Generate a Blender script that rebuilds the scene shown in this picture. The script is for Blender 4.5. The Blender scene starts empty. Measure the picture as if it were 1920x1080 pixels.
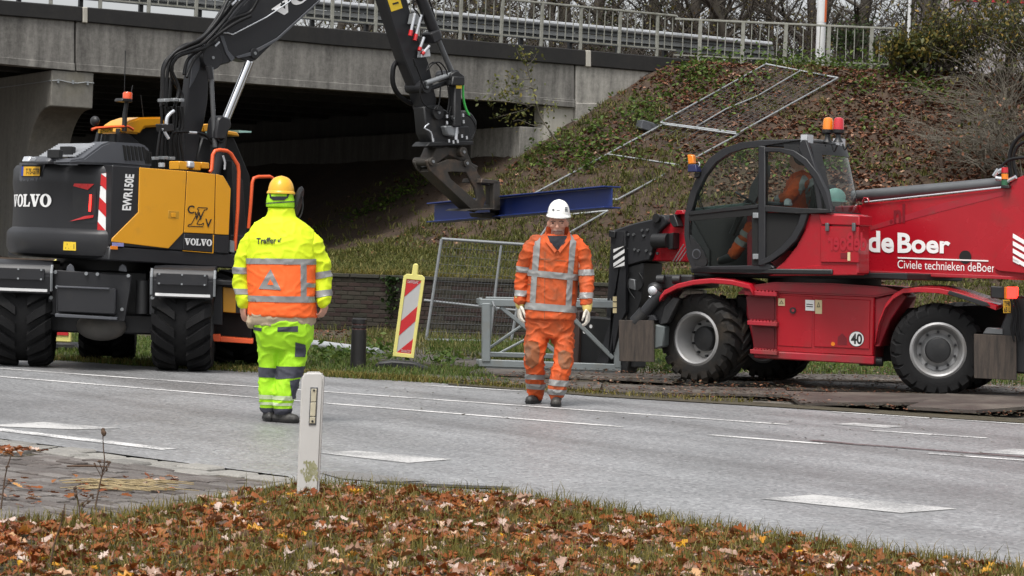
import bpy, bmesh, math, random
import numpy as np
from mathutils import Vector, Matrix, noise
random.seed(11)
rng = np.random.default_rng(11)
SC = bpy.context.scene
COL = SC.collection
R_ = math.radians

# ------------------------------------------------------------------ camera, sky, sun, exposure
FPX, CAMH = 4400.0, 1.35
PITCH, ROLL = math.atan(65.0 / FPX), 0.036
CAMROT = Matrix.Rotation(R_(90) - PITCH, 3, 'X') @ Matrix.Rotation(ROLL, 3, 'Z')
cam_d = bpy.data.cameras.new('camera')
cam_d.sensor_width = 36.0
cam_d.lens = FPX / 1920.0 * 36.0
cam_d.clip_start, cam_d.clip_end = 0.5, 2000.0
cam_d.dof.use_dof = True
cam_d.dof.focus_distance = 22.0
cam_d.dof.aperture_fstop = 16.0
cam = bpy.data.objects.new('camera', cam_d)
COL.objects.link(cam)
cam.matrix_world = Matrix.Translation((0, 0, CAMH)) @ CAMROT.to_4x4()
SC.camera = cam

SUN_EL, SUN_ROT = R_(64), R_(205)
world = bpy.data.worlds.new('World')
SC.world = world
world.use_nodes = True
wn, wl = world.node_tree.nodes, world.node_tree.links
wn.clear()
sky = wn.new('ShaderNodeTexSky'); sky.sky_type = 'NISHITA'; sky.sun_disc = False
sky.sun_elevation, sky.sun_rotation = SUN_EL, SUN_ROT
sky.air_density, sky.dust_density, sky.ozone_density = 1.0, 4.0, 1.0
hs = wn.new('ShaderNodeHueSaturation'); hs.inputs['Saturation'].default_value = 0.16
bgn = wn.new('ShaderNodeBackground'); bgn.inputs['Strength'].default_value = 0.115
wo = wn.new('ShaderNodeOutputWorld')
wl.new(sky.outputs[0], hs.inputs['Color']); wl.new(hs.outputs[0], bgn.inputs['Color']); wl.new(bgn.outputs[0], wo.inputs['Surface'])
sun_d = bpy.data.lights.new('sun', 'SUN'); sun_d.energy = 1.5; sun_d.angle = R_(22); sun_d.color = (1.0, 0.96, 0.91)
sun = bpy.data.objects.new('sun', sun_d); COL.objects.link(sun)
sdir = Vector((math.sin(SUN_ROT) * math.cos(SUN_EL), math.cos(SUN_ROT) * math.cos(SUN_EL), math.sin(SUN_EL)))
sun.rotation_euler = sdir.to_track_quat('Z', 'Y').to_euler()
SC.view_settings.view_transform = 'Standard'
SC.view_settings.look = 'None'
SC.view_settings.gamma = 1.0
SC.view_settings.use_curve_mapping = False
SC.view_settings.exposure = 0.85

# ------------------------------------------------------------------ measuring helpers: photo pixel -> place in the world
CAMP = Vector((0, 0, CAMH))
def ray(px, py):
    return CAMROT @ Vector(((px - 960) / FPX, -(py - 540) / FPX, -1.0))
def G(px, py, z=0.0):
    d = ray(px, py); t = (z - CAMH) / d.z
    return CAMP + d * t
def P(px, py, Y):
    d = ray(px, py)
    return CAMP + d * (Y / d.y)
class Fr:
    """upright frame: u along heading, v away from the camera, z up"""
    def __init__(s, o, deg):
        s.o = Vector((o[0], o[1], 0)); a = R_(deg); s.a = a
        s.U = Vector((math.cos(a), math.sin(a), 0)); s.V = Vector((-math.sin(a), math.cos(a), 0))
    def uz(s, px, py, v=0.0):
        d = ray(px, py)
        t = (s.o + s.V * v - CAMP).dot(s.V) / d.dot(s.V)
        p = CAMP + d * t - s.o
        return (p.dot(s.U), p.z)
    def p3(s, px, py, v=0.0):
        u, z = s.uz(px, py, v); return Vector((u, v, z))
    def pts(s, L, v=0.0):
        return [s.uz(x, y, v) for x, y in L]
    def loc(s, w):
        q = Vector(w) - s.o; return Vector((q.dot(s.U), q.dot(s.V), w[2]))
    def w(s, u, v, z):
        return s.o + s.U * u + s.V * v + Vector((0, 0, z))

# ------------------------------------------------------------------ mesh builder
class MB:
    def __init__(s):
        s.bm = bmesh.new()
    def poly(s, vs):
        try:
            return s.bm.faces.new([s.bm.verts.new(v) for v in vs])
        except ValueError:
            return None
    def box(s, x0, x1, y0, y1, z0, z1, M=None):
        c = [Vector((x, y, z)) for z in (z0, z1) for x, y in ((x0, y0), (x1, y0), (x1, y1), (x0, y1))]
        if M is not None: c = [M @ q for q in c]
        v = [s.bm.verts.new(q) for q in c]
        for f in ((3, 2, 1, 0), (4, 5, 6, 7), (0, 1, 5, 4), (1, 2, 6, 5), (2, 3, 7, 6), (3, 0, 4, 7)):
            s.bm.faces.new([v[i] for i in f])
        return s
    def prism(s, pl, v0, v1, holes=()):
        """polygon in (u,z) pushed from v0 to v1"""
        bm = s.bm
        loops = [list(pl)] + [list(h) for h in holes]
        A = [[bm.verts.new((u, v0, z)) for u, z in L] for L in loops]
        B = [[bm.verts.new((u, v1, z)) for u, z in L] for L in loops]
        ar = sum(pl[i][0] * pl[(i + 1) % len(pl)][1] - pl[(i + 1) % len(pl)][0] * pl[i][1] for i in range(len(pl)))
        for a, b in zip(A, B):
            for i in range(len(a)):
                j = (i + 1) % len(a)
                try: bm.faces.new((a[i], a[j], b[j], b[i]))
                except ValueError: pass
        for LL, nn in ((A, -1), (B, 1)):
            if len(LL) == 1 and len(LL[0]) <= 4:
                bm.faces.new(LL[0])
            else:
                es = []
                for L in LL:
                    for i in range(len(L)):
                        e = bm.edges.get((L[i], L[(i + 1) % len(L)])) or bm.edges.new((L[i], L[(i + 1) % len(L)]))
                        es.append(e)
                bmesh.ops.triangle_fill(bm, use_beauty=True, use_dissolve=True, edges=es, normal=(0, nn, 0))
        return s
    def tube(s, pts, r, n=8, caps=True, closed=False):
        pts = [Vector(p) for p in pts]
        rs = r if isinstance(r, (list, tuple)) else [r] * len(pts)
        rings = []; prev = None
        for i, p in enumerate(pts):
            t = (pts[min(i + 1, len(pts) - 1)] - pts[max(i - 1, 0)])
            if t.length < 1e-9: t = Vector((0, 0, 1))
            t.normalize()
            if prev is None:
                a = Vector((0, 0, 1)) if abs(t.z) < .9 else Vector((1, 0, 0))
                x = t.cross(a).normalized()
            else:
                x = prev - t * prev.dot(t)
                if x.length < 1e-6: x = t.orthogonal()
                x.normalize()
            prev = x; y = t.cross(x)
            rings.append([s.bm.verts.new(p + (x * math.cos(2 * math.pi * k / n) + y * math.sin(2 * math.pi * k / n)) * rs[i]) for k in range(n)])
        for a, b in zip(rings, rings[1:]):
            for k in range(n):
                s.bm.faces.new((a[k], a[(k + 1) % n], b[(k + 1) % n], b[k]))
        if caps:
            s.bm.faces.new(rings[0][::-1]); s.bm.faces.new(rings[-1])
        return s
    def cyl(s, p0, p1, r0, r1=None, n=16):
        return s.tube([p0, p1], [r0, r0 if r1 is None else r1], n)
    def bar(s, p0, p1, w, h):
        """rectangular bar, w horizontal, h vertical-ish"""
        p0, p1 = Vector(p0), Vector(p1); t = (p1 - p0).normalized()
        up = Vector((0, 0, 1)) if abs(t.z) < .95 else Vector((0, 1, 0))
        x = t.cross(up).normalized() * (w / 2); y = x.cross(t).normalized() * (h / 2)
        c = [[s.bm.verts.new(p + a * x + b * y) for a, b in ((-1, -1), (1, -1), (1, 1), (-1, 1))] for p in (p0, p1)]
        for k in range(4):
            s.bm.faces.new((c[0][k], c[0][(k + 1) % 4], c[1][(k + 1) % 4], c[1][k]))
        s.bm.faces.new(c[0][::-1]); s.bm.faces.new(c[1])
        return s
    def lathe(s, prof, n=32, M=None, ax='y', cap=True):
        """prof: (r, t) round the local y axis (or z)"""
        rings = []
        for r, t in prof:
            ring = []
            for k in range(n):
                a = 2 * math.pi * k / n
                q = Vector((r * math.cos(a), t, r * math.sin(a))) if ax == 'y' else Vector((r * math.cos(a), r * math.sin(a), t))
                ring.append(s.bm.verts.new(M @ q if M is not None else q))
            rings.append(ring)
        for a, b in zip(rings, rings[1:]):
            for k in range(n):
                s.bm.faces.new((a[k], a[(k + 1) % n], b[(k + 1) % n], b[k]))
        if cap and prof[0][0] > 1e-4: s.bm.faces.new(rings[0][::-1])
        if cap and prof[-1][0] > 1e-4: s.bm.faces.new(rings[-1])
        return s
    def ell(s, c, rx, ry, rz, nu=16, nv=10, M=None):
        c = Vector(c); rings = []
        for i in range(nv + 1):
            th = math.pi * i / nv
            ring = []
            for k in range(nu):
                a = 2 * math.pi * k / nu
                q = Vector((rx * math.sin(th) * math.cos(a), ry * math.sin(th) * math.sin(a), -rz * math.cos(th)))
                if M is not None: q = M @ q
                ring.append(s.bm.verts.new(c + q))
            rings.append(ring)
        for a, b in zip(rings, rings[1:]):
            for k in range(nu):
                s.bm.faces.new((a[k], a[(k + 1) % nu], b[(k + 1) % nu], b[k]))
        return s
    def loft(s, rings, n=20, ex=2.0, caps=True):
        """horizontal superellipse rings (cx, cy, z, rx, ry)"""
        rr = []
        for cx, cy, z, rx, ry in rings:
            ring = []
            for k in range(n):
                a = 2 * math.pi * k / n; ca, sa = math.cos(a), math.sin(a)
                ring.append(s.bm.verts.new((cx + rx * math.copysign(abs(ca) ** (2 / ex), ca), cy + ry * math.copysign(abs(sa) ** (2 / ex), sa), z)))
            rr.append(ring)
        for a, b in zip(rr, rr[1:]):
            for k in range(n):
                s.bm.faces.new((a[k], a[(k + 1) % n], b[(k + 1) % n], b[k]))
        if caps:
            s.bm.faces.new(rr[0][::-1]); s.bm.faces.new(rr[-1])
        return s
    def raw(s, vs, fs):
        vv = [s.bm.verts.new(v) for v in vs]
        for f in fs:
            try: s.bm.faces.new([vv[i] for i in f])
            except ValueError: pass
        return s
    def mesh(s, name, bevel=0, ang=35, seg=1, clean=True):
        bm = s.bm
        if clean:
            bmesh.ops.remove_doubles(bm, verts=bm.verts, dist=1e-5)
            bmesh.ops.recalc_face_normals(bm, faces=bm.faces)
        if bevel:
            es = [e for e in bm.edges if len(e.link_faces) == 2 and e.calc_face_angle(0) > .5]
            try: bmesh.ops.bevel(bm, geom=es, offset=bevel, segments=seg, affect='EDGES', clamp_overlap=True)
            except Exception: pass
        me = bpy.data.meshes.new(name); bm.to_mesh(me); bm.free()
        if ang:
            me.polygons.foreach_set('use_smooth', [True] * len(me.polygons))
            me.set_sharp_from_angle(angle=R_(ang))
        return me
    def build(s, name, m, parent=None, bevel=0, ang=35, seg=1, label=None, clean=True):
        return link(name, s.mesh(name, bevel, ang, seg, clean), m, parent, label)

def link(name, me, m, parent=None, label=None):
    if m is not None and not me.materials: me.materials.append(m)
    o = bpy.data.objects.new(name, me); COL.objects.link(o)
    if parent is not None: o.parent = parent
    if label: o['label'] = label
    return o
def npmesh(name, V, Fq, smooth=False):
    """fast mesh from arrays: V (n,3), Fq (m,k)"""
    me = bpy.data.meshes.new(name)
    V = np.asarray(V, np.float32); Fq = np.asarray(Fq, np.int32); k = Fq.shape[1]
    me.vertices.add(len(V)); me.vertices.foreach_set('co', V.ravel())
    me.loops.add(Fq.size); me.loops.foreach_set('vertex_index', Fq.ravel())
    me.polygons.add(len(Fq)); me.polygons.foreach_set('loop_start', np.arange(len(Fq), dtype=np.int32) * k)
    me.update(calc_edges=True); me.validate()
    if smooth: me.polygons.foreach_set('use_smooth', [True] * len(Fq))
    return me
def tag(o, label, cat, group=None):
    o['label'] = label; o['category'] = cat
    if group: o['group'] = group
    return o
def thing(name, label, cat, loc=(0, 0, 0), rotz=0.0, group=None):
    o = bpy.data.objects.new(name, None); o.empty_display_size = .2; COL.objects.link(o)
    o.location = loc; o.rotation_euler = (0, 0, rotz)
    return tag(o, label, cat, group)
def fthing(name, label, cat, f, group=None):
    return thing(name, label, cat, f.o, f.a, group)
def struct(o, kind='structure'):
    o['kind'] = kind; return o
def dup(o, parent=None):
    c = o.copy(); COL.objects.link(c)
    if parent is not None: c.parent = parent
    for ch in list(o.children): dup(ch, c)
    return c

# ------------------------------------------------------------------ writing
def text_vf(s, bold=0.0, shear=0.0, extrude=0.0, spacing=1.0):
    cu = bpy.data.curves.new('txt', 'FONT'); cu.body = s; cu.size = 1.0
    cu.offset = bold; cu.shear = shear; cu.extrude = extrude; cu.space_character = spacing; cu.resolution_u = 4
    o = bpy.data.objects.new('txt', cu); COL.objects.link(o)
    bpy.context.view_layer.update()
    me = bpy.data.meshes.new_from_object(o.evaluated_get(bpy.context.evaluated_depsgraph_get()))
    vs = [v.co.copy() for v in me.vertices]; fs = [tuple(p.vertices) for p in me.polygons]
    bpy.data.objects.remove(o); bpy.data.curves.remove(cu); bpy.data.meshes.remove(me)
    x0 = min(v.x for v in vs); x1 = max(v.x for v in vs); y0 = min(v.y for v in vs); y1 = max(v.y for v in vs)
    return [((v.x - x0) / (x1 - x0), (v.y - y0) / (y1 - y0)) for v in vs], fs
def glyph_vf(polys):
    """polys: list of (outer, holes) in the unit box -> verts, faces"""
    bm = bmesh.new()
    for outer, holes in polys:
        es = []
        for L in [outer] + list(holes):
            vv = [bm.verts.new((x, y, 0)) for x, y in L]
            es += [bm.edges.new((vv[i], vv[(i + 1) % len(vv)])) for i in range(len(vv))]
        bmesh.ops.triangle_fill(bm, use_beauty=True, edges=es, normal=(0, 0, 1))
    bm.verts.index_update()
    vs = [(v.co.x, v.co.y) for v in bm.verts]; fs = [tuple(v.index for v in f.verts) for f in bm.faces]
    bm.free(); return vs, fs
def marks_vf(n, seed=1):
    """lettering too small to read in the photo: a row of short strokes"""
    r = random.Random(seed); P_ = []
    for i in range(n):
        x = i / n; w = .78 / n
        P_.append(([(x, 0), (x + w * .28, 0), (x + w * .28, 1), (x, 1)], []))
        for y in r.sample((0, .41, .82), 2): P_.append(([(x + w * .3, y), (x + w, y), (x + w, y + .18), (x + w * .3, y + .18)], []))
    return glyph_vf(P_)
def volvo_vf():
    V = [(0, 1), (0, .9), (.09, .87), (.39, 0), (.61, 0), (.89, .87), (1, .9), (1, 1), (.6, 1), (.6, .9), (.72, .86), (.57, .36), (.43, .87), (.53, .9), (.53, 1)]
    L = [(0, 1), (0, .9), (.12, .87), (.12, .13), (0, .1), (0, 0), (.95, 0), (1, .38), (.87, .38), (.76, .14), (.44, .13), (.44, .87), (.58, .9), (.58, 1)]
    O = [(.5 + .5 * math.cos(a), .5 + .52 * math.sin(a)) for a in np.linspace(0, 2 * math.pi, 25)[:-1]]
    Oi = [(.5 + .2 * math.cos(a), .5 + .38 * math.sin(a)) for a in np.linspace(0, 2 * math.pi, 25)[:-1]]
    ws = [('V', 1.0), ('O', .95), ('L', .85), ('V', 1.0), ('O', .95)]
    x = 0; out = []; tot = sum(w for _, w in ws) - .0
    for ch, w in ws:
        sc = lambda Q: [((x + q[0] * (w + .02)) / tot, q[1]) for q in Q]
        out.append((sc({'V': V, 'L': L, 'O': O}[ch]), [sc(Oi)] if ch == 'O' else []))
        x += w
    return glyph_vf(out)
def on_quad(vf, q):
    """unit-box shape onto a 3-D quad bl, br, tr, tl"""
    bl, br, tr, tl = [Vector(p) for p in q]
    return [(bl * (1 - x) + br * x) * (1 - y) + (tl * (1 - x) + tr * x) * y for x, y in vf[0]], vf[1]
def write(f, vf, q, v, name, m, parent):
    """q: four photo pixels bl, br, tr, tl on the plane v of frame f"""
    vs, fs = on_quad(vf, [f.p3(x, y, v) for x, y in q])
    return MB().raw(vs, fs).build(name, m, parent, clean=False, ang=0)
# ------------------------------------------------------------------ materials
MATS = {}
def mat(name, col, rough=.6, metal=0.0, var=.12, vs=6.0, dirt=None, da=0.0, ds=2.0, bump=0.0, bs=40.0, spec=.5, emit=None, coat=0.0, stretch=None, rvar=.1):
    """plain paint / metal / cloth: base colour with grain, a second coat of dirt patches, fine relief"""
    m = bpy.data.materials.new(name); m.use_nodes = True
    N, L = m.node_tree.nodes, m.node_tree.links
    b = N['Principled BSDF']; b.inputs['Metallic'].default_value = metal
    b.inputs['Specular IOR Level'].default_value = spec
    b.inputs['Coat Weight'].default_value = coat
    tc = N.new('ShaderNodeTexCoord'); src = tc.outputs['Object']
    if stretch:
        mp = N.new('ShaderNodeMapping'); mp.inputs['Scale'].default_value = stretch; L.new(src, mp.inputs[0]); src = mp.outputs[0]
    n1 = N.new('ShaderNodeTexNoise'); n1.inputs['Scale'].default_value = vs; n1.inputs['Detail'].default_value = 6; L.new(src, n1.inputs[0])
    mx = N.new('ShaderNodeMix'); mx.data_type = 'RGBA'
    mx.inputs[6].default_value = (*[c * (1 - var) for c in col], 1); mx.inputs[7].default_value = (*[min(1, c * (1 + var)) for c in col], 1)
    L.new(n1.outputs[0], mx.inputs[0]); out = mx.outputs[2]
    if dirt is not None:
        n2 = N.new('ShaderNodeTexNoise'); n2.inputs['Scale'].default_value = ds; n2.inputs['Detail'].default_value = 8; n2.inputs['Roughness'].default_value = .65; L.new(src, n2.inputs[0])
        mr = N.new('ShaderNodeMapRange'); mr.inputs[1].default_value = .62 - .35 * da; mr.inputs[2].default_value = .85 - .25 * da; mr.inputs[4].default_value = min(1, .35 + da); L.new(n2.outputs[0], mr.inputs[0])
        m2 = N.new('ShaderNodeMix'); m2.data_type = 'RGBA'; L.new(mr.outputs[0], m2.inputs[0]); L.new(out, m2.inputs[6]); m2.inputs[7].default_value = (*dirt, 1); out = m2.outputs[2]
    L.new(out, b.inputs['Base Color'])
    rr = N.new('ShaderNodeMapRange'); rr.inputs[3].default_value = max(.03, rough - rvar); rr.inputs[4].default_value = min(1, rough + rvar); L.new(n1.outputs[0], rr.inputs[0]); L.new(rr.outputs[0], b.inputs['Roughness'])
    if bump:
        n3 = N.new('ShaderNodeTexNoise'); n3.inputs['Scale'].default_value = bs; n3.inputs['Detail'].default_value = 5; L.new(src, n3.inputs[0])
        bp = N.new('ShaderNodeBump'); bp.inputs['Strength'].default_value = bump; bp.inputs['Distance'].default_value = .02; L.new(n3.outputs[0], bp.inputs['Height']); L.new(bp.outputs[0], b.inputs['Normal'])
    if emit:
        b.inputs['Emission Color'].default_value = (*emit[0], 1); b.inputs['Emission Strength'].default_value = emit[1]
    MATS[name] = m
    return m
def ramp(N, stops):
    r = N.new('ShaderNodeValToRGB'); e = r.color_ramp.elements
    while len(e) < len(stops): e.new(.5)
    for i, (p, c) in enumerate(stops): e[i].position = p; e[i].color = (*c, 1)
    return r
def leafmat(name, stops, rough=.6, trans=.25):
    """every separate leaf or blade takes its own colour"""
    m = bpy.data.materials.new(name); m.use_nodes = True
    N, L = m.node_tree.nodes, m.node_tree.links; b = N['Principled BSDF']
    g = N.new('ShaderNodeNewGeometry'); r = ramp(N, stops); L.new(g.outputs['Random Per Island'], r.inputs[0])
    L.new(r.outputs[0], b.inputs['Base Color']); b.inputs['Roughness'].default_value = rough
    b.inputs['Specular IOR Level'].default_value = .3
    t = N.new('ShaderNodeBsdfTranslucent'); L.new(r.outputs[0], t.inputs[0])
    mx = N.new('ShaderNodeMixShader'); mx.inputs[0].default_value = trans
    L.new(b.outputs[0], mx.inputs[1]); L.new(t.outputs[0], mx.inputs[2]); L.new(mx.outputs[0], N['Material Output'].inputs[0])
    MATS[name] = m
    return m
def glassmat(name, tint, refl=.12):
    m = bpy.data.materials.new(name); m.use_nodes = True
    N, L = m.node_tree.nodes, m.node_tree.links; N.remove(N['Principled BSDF'])
    t = N.new('ShaderNodeBsdfTransparent'); t.inputs[0].default_value = (*tint, 1)
    g = N.new('ShaderNodeBsdfGlossy'); g.inputs['Roughness'].default_value = .03
    f = N.new('ShaderNodeFresnel'); f.inputs[0].default_value = 1.28
    a = N.new('ShaderNodeMath'); a.operation = 'ADD'; a.inputs[1].default_value = refl - .04; L.new(f.outputs[0], a.inputs[0])
    mx = N.new('ShaderNodeMixShader'); L.new(a.outputs[0], mx.inputs[0]); L.new(t.outputs[0], mx.inputs[1]); L.new(g.outputs[0], mx.inputs[2])
    L.new(mx.outputs[0], N['Material Output'].inputs[0]); MATS[name] = m
    return m
def asphalt():
    m = bpy.data.materials.new('asphalt'); m.use_nodes = True
    N, L = m.node_tree.nodes, m.node_tree.links; b = N['Principled BSDF']
    tc = N.new('ShaderNodeTexCoord')
    v = N.new('ShaderNodeTexVoronoi'); v.inputs['Scale'].default_value = 48; L.new(tc.outputs['Object'], v.inputs[0])
    r1 = ramp(N, [(0, (.09, .0905, .092)), (.3, (.185, .187, .190)), (.7, (.235, .237, .241)), (1, (.36, .362, .366))]); L.new(v.outputs['Color'], r1.inputs[0])
    n = N.new('ShaderNodeTexNoise'); n.inputs['Scale'].default_value = .9; n.inputs['Detail'].default_value = 7; L.new(tc.outputs['Object'], n.inputs[0])
    mp = N.new('ShaderNodeMapping'); mp.vector_type = 'TEXTURE'; mp.inputs['Rotation'].default_value = (0, 0, R_(35.7)); mp.inputs['Scale'].default_value = (.8, 9, 1); L.new(tc.outputs['Object'], mp.inputs[0])
    n2 = N.new('ShaderNodeTexNoise'); n2.inputs['Scale'].default_value = 1.2; n2.inputs['Detail'].default_value = 5; L.new(mp.outputs[0], n2.inputs[0])
    r2 = ramp(N, [(.3, (.88, .88, .88)), (.7, (1.1, 1.1, 1.1))]); L.new(n.outputs[0], r2.inputs[0])
    r3 = ramp(N, [(.36, (.74, .725, .715)), (.6, (1.08, 1.08, 1.08))]); L.new(n2.outputs[0], r3.inputs[0])
    a = N.new('ShaderNodeMix'); a.data_type = 'RGBA'; a.blend_type = 'MULTIPLY'; a.inputs[0].default_value = 1; L.new(r1.outputs[0], a.inputs[6]); L.new(r2.outputs[0], a.inputs[7])
    c = N.new('ShaderNodeMix'); c.data_type = 'RGBA'; c.blend_type = 'MULTIPLY'; c.inputs[0].default_value = 1; L.new(a.outputs[2], c.inputs[6]); L.new(r3.outputs[0], c.inputs[7])
    L.new(c.outputs[2], b.inputs['Base Color'])
    rr = N.new('ShaderNodeMapRange'); rr.inputs[3].default_value = .36; rr.inputs[4].default_value = .58; L.new(n.outputs[0], rr.inputs[0]); L.new(rr.outputs[0], b.inputs['Roughness'])
    bp = N.new('ShaderNodeBump'); bp.inputs['Strength'].default_value = .5; bp.inputs['Distance'].default_value = .004; L.new(v.outputs['Distance'], bp.inputs['Height']); L.new(bp.outputs[0], b.inputs['Normal'])
    return m
def linepaint(g=1.0):
    m = bpy.data.materials.new('road paint'); m.use_nodes = True
    N, L = m.node_tree.nodes, m.node_tree.links; b = N['Principled BSDF']
    tc = N.new('ShaderNodeTexCoord')
    n = N.new('ShaderNodeTexNoise'); n.inputs['Scale'].default_value = 55; n.inputs['Detail'].default_value = 4; L.new(tc.outputs['Object'], n.inputs[0])
    n2 = N.new('ShaderNodeTexNoise'); n2.inputs['Scale'].default_value = 2.5; n2.inputs['Detail'].default_value = 6; L.new(tc.outputs['Object'], n2.inputs[0])
    ad = N.new('ShaderNodeMath'); ad.operation = 'ADD'; L.new(n.outputs[0], ad.inputs[0]); L.new(n2.outputs[0], ad.inputs[1])
    r = ramp(N, [(.0, (.2, .2, .2)), (.42, (.24, .24, .24)), (.54, (.47 * g, .465 * g, .455 * g)), (1, (.56 * g, .555 * g, .545 * g))]); 
    h = N.new('ShaderNodeMath'); h.operation = 'MULTIPLY'; h.inputs[1].default_value = .5; L.new(ad.outputs[0], h.inputs[0]); L.new(h.outputs[0], r.inputs[0])
    L.new(r.outputs[0], b.inputs['Base Color']); b.inputs['Roughness'].default_value = .6
    return m
def concrete(name, stops, streak=1.0, moss=None, sc=1.0):
    m = bpy.data.materials.new(name); m.use_nodes = True
    N, L = m.node_tree.nodes, m.node_tree.links; b = N['Principled BSDF']
    tc = N.new('ShaderNodeTexCoord')
    mp = N.new('ShaderNodeMapping'); mp.inputs['Scale'].default_value = (2.2 * sc, 2.2 * sc, .28 * sc); L.new(tc.outputs['Object'], mp.inputs[0])
    n = N.new('ShaderNodeTexNoise'); n.inputs['Scale'].default_value = 1.6; n.inputs['Detail'].default_value = 8; n.inputs['Roughness'].default_value = .68; L.new(mp.outputs[0], n.inputs[0])
    n2 = N.new('ShaderNodeTexNoise'); n2.inputs['Scale'].default_value = 9 * sc; n2.inputs['Detail'].default_value = 10; n2.inputs['Roughness'].default_value = .85; L.new(tc.outputs['Object'], n2.inputs[0])
    mx = N.new('ShaderNodeMix'); mx.inputs[0].default_value = .45 * streak; L.new(n2.outputs[0], mx.inputs[2]); L.new(n.outputs[0], mx.inputs[3])
    mx.inputs[0].default_value = .55 * streak
    r = ramp(N, stops); L.new(mx.outputs[0], r.inputs[0]); out = r.outputs[0]
    if moss:
        n3 = N.new('ShaderNodeTexNoise'); n3.inputs['Scale'].default_value = 1.1; n3.inputs['Detail'].default_value = 9; L.new(tc.outputs['Object'], n3.inputs[0])
        mr = N.new('ShaderNodeMapRange'); mr.inputs[1].default_value = .55; mr.inputs[2].default_value = .75; mr.inputs[4].default_value = .7; L.new(n3.outputs[0], mr.inputs[0])
        m2 = N.new('ShaderNodeMix'); m2.data_type = 'RGBA'; L.new(mr.outputs[0], m2.inputs[0]); L.new(out, m2.inputs[6]); m2.inputs[7].default_value = (*moss, 1); out = m2.outputs[2]
    L.new(out, b.inputs['Base Color']); b.inputs['Roughness'].default_value = .85
    bp = N.new('ShaderNodeBump'); bp.inputs['Strength'].default_value = .35; bp.inputs['Distance'].default_value = .01; L.new(n2.outputs[0], bp.inputs['Height']); L.new(bp.outputs[0], b.inputs['Normal'])
    MATS[name] = m
    return m
def groundmat(name, stops, s=3.0, s2=30):
    m = bpy.data.materials.new(name); m.use_nodes = True
    N, L = m.node_tree.nodes, m.node_tree.links; b = N['Principled BSDF']
    tc = N.new('ShaderNodeTexCoord')
    n = N.new('ShaderNodeTexNoise'); n.inputs['Scale'].default_value = s; n.inputs['Detail'].default_value = 8; n.inputs['Roughness'].default_value = .7; L.new(tc.outputs['Object'], n.inputs[0])
    n2 = N.new('ShaderNodeTexNoise'); n2.inputs['Scale'].default_value = s2; n2.inputs['Detail'].default_value = 4; L.new(tc.outputs['Object'], n2.inputs[0])
    mx = N.new('ShaderNodeMix'); mx.inputs[0].default_value = .45; L.new(n.outputs[0], mx.inputs[2]); L.new(n2.outputs[0], mx.inputs[3])
    r = ramp(N, stops); L.new(mx.outputs[0], r.inputs[0]); L.new(r.outputs[0], b.inputs['Base Color']); b.inputs['Roughness'].default_value = .9
    bp = N.new('ShaderNodeBump'); bp.inputs['Strength'].default_value = .6; bp.inputs['Distance'].default_value = .03; L.new(n2.outputs[0], bp.inputs['Height']); L.new(bp.outputs[0], b.inputs['Normal'])
    return m
def isle(name, stops, rough=.8, bump=.3, bs=60, amt=.25):
    """alike pieces (bricks, pavers, plates): each takes a tone of its own, plus grain"""
    m = bpy.data.materials.new(name); m.use_nodes = True
    N, L = m.node_tree.nodes, m.node_tree.links; b = N['Principled BSDF']
    oi = N.new('ShaderNodeObjectInfo'); r = ramp(N, stops)
    g = N.new('ShaderNodeNewGeometry'); tc = N.new('ShaderNodeTexCoord')
    ad = N.new('ShaderNodeMath'); ad.operation = 'ADD'; L.new(oi.outputs['Random'], ad.inputs[0]); L.new(g.outputs['Random Per Island'], ad.inputs[1])
    fr = N.new('ShaderNodeMath'); fr.operation = 'FRACT'; L.new(ad.outputs[0], fr.inputs[0]); L.new(fr.outputs[0], r.inputs[0])
    n = N.new('ShaderNodeTexNoise'); n.inputs['Scale'].default_value = bs; n.inputs['Detail'].default_value = 6; L.new(g.outputs['Position'], n.inputs[0])
    n2 = N.new('ShaderNodeTexNoise'); n2.inputs['Scale'].default_value = 1.7; n2.inputs['Detail'].default_value = 7; L.new(g.outputs['Position'], n2.inputs[0])
    r2 = ramp(N, [(.25, (1 - 2 * amt,) * 3), (.75, (1 + amt,) * 3)])
    av = N.new('ShaderNodeMix'); av.inputs[0].default_value = .5; L.new(n.outputs[0], av.inputs[2]); L.new(n2.outputs[0], av.inputs[3]); L.new(av.outputs[0], r2.inputs[0])
    mu = N.new('ShaderNodeMix'); mu.data_type = 'RGBA'; mu.blend_type = 'MULTIPLY'; mu.inputs[0].default_value = 1; L.new(r.outputs[0], mu.inputs[6]); L.new(r2.outputs[0], mu.inputs[7])
    L.new(mu.outputs[2], b.inputs['Base Color']); b.inputs['Roughness'].default_value = rough
    bp = N.new('ShaderNodeBump'); bp.inputs['Strength'].default_value = bump; bp.inputs['Distance'].default_value = .01; L.new(n.outputs[0], bp.inputs['Height']); L.new(bp.outputs[0], b.inputs['Normal'])
    return m

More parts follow.
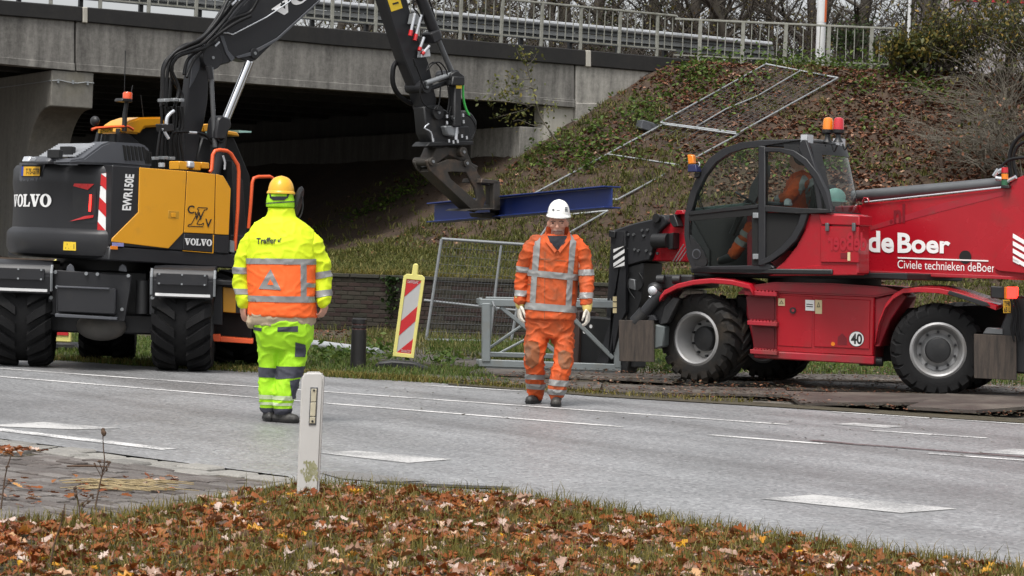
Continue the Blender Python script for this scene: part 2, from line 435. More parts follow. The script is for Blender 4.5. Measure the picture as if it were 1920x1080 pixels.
M_ASPH = asphalt(); M_LINE = linepaint(); M_LINE2 = linepaint(1.38)
M_BEAM = concrete('weathered concrete', [(.32, (.035, .033, .030)), (.43, (.10, .095, .087)), (.52, (.165, .158, .145)), (.60, (.235, .225, .205)), (.70, (.38, .36, .33))])
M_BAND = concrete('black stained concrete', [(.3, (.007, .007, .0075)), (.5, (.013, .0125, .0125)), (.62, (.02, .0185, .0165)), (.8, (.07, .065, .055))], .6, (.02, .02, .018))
M_WING = concrete('pale wing wall concrete', [(.34, (.07, .066, .058)), (.44, (.19, .182, .165)), (.54, (.31, .297, .268)), (.64, (.40, .385, .35))])
M_PALE = concrete('patched mortar', [(.3, (.25, .24, .21)), (.5, (.40, .38, .33)), (.7, (.5, .48, .43))])
M_PIER = concrete('pier concrete', [(.28, (.06, .056, .05)), (.45, (.13, .124, .108)), (.6, (.19, .18, .158)), (.75, (.27, .255, .225))], .8, (.16, .145, .10))
M_RAIL = mat('grey railing paint', (.25, .25, .22), .6, var=.2, vs=9, dirt=(.11, .11, .075), da=.45, ds=5)
M_GALV = mat('galvanised steel', (.27, .285, .295), .55, .45, .18, 10, (.20, .20, .19), .25, 4)
M_GUARD = mat('guard rail steel', (.45, .465, .48), .45, .4, .12, 5, (.3, .3, .3), .15)
M_GALVP = mat('pale galvanised frame', (.22, .245, .25), .5, .35, .12, 8, (.22, .21, .18), .3, 5)
M_BLACK = mat('black painted steel', (.011, .0115, .0125), .48, 0, .3, 12, (.09, .08, .065), .12, 4, .08, 60)
M_CHAR = mat('charcoal machine paint', (.021, .0215, .024), .42, 0, .12, 3, (.05, .047, .042), .14, 2.5, .03, 90, spec=.35)
M_CHAR2 = mat('grey hood plastic', (.07, .074, .084), .5, 0, .1, 4, (.2, .19, .17), .12, 3, .03, 90)
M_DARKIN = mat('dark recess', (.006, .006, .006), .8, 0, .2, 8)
M_YEL = mat('yellow machine paint', (.74, .335, .012), .33, 0, .06, 2, (.33, .20, .06), .1, 2.2, coat=.3)
M_RED = mat('red machine paint', (.36, .007, .016), .26, 0, .14, 2, (.14, .035, .03), .26, 2.6, .02, 30, coat=.3)
M_REDOLD = mat('worn red paint', (.33, .012, .024), .42, 0, .15, 3, (.11, .065, .05), .42, 3.2, .03, 30)
M_REDDK = mat('dark red lettering and recess shade', (.17, .005, .011), .4, 0, .1, 5)  # lettering red, also the painted shade of step, handle and lock recesses
M_WHITE = mat('white lettering', (.80, .80, .79), .5, 0, .04, 8)
M_BLK = mat('black lettering', (.012, .012, .012), .6, 0, .1, 8)
M_CHROME = mat('chromed rod', (.72, .73, .75), .16, 1.0, .05, 6)
M_STEELDK = mat('dull steel tube', (.13, .135, .14), .4, .5, .15, 8, (.1, .09, .08), .15)
M_RUBBER = mat('tyre rubber', (.0085, .0085, .009), .7, 0, .25, 9, (.026, .023, .019), .18, 3.5, .12, 50, spec=.2)
M_RUBMUD = mat('muddy tyre rubber', (.013, .0125, .012), .75, 0, .3, 9, (.060, .045, .030), .36, 4.0, .2, 40, spec=.25)
M_HOSE = mat('hydraulic hose', (.007, .007, .0075), .45, 0, .2, 15, spec=.3)
M_RIM = mat('silver wheel rim', (.28, .28, .28), .45, .3, .1, 6, (.22, .20, .17), .3, 5)
M_ORAIL = mat('orange handrail paint', (.72, .10, .025), .4, 0, .06, 4)
M_REFRED = mat('red reflector', (.55, .012, .014), .3, 0, .1, 30, coat=.5)
M_AMBER = mat('amber plastic', (.78, .22, .008), .25, 0, .08, 10, coat=.5)
M_REDLENS = mat('red lens', (.50, .010, .02), .2, 0, .1, 10, coat=.6)
M_LAMPRED = mat('lit tail lamp', (.7, .02, .02), .25, 0, .05, 10, emit=((1, .03, .02), 2.2))
M_CLEAR = mat('clear lamp lens', (.55, .57, .6), .15, .3, .1, 20)
M_PLATEY = mat('yellow number plate', (.72, .40, .02), .4, 0, .05, 8)
M_PLATEB = mat('blue strip', (.02, .05, .35), .4, 0, .05, 8)
M_STKY = mat('yellow warning sticker', (.75, .52, .03), .45, 0, .05, 8)
M_GREENH = mat('green hose', (.06, .55, .09), .4, 0, .08, 10)
M_RUST = mat('worn grapple steel', (.050, .044, .037), .6, .15, .3, 9, (.17, .10, .06), .3, 4, .15, 40)
M_BLUE = mat('blue painted steel', (.012, .030, .15), .42, 0, .15, 4, (.03, .03, .06), .2, 3, .03, 40)
M_PLATE = mat('rusty road plate', (.062, .050, .043), .6, .1, .25, 4, (.17, .15, .125), .5, 1.3, .35, 14)
M_OUTP = mat('scraped plate', (.062, .047, .037), .75, 0, .4, 9, (.012, .011, .010), .6, 4, .2, 40, stretch=(5, 5, .6))
M_TIMBER = mat('old timber', (.14, .10, .075), .85, 0, .3, 9, (.06, .05, .04), .4, 3, .3, 40)
M_GLASS = glassmat('cab glass', (.86, .91, .89), .04)
M_GLASSD = glassmat('rear cab glass', (.74, .84, .81), .08)
M_SOIL = groundmat('verge soil', [(.3, (.028, .022, .015)), (.5, (.055, .045, .026)), (.7, (.075, .068, .034))])
M_EMB = groundmat('embankment soil', [(.3, (.014, .009, .007)), (.46, (.042, .025, .016)), (.6, (.060, .038, .020)), (.75, (.055, .050, .022))], 1.0, 18)
M_GRND = groundmat('worn site ground', [(.3, (.04, .034, .026)), (.45, (.095, .082, .067)), (.6, (.16, .145, .126)), (.75, (.22, .205, .182))], 1.5, 25)
M_BRICK = isle('old brick', [(0, (.022, .010, .009)), (.3, (.036, .020, .015)), (.6, (.026, .025, .015)), (1, (.044, .034, .025))], .85, .4, 40, .3)
M_MORTAR = mat('mortar joint', (.038, .036, .027), .9, 0, .2, 12, (.04, .045, .025), .3, 3, .3, 60)
M_PAVER = isle('clinker paver', [(0, (.085, .070, .062)), (.35, (.125, .107, .097)), (.7, (.15, .135, .124)), (1, (.185, .168, .156))], .7, .45, 55, .35)
M_KERB = isle('pale kerb stone', [(0, (.19, .182, .168)), (.5, (.25, .24, .22)), (1, (.31, .298, .272))], .8, .3, 50, .22)
M_SAND = groundmat('jointing sand', [(.3, (.05, .042, .032)), (.6, (.12, .10, .075))], 6, 60)
M_BARK = mat('tree bark', (.055, .046, .036), .9, 0, .35, 5, (.05, .055, .03), .3, 2, .4, 20, stretch=(1, 1, .25))
M_TWIG = mat('grey bare twig', (.13, .115, .09), .85, 0, .3, 6)
M_TWIGD = mat('dark twig', (.045, .036, .028), .85, 0, .3, 6)
M_CANOPY = leafmat('autumn crown leaves', [(0, (.055, .05, .018)), (.4, (.09, .085, .025)), (.75, (.13, .105, .03)), (1, (.17, .10, .03))])
M_IVY = leafmat('ivy leaves', [(0, (.012, .028, .008)), (.6, (.028, .055, .014)), (1, (.06, .09, .02))], .45)
M_LAUREL = leafmat('mixed shrub leaves', [(0, (.030, .042, .012)), (.4, (.060, .072, .020)), (.7, (.11, .105, .026)), (.9, (.20, .145, .025)), (1, (.26, .16, .03))], .5)
M_SAPL = leafmat('sapling leaves', [(0, (.05, .06, .02)), (.5, (.11, .125, .035)), (.8, (.2, .19, .05)), (1, (.3, .24, .05))])
M_NETTLE = leafmat('fresh weed leaves', [(0, (.035, .07, .012)), (.5, (.075, .125, .022)), (1, (.14, .19, .04))], .55, .35)
M_GRASS = leafmat('verge grass', [(0, (.080, .074, .018)), (.4, (.140, .130, .026)), (.75, (.20, .165, .038)), (1, (.31, .235, .085))], .6, .35)
M_GRASSS = leafmat('slope grass', [(0, (.050, .060, .014)), (.4, (.088, .100, .022)), (.75, (.135, .138, .034)), (1, (.22, .185, .07))], .6, .35)
M_GRASSG = leafmat('green grass', [(0, (.045, .075, .015)), (.5, (.085, .135, .025)), (.85, (.13, .17, .04)), (1, (.2, .18, .07))], .6, .35)
M_LEAF = leafmat('fallen oak leaves', [(0, (.14, .032, .010)), (.25, (.27, .075, .014)), (.48, (.17, .062, .024)), (.64, (.29, .105, .024)), (.74, (.22, .11, .062)), (.83, (.34, .21, .15)), (.93, (.58, .46, .40)), (.985, (.50, .22, .015)), (1, (.60, .33, .015))], .45, .15)
M_LITTER = leafmat('slope leaf litter', [(0, (.055, .020, .010)), (.4, (.115, .042, .020)), (.7, (.17, .068, .034)), (.9, (.25, .125, .075)), (1, (.36, .23, .16))], .6, .1)
M_DEADW = mat('dry weed stalk', (.09, .055, .035), .9, 0, .3, 20)
M_POSTW = mat('white marker post', (.50, .49, .47), .6, 0, .07, 8, (.42, .40, .35), .25, 5, .05, 40, stretch=(3, 3, .7))
M_ALGAE = mat('algae on plastic', (.24, .235, .12), .8, 0, .35, 18, (.5, .49, .42), .45, 14, .1, 40)
M_REFL = mat('clouded reflector', (.50, .46, .34), .25, 0, .2, 14, (.25, .22, .15), .3, 8, coat=.6)
M_BOLL = mat('black bollard', (.011, .0105, .0105), .6, 0, .2, 8, (.06, .055, .045), .3, 5)
M_BECY = mat('yellow beacon frame', (.70, .64, .20), .5, 0, .08, 5, (.4, .36, .16), .25, 5)
M_BECW = mat('silver reflective sheeting', (.46, .46, .46), .45, .1, .1, 8, (.3, .29, .27), .25, 4)
M_BECR = mat('red reflective sheeting', (.50, .018, .022), .45, 0, .1, 8, (.3, .05, .04), .2, 4)
M_SKIN = mat('skin', (.52, .27, .19), .55, 0, .1, 14, (.45, .17, .12), .2, 18)
M_STUB = mat('grey stubble', (.36, .245, .20), .8, 0, .25, 60)
M_HAIR = mat('dark hair', (.05, .04, .035), .7, 0, .3, 30)
M_HVY = mat('fluorescent yellow cloth', (.60, .74, .006), .7, 0, .06, 4, (.42, .52, .02), .08, 4, .12, 24)
M_HVG = mat('fluorescent lime cloth', (.36, .70, .012), .7, 0, .06, 4, (.28, .48, .03), .1, 4, .12, 24)
M_HVO = mat('fluorescent orange cloth', (.92, .135, .018), .7, 0, .06, 4, (.6, .10, .02), .1, 4, .12, 24)
M_WKO = mat('dirty orange workwear', (.64, .085, .008), .75, 0, .12, 4, (.27, .062, .016), .72, 5.0, .2, 20)
M_SOILED = mat('soiled knee cloth', (.26, .085, .03), .85, 0, .35, 10, (.16, .11, .075), .5, 8, .25, 24)
M_BAND2 = mat('silver reflective band', (.25, .25, .245), .45, .15, .1, 20, (.28, .26, .23), .25, 8)
M_NAVY = mat('dark grey trouser panel', (.045, .046, .062), .8, 0, .15, 10)
M_BEIGE = mat('beige lining cloth', (.40, .32, .22), .85, 0, .12, 10, bump=.2, bs=25)
M_SHIRT = mat('black jumper', (.010, .011, .017), .85, 0, .2, 20)
M_BOOT = mat('black work boot', (.022, .021, .020), .55, 0, .3, 12, (.09, .08, .065), .3, 8, .1, 40)
M_HELY = mat('yellow safety helmet', (.78, .42, .03), .32, 0, .05, 5)
M_HELW = mat('white safety helmet', (.80, .80, .77), .35, 0, .04, 5, (.6, .58, .52), .15, 8)
M_GLOVE = mat('leather work glove', (.62, .58, .50), .8, 0, .15, 14, (.22, .19, .15), .4, 16, .1, 40)
M_GLOVEY = mat('yellow glove cuff', (.60, .47, .14), .8, 0, .15, 14, (.3, .25, .12), .3, 10)
M_TEAL = mat('pale green plastic', (.38, .62, .56), .45, 0, .06, 6)
M_LAMPP = mat('white lamp post', (.62, .63, .63), .5, 0, .06, 4)
M_ORNG = mat('orange band', (.75, .14, .02), .5, 0, .06, 4)
M_HOUSE = mat('grey cladding', (.36, .34, .35), .7, 0, .08, 2)
# ------------------------------------------------------------------ scatter helpers
def in_poly(x, y, poly):
    r = np.zeros(len(x), bool); n = len(poly)
    for i in range(n):
        x0, y0 = poly[i]; x1, y1 = poly[(i + 1) % n]
        c = ((y0 > y) != (y1 > y)) & (x < (x1 - x0) * (y - y0) / (y1 - y0 + 1e-12) + x0)
        r ^= c
    return r
def scatter(poly, n):
    p = np.array(poly); lo, hi = p.min(0), p.max(0); out = []
    while sum(len(o) for o in out) < n:
        q = rng.uniform(lo, hi, (n * 2, 2)); out.append(q[in_poly(q[:, 0], q[:, 1], poly)])
    return np.concatenate(out)[:n]
def rotm(n, tilt):
    """n random rotation matrices: spin about z, then tip by up to tilt"""
    a = rng.uniform(0, 2 * np.pi, n); t = rng.uniform(-tilt, tilt, n); t2 = rng.uniform(-tilt, tilt, n)
    ca, sa, ct, st, c2, s2 = np.cos(a), np.sin(a), np.cos(t), np.sin(t), np.cos(t2), np.sin(t2)
    o = np.zeros(n); i = np.ones(n)
    Rz = np.stack([ca, -sa, o, sa, ca, o, o, o, i], 1).reshape(n, 3, 3)
    Rx = np.stack([i, o, o, o, ct, -st, o, st, ct], 1).reshape(n, 3, 3)
    Ry = np.stack([c2, o, s2, o, i, o, -s2, o, c2], 1).reshape(n, 3, 3)
    return Rx @ Ry @ Rz
def leaves(P0, size, tilt, kind='oak', curl=.5):
    """leaf outlines (fan of triangles) at points P0"""
    n = len(P0)
    if kind == 'oak':
        pr = [(0, -.5), (.05, -.34), (.17, -.25), (.11, -.14), (.26, -.02), (.15, .08), (.27, .22), (.14, .29), (.13, .42), (0, .5)]
    elif kind == 'oval':
        pr = [(0, -.5), (.20, -.25), (.27, 0), (.18, .28), (0, .5)]
    else:
        pr = [(0, -.5), (.3, 0), (0, .5)]
    out = pr + [(-x, y) for x, y in pr[-2:0:-1]]
    T = np.array([(0, 0, 0)] + [(x, y, 0) for x, y in out], float)
    k = len(out)
    s = np.asarray(size)[:, None, None]
    V = np.repeat(T[None], n, 0) * s
    cu = rng.uniform(-.2, 1, (n, 1)) * curl; cv = rng.uniform(-1, 1, (n, 1)) * curl * .5
    V[:, :, 2] = (cu * np.abs(T[None, :, 0]) * 1.1 + cv * T[None, :, 1] ** 2 + rng.uniform(-.07, .07, (n, k + 1)) * curl) * s[:, :, 0]
    V = np.einsum('nij,nkj->nki', rotm(n, tilt), V) + P0[:, None, :]
    if k <= 4 and kind == 'card':
        F = np.array([(1, 2, 3, 4)])
    else:
        F = np.array([(0, 1 + i, 1 + (i + 1) % k) for i in range(k)])
    Fs = (np.arange(n) * (k + 1))[:, None, None] + F[None]
    return V.reshape(-1, 3), Fs.reshape(-1, F.shape[1])
def blades(P0, h, w=.006, lean=.5):
    n = len(P0); a = rng.uniform(0, 2 * np.pi, n); l = rng.uniform(.1, 1, n) * lean * h
    d = np.stack([np.cos(a), np.sin(a), np.zeros(n)], 1); b = rng.uniform(0, 2 * np.pi, n)
    s = np.stack([np.cos(b), np.sin(b), np.zeros(n)], 1) * np.asarray(w).reshape(-1, 1) * .5
    z = np.array([0, 0, 1.0])
    p1 = P0 + d * (l * .3)[:, None] + z * (h * .55)[:, None]
    p2 = P0 + d * l[:, None] + z * (h * np.clip(1 - l / h * .45, .2, 1))[:, None]
    V = np.stack([P0 - s, P0 + s, p1 - s * .8, p1 + s * .8, p2], 1)
    F = np.array([(0, 1, 3), (0, 3, 2), (2, 3, 4)])
    return V.reshape(-1, 3), ((np.arange(n) * 5)[:, None, None] + F[None]).reshape(-1, 3)
def cat_vf(L):
    V, F, o = [], [], 0
    for v, f in L: V.append(v); F.append(f + o); o += len(v)
    return np.concatenate(V), np.concatenate(F)

# ------------------------------------------------------------------ road and ground
def sheet(name, pts, z, m, parent=None, n=(0, 0, 1)):
    mb = MB(); vv = [mb.bm.verts.new((p[0], p[1], z)) for p in pts]
    es = [mb.bm.edges.new((vv[i], vv[(i + 1) % len(vv)])) for i in range(len(vv))]
    bmesh.ops.triangle_fill(mb.bm, use_beauty=True, edges=es, normal=n)
    for f in mb.bm.faces:
        if f.normal.z < 0: f.normal_flip()
    me = bpy.data.meshes.new(name); mb.bm.to_mesh(me); mb.bm.free()
    return link(name, me, m, parent)
RD = Vector((-.583, .812, 0)).normalized()
far_px = [(0, 668), (260, 686), (480, 698), (640, 708), (840, 719), (1130, 741), (1400, 757), (1560, 768), (1920, 790)]
near_px = [(0, 822), (540, 893), (600, 930), (700, 945), (800, 955), (950, 960), (1130, 990), (1300, 1015), (1500, 1045), (1700, 1075), (1890, 1095), (1990, 1110)]
far = [G(*p) for p in far_px]; near = [G(*p) for p in near_px]
road_pts = [far[0] + RD * 70] + far + [far[-1] - RD * 25] + [near[-1] - RD * 8] + near[::-1] + [near[0] + RD * 70]
ground = struct(sheet('ground', [(-400, -30), (400, -30), (400, 900), (-400, 900)], -.035, M_GRND))
road = struct(sheet('road', road_pts, 0.0, M_ASPH))
verge_px = [(-90, 994), (0, 986), (130, 980), (222, 974), (262, 966), (352, 952), (492, 930), (552, 920), (606, 914), (700, 922), (800, 930), (950, 936), (1130, 962), (1300, 992), (1500, 1022), (1700, 1050), (1890, 1071), (2050, 1094)]
verge_b = [G(*p) for p in verge_px]
verge_pts = [(p.x, p.y) for p in verge_b] + [(3.8, 6.0), (-3.6, 6.0)]
near_verge = struct(sheet('near_verge', verge_pts, .012, M_SOIL))
fv = [G(*p) for p in far_px[:7]]
fv2 = [G(*p) for p in [(1400, 742), (1130, 716), (1060, 690), (1040, 645), (900, 625), (640, 617), (480, 612), (260, 606), (0, 600)]]
far_verge_pts = [(p.x, p.y) for p in fv] + [(p.x, p.y) for p in fv2]
far_verge = struct(sheet('far_verge', far_verge_pts, -.012, M_SOIL))

def mark(name, px, z=.004):
    return sheet(name, [G(*p) for p in px], z, M_LINE, road)
def line(x0, y0, x1, y1, w, n=1):
    """painted line between two photo points, w metres wide"""
    a, b = G(x0, y0), G(x1, y1); d = (b - a).normalized(); s = Vector((-d.y, d.x, 0)) * w / 2
    return sheet('lane_line', [a + s, b + s, b - s, a - s], .004, M_LINE2, road)
line(-260, 673, 1477, 796.7, .10)
line(1631, 807.6, 1849, 821.9, .10)
line(-260, 685, 489, 746.7, .10); line(489, 746.7, 1165, 801, .10)
line(1330, 816, 1545, 833, .10); line(1740, 850.7, 2100, 877, .10)
line(389, 690.5, 492, 698.5, .10); line(791, 722.5, 1200, 746.5, .10); line(1560, 772.5, 2100, 807.5, .10)
line(-260, 776, 318, 843.5, .15)
mark('diamond_marking', [(597, 850), (668, 846), (850, 862), (765, 869)])
mark('diamond_marking', [(1425, 936), (1525, 928.5), (1795, 955), (1690, 963)])
mark('diamond_marking', [(1560, 796), (1600, 793.5), (1697, 800), (1660, 803)])
mark('diamond_marking', [(-40, 799), (80, 792), (228, 804), (140, 806)])
mark('diamond_marking', [(1830, 849), (1900, 842.5), (2080, 852), (2000, 858)])
# tar filled joint with a reddish spill
def strip(name, L, w, m, z):
    q = [G(*p) for p in L]; A, B = [], []
    for i, p in enumerate(q):
        d = (q[min(i + 1, len(q) - 1)] - q[max(i - 1, 0)]).normalized(); s = Vector((-d.y, d.x, 0)) * w * (1 + .5 * noise.noise(p * 3)) / 2
        A.append(p + s); B.append(p - s)
    return sheet(name, A + B[::-1], z, m, road)
M_SPILL = mat('red brown spill', (.085, .035, .035), .6, 0, .3, 20)
strip('joint_stain', [(1520, 827), (1560, 830), (1600, 834), (1660, 838), (1720, 843), (1800, 849), (1880, 855), (1960, 861)], .06, M_SPILL, .007)

# ------------------------------------------------------------------ paved drive and kerb stones
kd = (G(540, 893) - G(0, 822)); klen = kd.length; kd.normalize(); kn = Vector((-kd.y, kd.x, 0))
if kn.y > 0: kn = -kn
drive_px = [(-60, 814), (0, 822), (540, 893), (552, 896), (560, 930), (492, 940), (352, 962), (260, 975), (222, 985), (130, 992), (0, 1000), (-90, 1008)]
paved_drive = struct(sheet('paved_drive', [G(*p) for p in drive_px], -.022, M_SAND))
def block_mesh(name, lx, ly, lz, bev=.006):
    return MB().box(-lx / 2, lx / 2, -ly / 2, ly / 2, -lz, 0).mesh(name, bev, 0)
ks = block_mesh('kerb_stone', .275, .165, .09, .012); ks.materials.append(M_KERB)
k0 = G(0, 822) + kn * .10
ang = math.atan2(kd.y, kd.x)
i = -3
while i * .305 < klen + .2:
    for row in (0, 1):
        o = bpy.data.objects.new('kerb_stone', ks); COL.objects.link(o); o.parent = paved_drive
        p = k0 + kd * (i * .305 + .15 * row) + kn * (row * .18)
        o.location = (p.x, p.y, .004 + random.uniform(-.009, .007)); o.rotation_euler = (random.uniform(-.03, .03), random.uniform(-.02, .02), ang + random.uniform(-.015, .015))
        if row == 1 and i * .305 > 2.3: 
            bpy.data.objects.remove(o)
    i += 1
pv = block_mesh('paver', .196, .094, .07, .004); pv.materials.append(M_PAVER)
drv = [(G(*p).x, G(*p).y) for p in drive_px]
cells = []
a0 = G(0, 822) + kn * .47
for r in range(-2, 70):
    for c in range(-30, 40):
        p = a0 + kd * (c * .2 + (r % 2) * .1) + kn * (r * .098)
        cells.append(p)
xs = np.array([p.x for p in cells]); ys = np.array([p.y for p in cells])
ok = in_poly(xs, ys, drv)
cells = [p for p, k in zip(cells, ok) if k and abs(p.x / p.y) < .235 and (p - G(0, 822)).dot(kn) > .28 + .0]
cells.sort(key=lambda p: p.y)
rest = MB()
for j, p in enumerate(cells):
    z = -.003 + random.uniform(-.009, .005); rot = ang + random.uniform(-.025, .025)
    if j < 295:
        o = bpy.data.objects.new('paver', pv); COL.objects.link(o); o.parent = paved_drive
        o.location = (p.x, p.y, z); o.rotation_euler = (random.uniform(-.015, .015), random.uniform(-.015, .015), rot)
    else:
        M = Matrix.Translation((p.x, p.y, z)) @ Matrix.Rotation(rot, 4, 'Z')
        rest.box(-.098, .098, -.047, .047, -.07, 0, M)
struct(rest.build('pavers', M_PAVER, paved_drive, ang=0), 'stuff')
bd = G(556, 903) - G(352, 944); bl = bd.length; bd.normalize()
eb = block_mesh('edging_stone', .48, .06, .15, .006); eb.materials.append(M_KERB)
for k in range(int(bl / .5) + 1):
    o = bpy.data.objects.new('edging_stone', eb); COL.objects.link(o); o.parent = paved_drive
    p = G(352, 944) + bd * (k * .5 + .2); o.location = (p.x, p.y, .012 + random.uniform(-.003, .003)); o.rotation_euler = (0, 0, math.atan2(bd.y, bd.x) + random.uniform(-.02, .02))
e1 = MB().bar(G(-30, 864, -.018), G(102, 845.5, -.018), .05, .06).build('edging_stone', M_KERB, paved_drive)
bed = struct(sheet('leaf_bed', [G(*p) for p in [(-60, 836), (0, 838), (95, 846), (0, 860), (-60, 868)]], -.008, M_SOIL))
sheet('broken_edge', [G(*p) for p in [(600, 888), (640, 884), (800, 903), (720, 906), (640, 899)]], .006, mat('patched asphalt', (.16, .155, .15), .8, 0, .25, 20, bump=.3, bs=60), road)
sheet('broken_edge', [G(*p) for p in [(695, 906), (720, 903), (800, 909), (960, 915), (950, 919), (800, 914)]], .0075, mat('dark edge crack', (.03, .028, .026), .9, 0, .3, 20), road)

# ------------------------------------------------------------------ embankment
B = Fr(P(640, 200, 50.7), 30)
ub0, zdeck = B.uz(1250, 112)
AP = B.w(ub0, 0, 0)
def hgt(x, y):
    x, y = np.asarray(x, float), np.asarray(y, float)
    dx, dy = x - B.o.x, y - B.o.y
    u = dx * B.U.x + dy * B.U.y; v = dx * B.V.x + dy * B.V.y
    d1 = np.hypot(np.maximum(AP.x - x, 0), np.maximum(AP.y - y, 0))
    d2 = np.hypot(np.maximum(ub0 - u, 0), np.maximum(-v, 0))
    d = np.minimum(d1, d2)
    plat = .86 * np.clip((3.4 - x) / 3.0, 0, 1)
    kn_ = 6.2
    z = np.where(d < kn_, 6.0 - .64 * d, plat + (6.0 - .64 * kn_ - plat) * np.exp(-(d - kn_) * .64 / (6.0 - .64 * kn_ - plat)))
    z = z - np.clip(1 - d / .8, 0, 1) * .08
    s_ = np.clip((x - 2.4) / 1.0, 0, 1); z = z * (1 - s_) + s_ * (z * np.clip((y - 38.8) / 3.0, 0, 1) - .12 * np.clip(1 - (y - 38.6) / 1.5, 0, 1))
    return z
gx = np.concatenate([np.arange(-16, 14, .3), np.arange(14, 60, 2.5)]); gy = np.concatenate([np.arange(38.62, 58, .3), np.arange(58, 120, 4)])
XX, YY = np.meshgrid(gx, gy); ZZ = hgt(XX, YY)
nz = np.array([[noise.noise(Vector((x * .8, y * .8, 0))) * .10 + noise.noise(Vector((x * 2.6, y * 2.6, 3))) * .05 for x in gx] for y in gy])
fade = np.clip((YY - 39) / 2, 0, 1)
ZZ = ZZ + nz * fade
V = np.stack([XX, YY, ZZ], -1).reshape(-1, 3); nx_ = len(gx)
Fq = [(r * nx_ + c, r * nx_ + c + 1, (r + 1) * nx_ + c + 1, (r + 1) * nx_ + c) for r in range(len(gy) - 1) for c in range(nx_ - 1)]
embankment = struct(link('embankment', npmesh('embankment', V, Fq, True), M_EMB))
def hz(x, y):
    return float(hgt(x, y)) + noise.noise(Vector((x * .8, y * .8, 0))) * .10 + noise.noise(Vector((x * 2.6, y * 2.6, 3))) * .05
def hit(px, py, up=0.0):
    """where the line of sight of a photo point meets the slope"""
    d = ray(px, py)
    Y = 38.7
    while Y < 75:
        p = CAMP + d * (Y / d.y)
        if p.z < hz(p.x, p.y) + up: return p
        Y += .05
    return p

# ------------------------------------------------------------------ brick retaining wall
WY = 38.5
wall = thing('brick_wall', 'low dark mossy brick retaining wall at the foot of the embankment', 'brick wall', (0, WY, 0))
wx0, wx1, wtop = -4.6, 3.2, .87
MB().box(wx0, wx1, .012, .24, -.03, wtop - .01).build('mortar_core', M_MORTAR, wall)
bk = MB().box(-.1, .1, 0, .05, 0, .060).mesh('brick', .004, 0); bk.materials.append(M_BRICK)
bl_ = []
for r in range(12):
    for c in range(40):
        x = wx0 + .11 + c * .212 + (r % 2) * .106
        if x < wx1 - .1: bl_.append((x, .0 + r * .0715))
bl_.sort(key=lambda q: abs(q[0] + .9))
rest = MB()
for j, (x, z) in enumerate(bl_):
    dy = random.uniform(-.006, .006)
    if j < 295:
        o = bpy.data.objects.new('brick', bk); COL.objects.link(o); o.parent = wall; o.location = (x, dy, z); o.rotation_euler = (0, 0, random.uniform(-.02, .02))
    else: rest.box(x - .1, x + .1, dy, dy + .05, z, z + .06)
struct(rest.build('bricks', M_BRICK, wall, ang=0), 'stuff')
for x in np.arange(wx0 + .24, wx1, .485):
    MB().box(x - .235, x + .235, -.03, .26, wtop - .008, wtop + .05).build('coping_stone', M_MORTAR, wall, .006, 0)

# ------------------------------------------------------------------ bridge
bridge = fthing('concrete_bridge', 'long weathered concrete road bridge with black stained edge band crossing the background', 'bridge', B)
def bz(y, x=640): return B.uz(x, y)[1]
joint = [-420, 158, 1101, 1300]
band_t = lambda x: np.interp(x, [-420, -60, 160, 640, 1100, 1300], [-36, -5, 13.5, 55, 94.5, 112])
band_b = lambda x: np.interp(x, [-420, -60, 160, 640, 1100, 1300], [-8, 24, 42, 87, 124, 142])
beam_b = lambda x: np.interp(x, [-420, -60, 135, 640, 1078], [78, 113, 131, 168, 199])
for k in range(3):
    a, b = joint[k] + (5 if k else 0), joint[k + 1] - (5 if k < 2 else 0)
    xs = np.linspace(a, b, 7)
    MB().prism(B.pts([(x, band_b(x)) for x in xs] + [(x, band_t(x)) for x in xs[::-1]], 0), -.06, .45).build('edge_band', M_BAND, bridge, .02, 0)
for x in (158, 1101):
    MB().prism(B.pts([(x - 4.5, band_b(x) + 1), (x + 4.5, band_b(x) + 2), (x + 4.5, band_t(x) + .5), (x - 4.5, band_t(x))]), -.075, .3).build('joint_filler', M_PALE, bridge, .015, 0)
beams = [(-420, 140), (143, 1077)]
for a, b in beams:
    xs = np.linspace(a, b, 9)
    bb = [(x, beam_b(x)) for x in xs]
    MB().prism(B.pts(bb + [(x, band_b(x) - 4) for x in xs[::-1]]), .0, .55).build('edge_beam', M_BEAM, bridge, .02, 0)
    MB().prism(B.pts([(x, beam_b(x) + 1.5) for x in xs] + [(x, beam_b(x) - 12) for x in xs[::-1]]), -.03, .05).build('drip_ledge', M_BEAM, bridge, .008, 0)
zb = bz(165); zt = bz(58)
M_SHADE = concrete('shade darkened soffit concrete', [(.3, (.012, .011, .010)), (.5, (.03, .028, .025)), (.7, (.06, .056, .05))])  # shade under the deck put into a near-black concrete colour
MB().box(-16, B.uz(1060, 200)[0], .5, 34, zb + .18, zt - .37).build('deck_slab', M_SHADE, bridge)  # slab lengthened far back to keep daylight off the underside
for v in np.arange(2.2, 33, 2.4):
    MB().box(-14, B.uz(1060, 200)[0], v, v + .5, zb + .02, zb + .24).build('girder', M_SHADE, bridge)
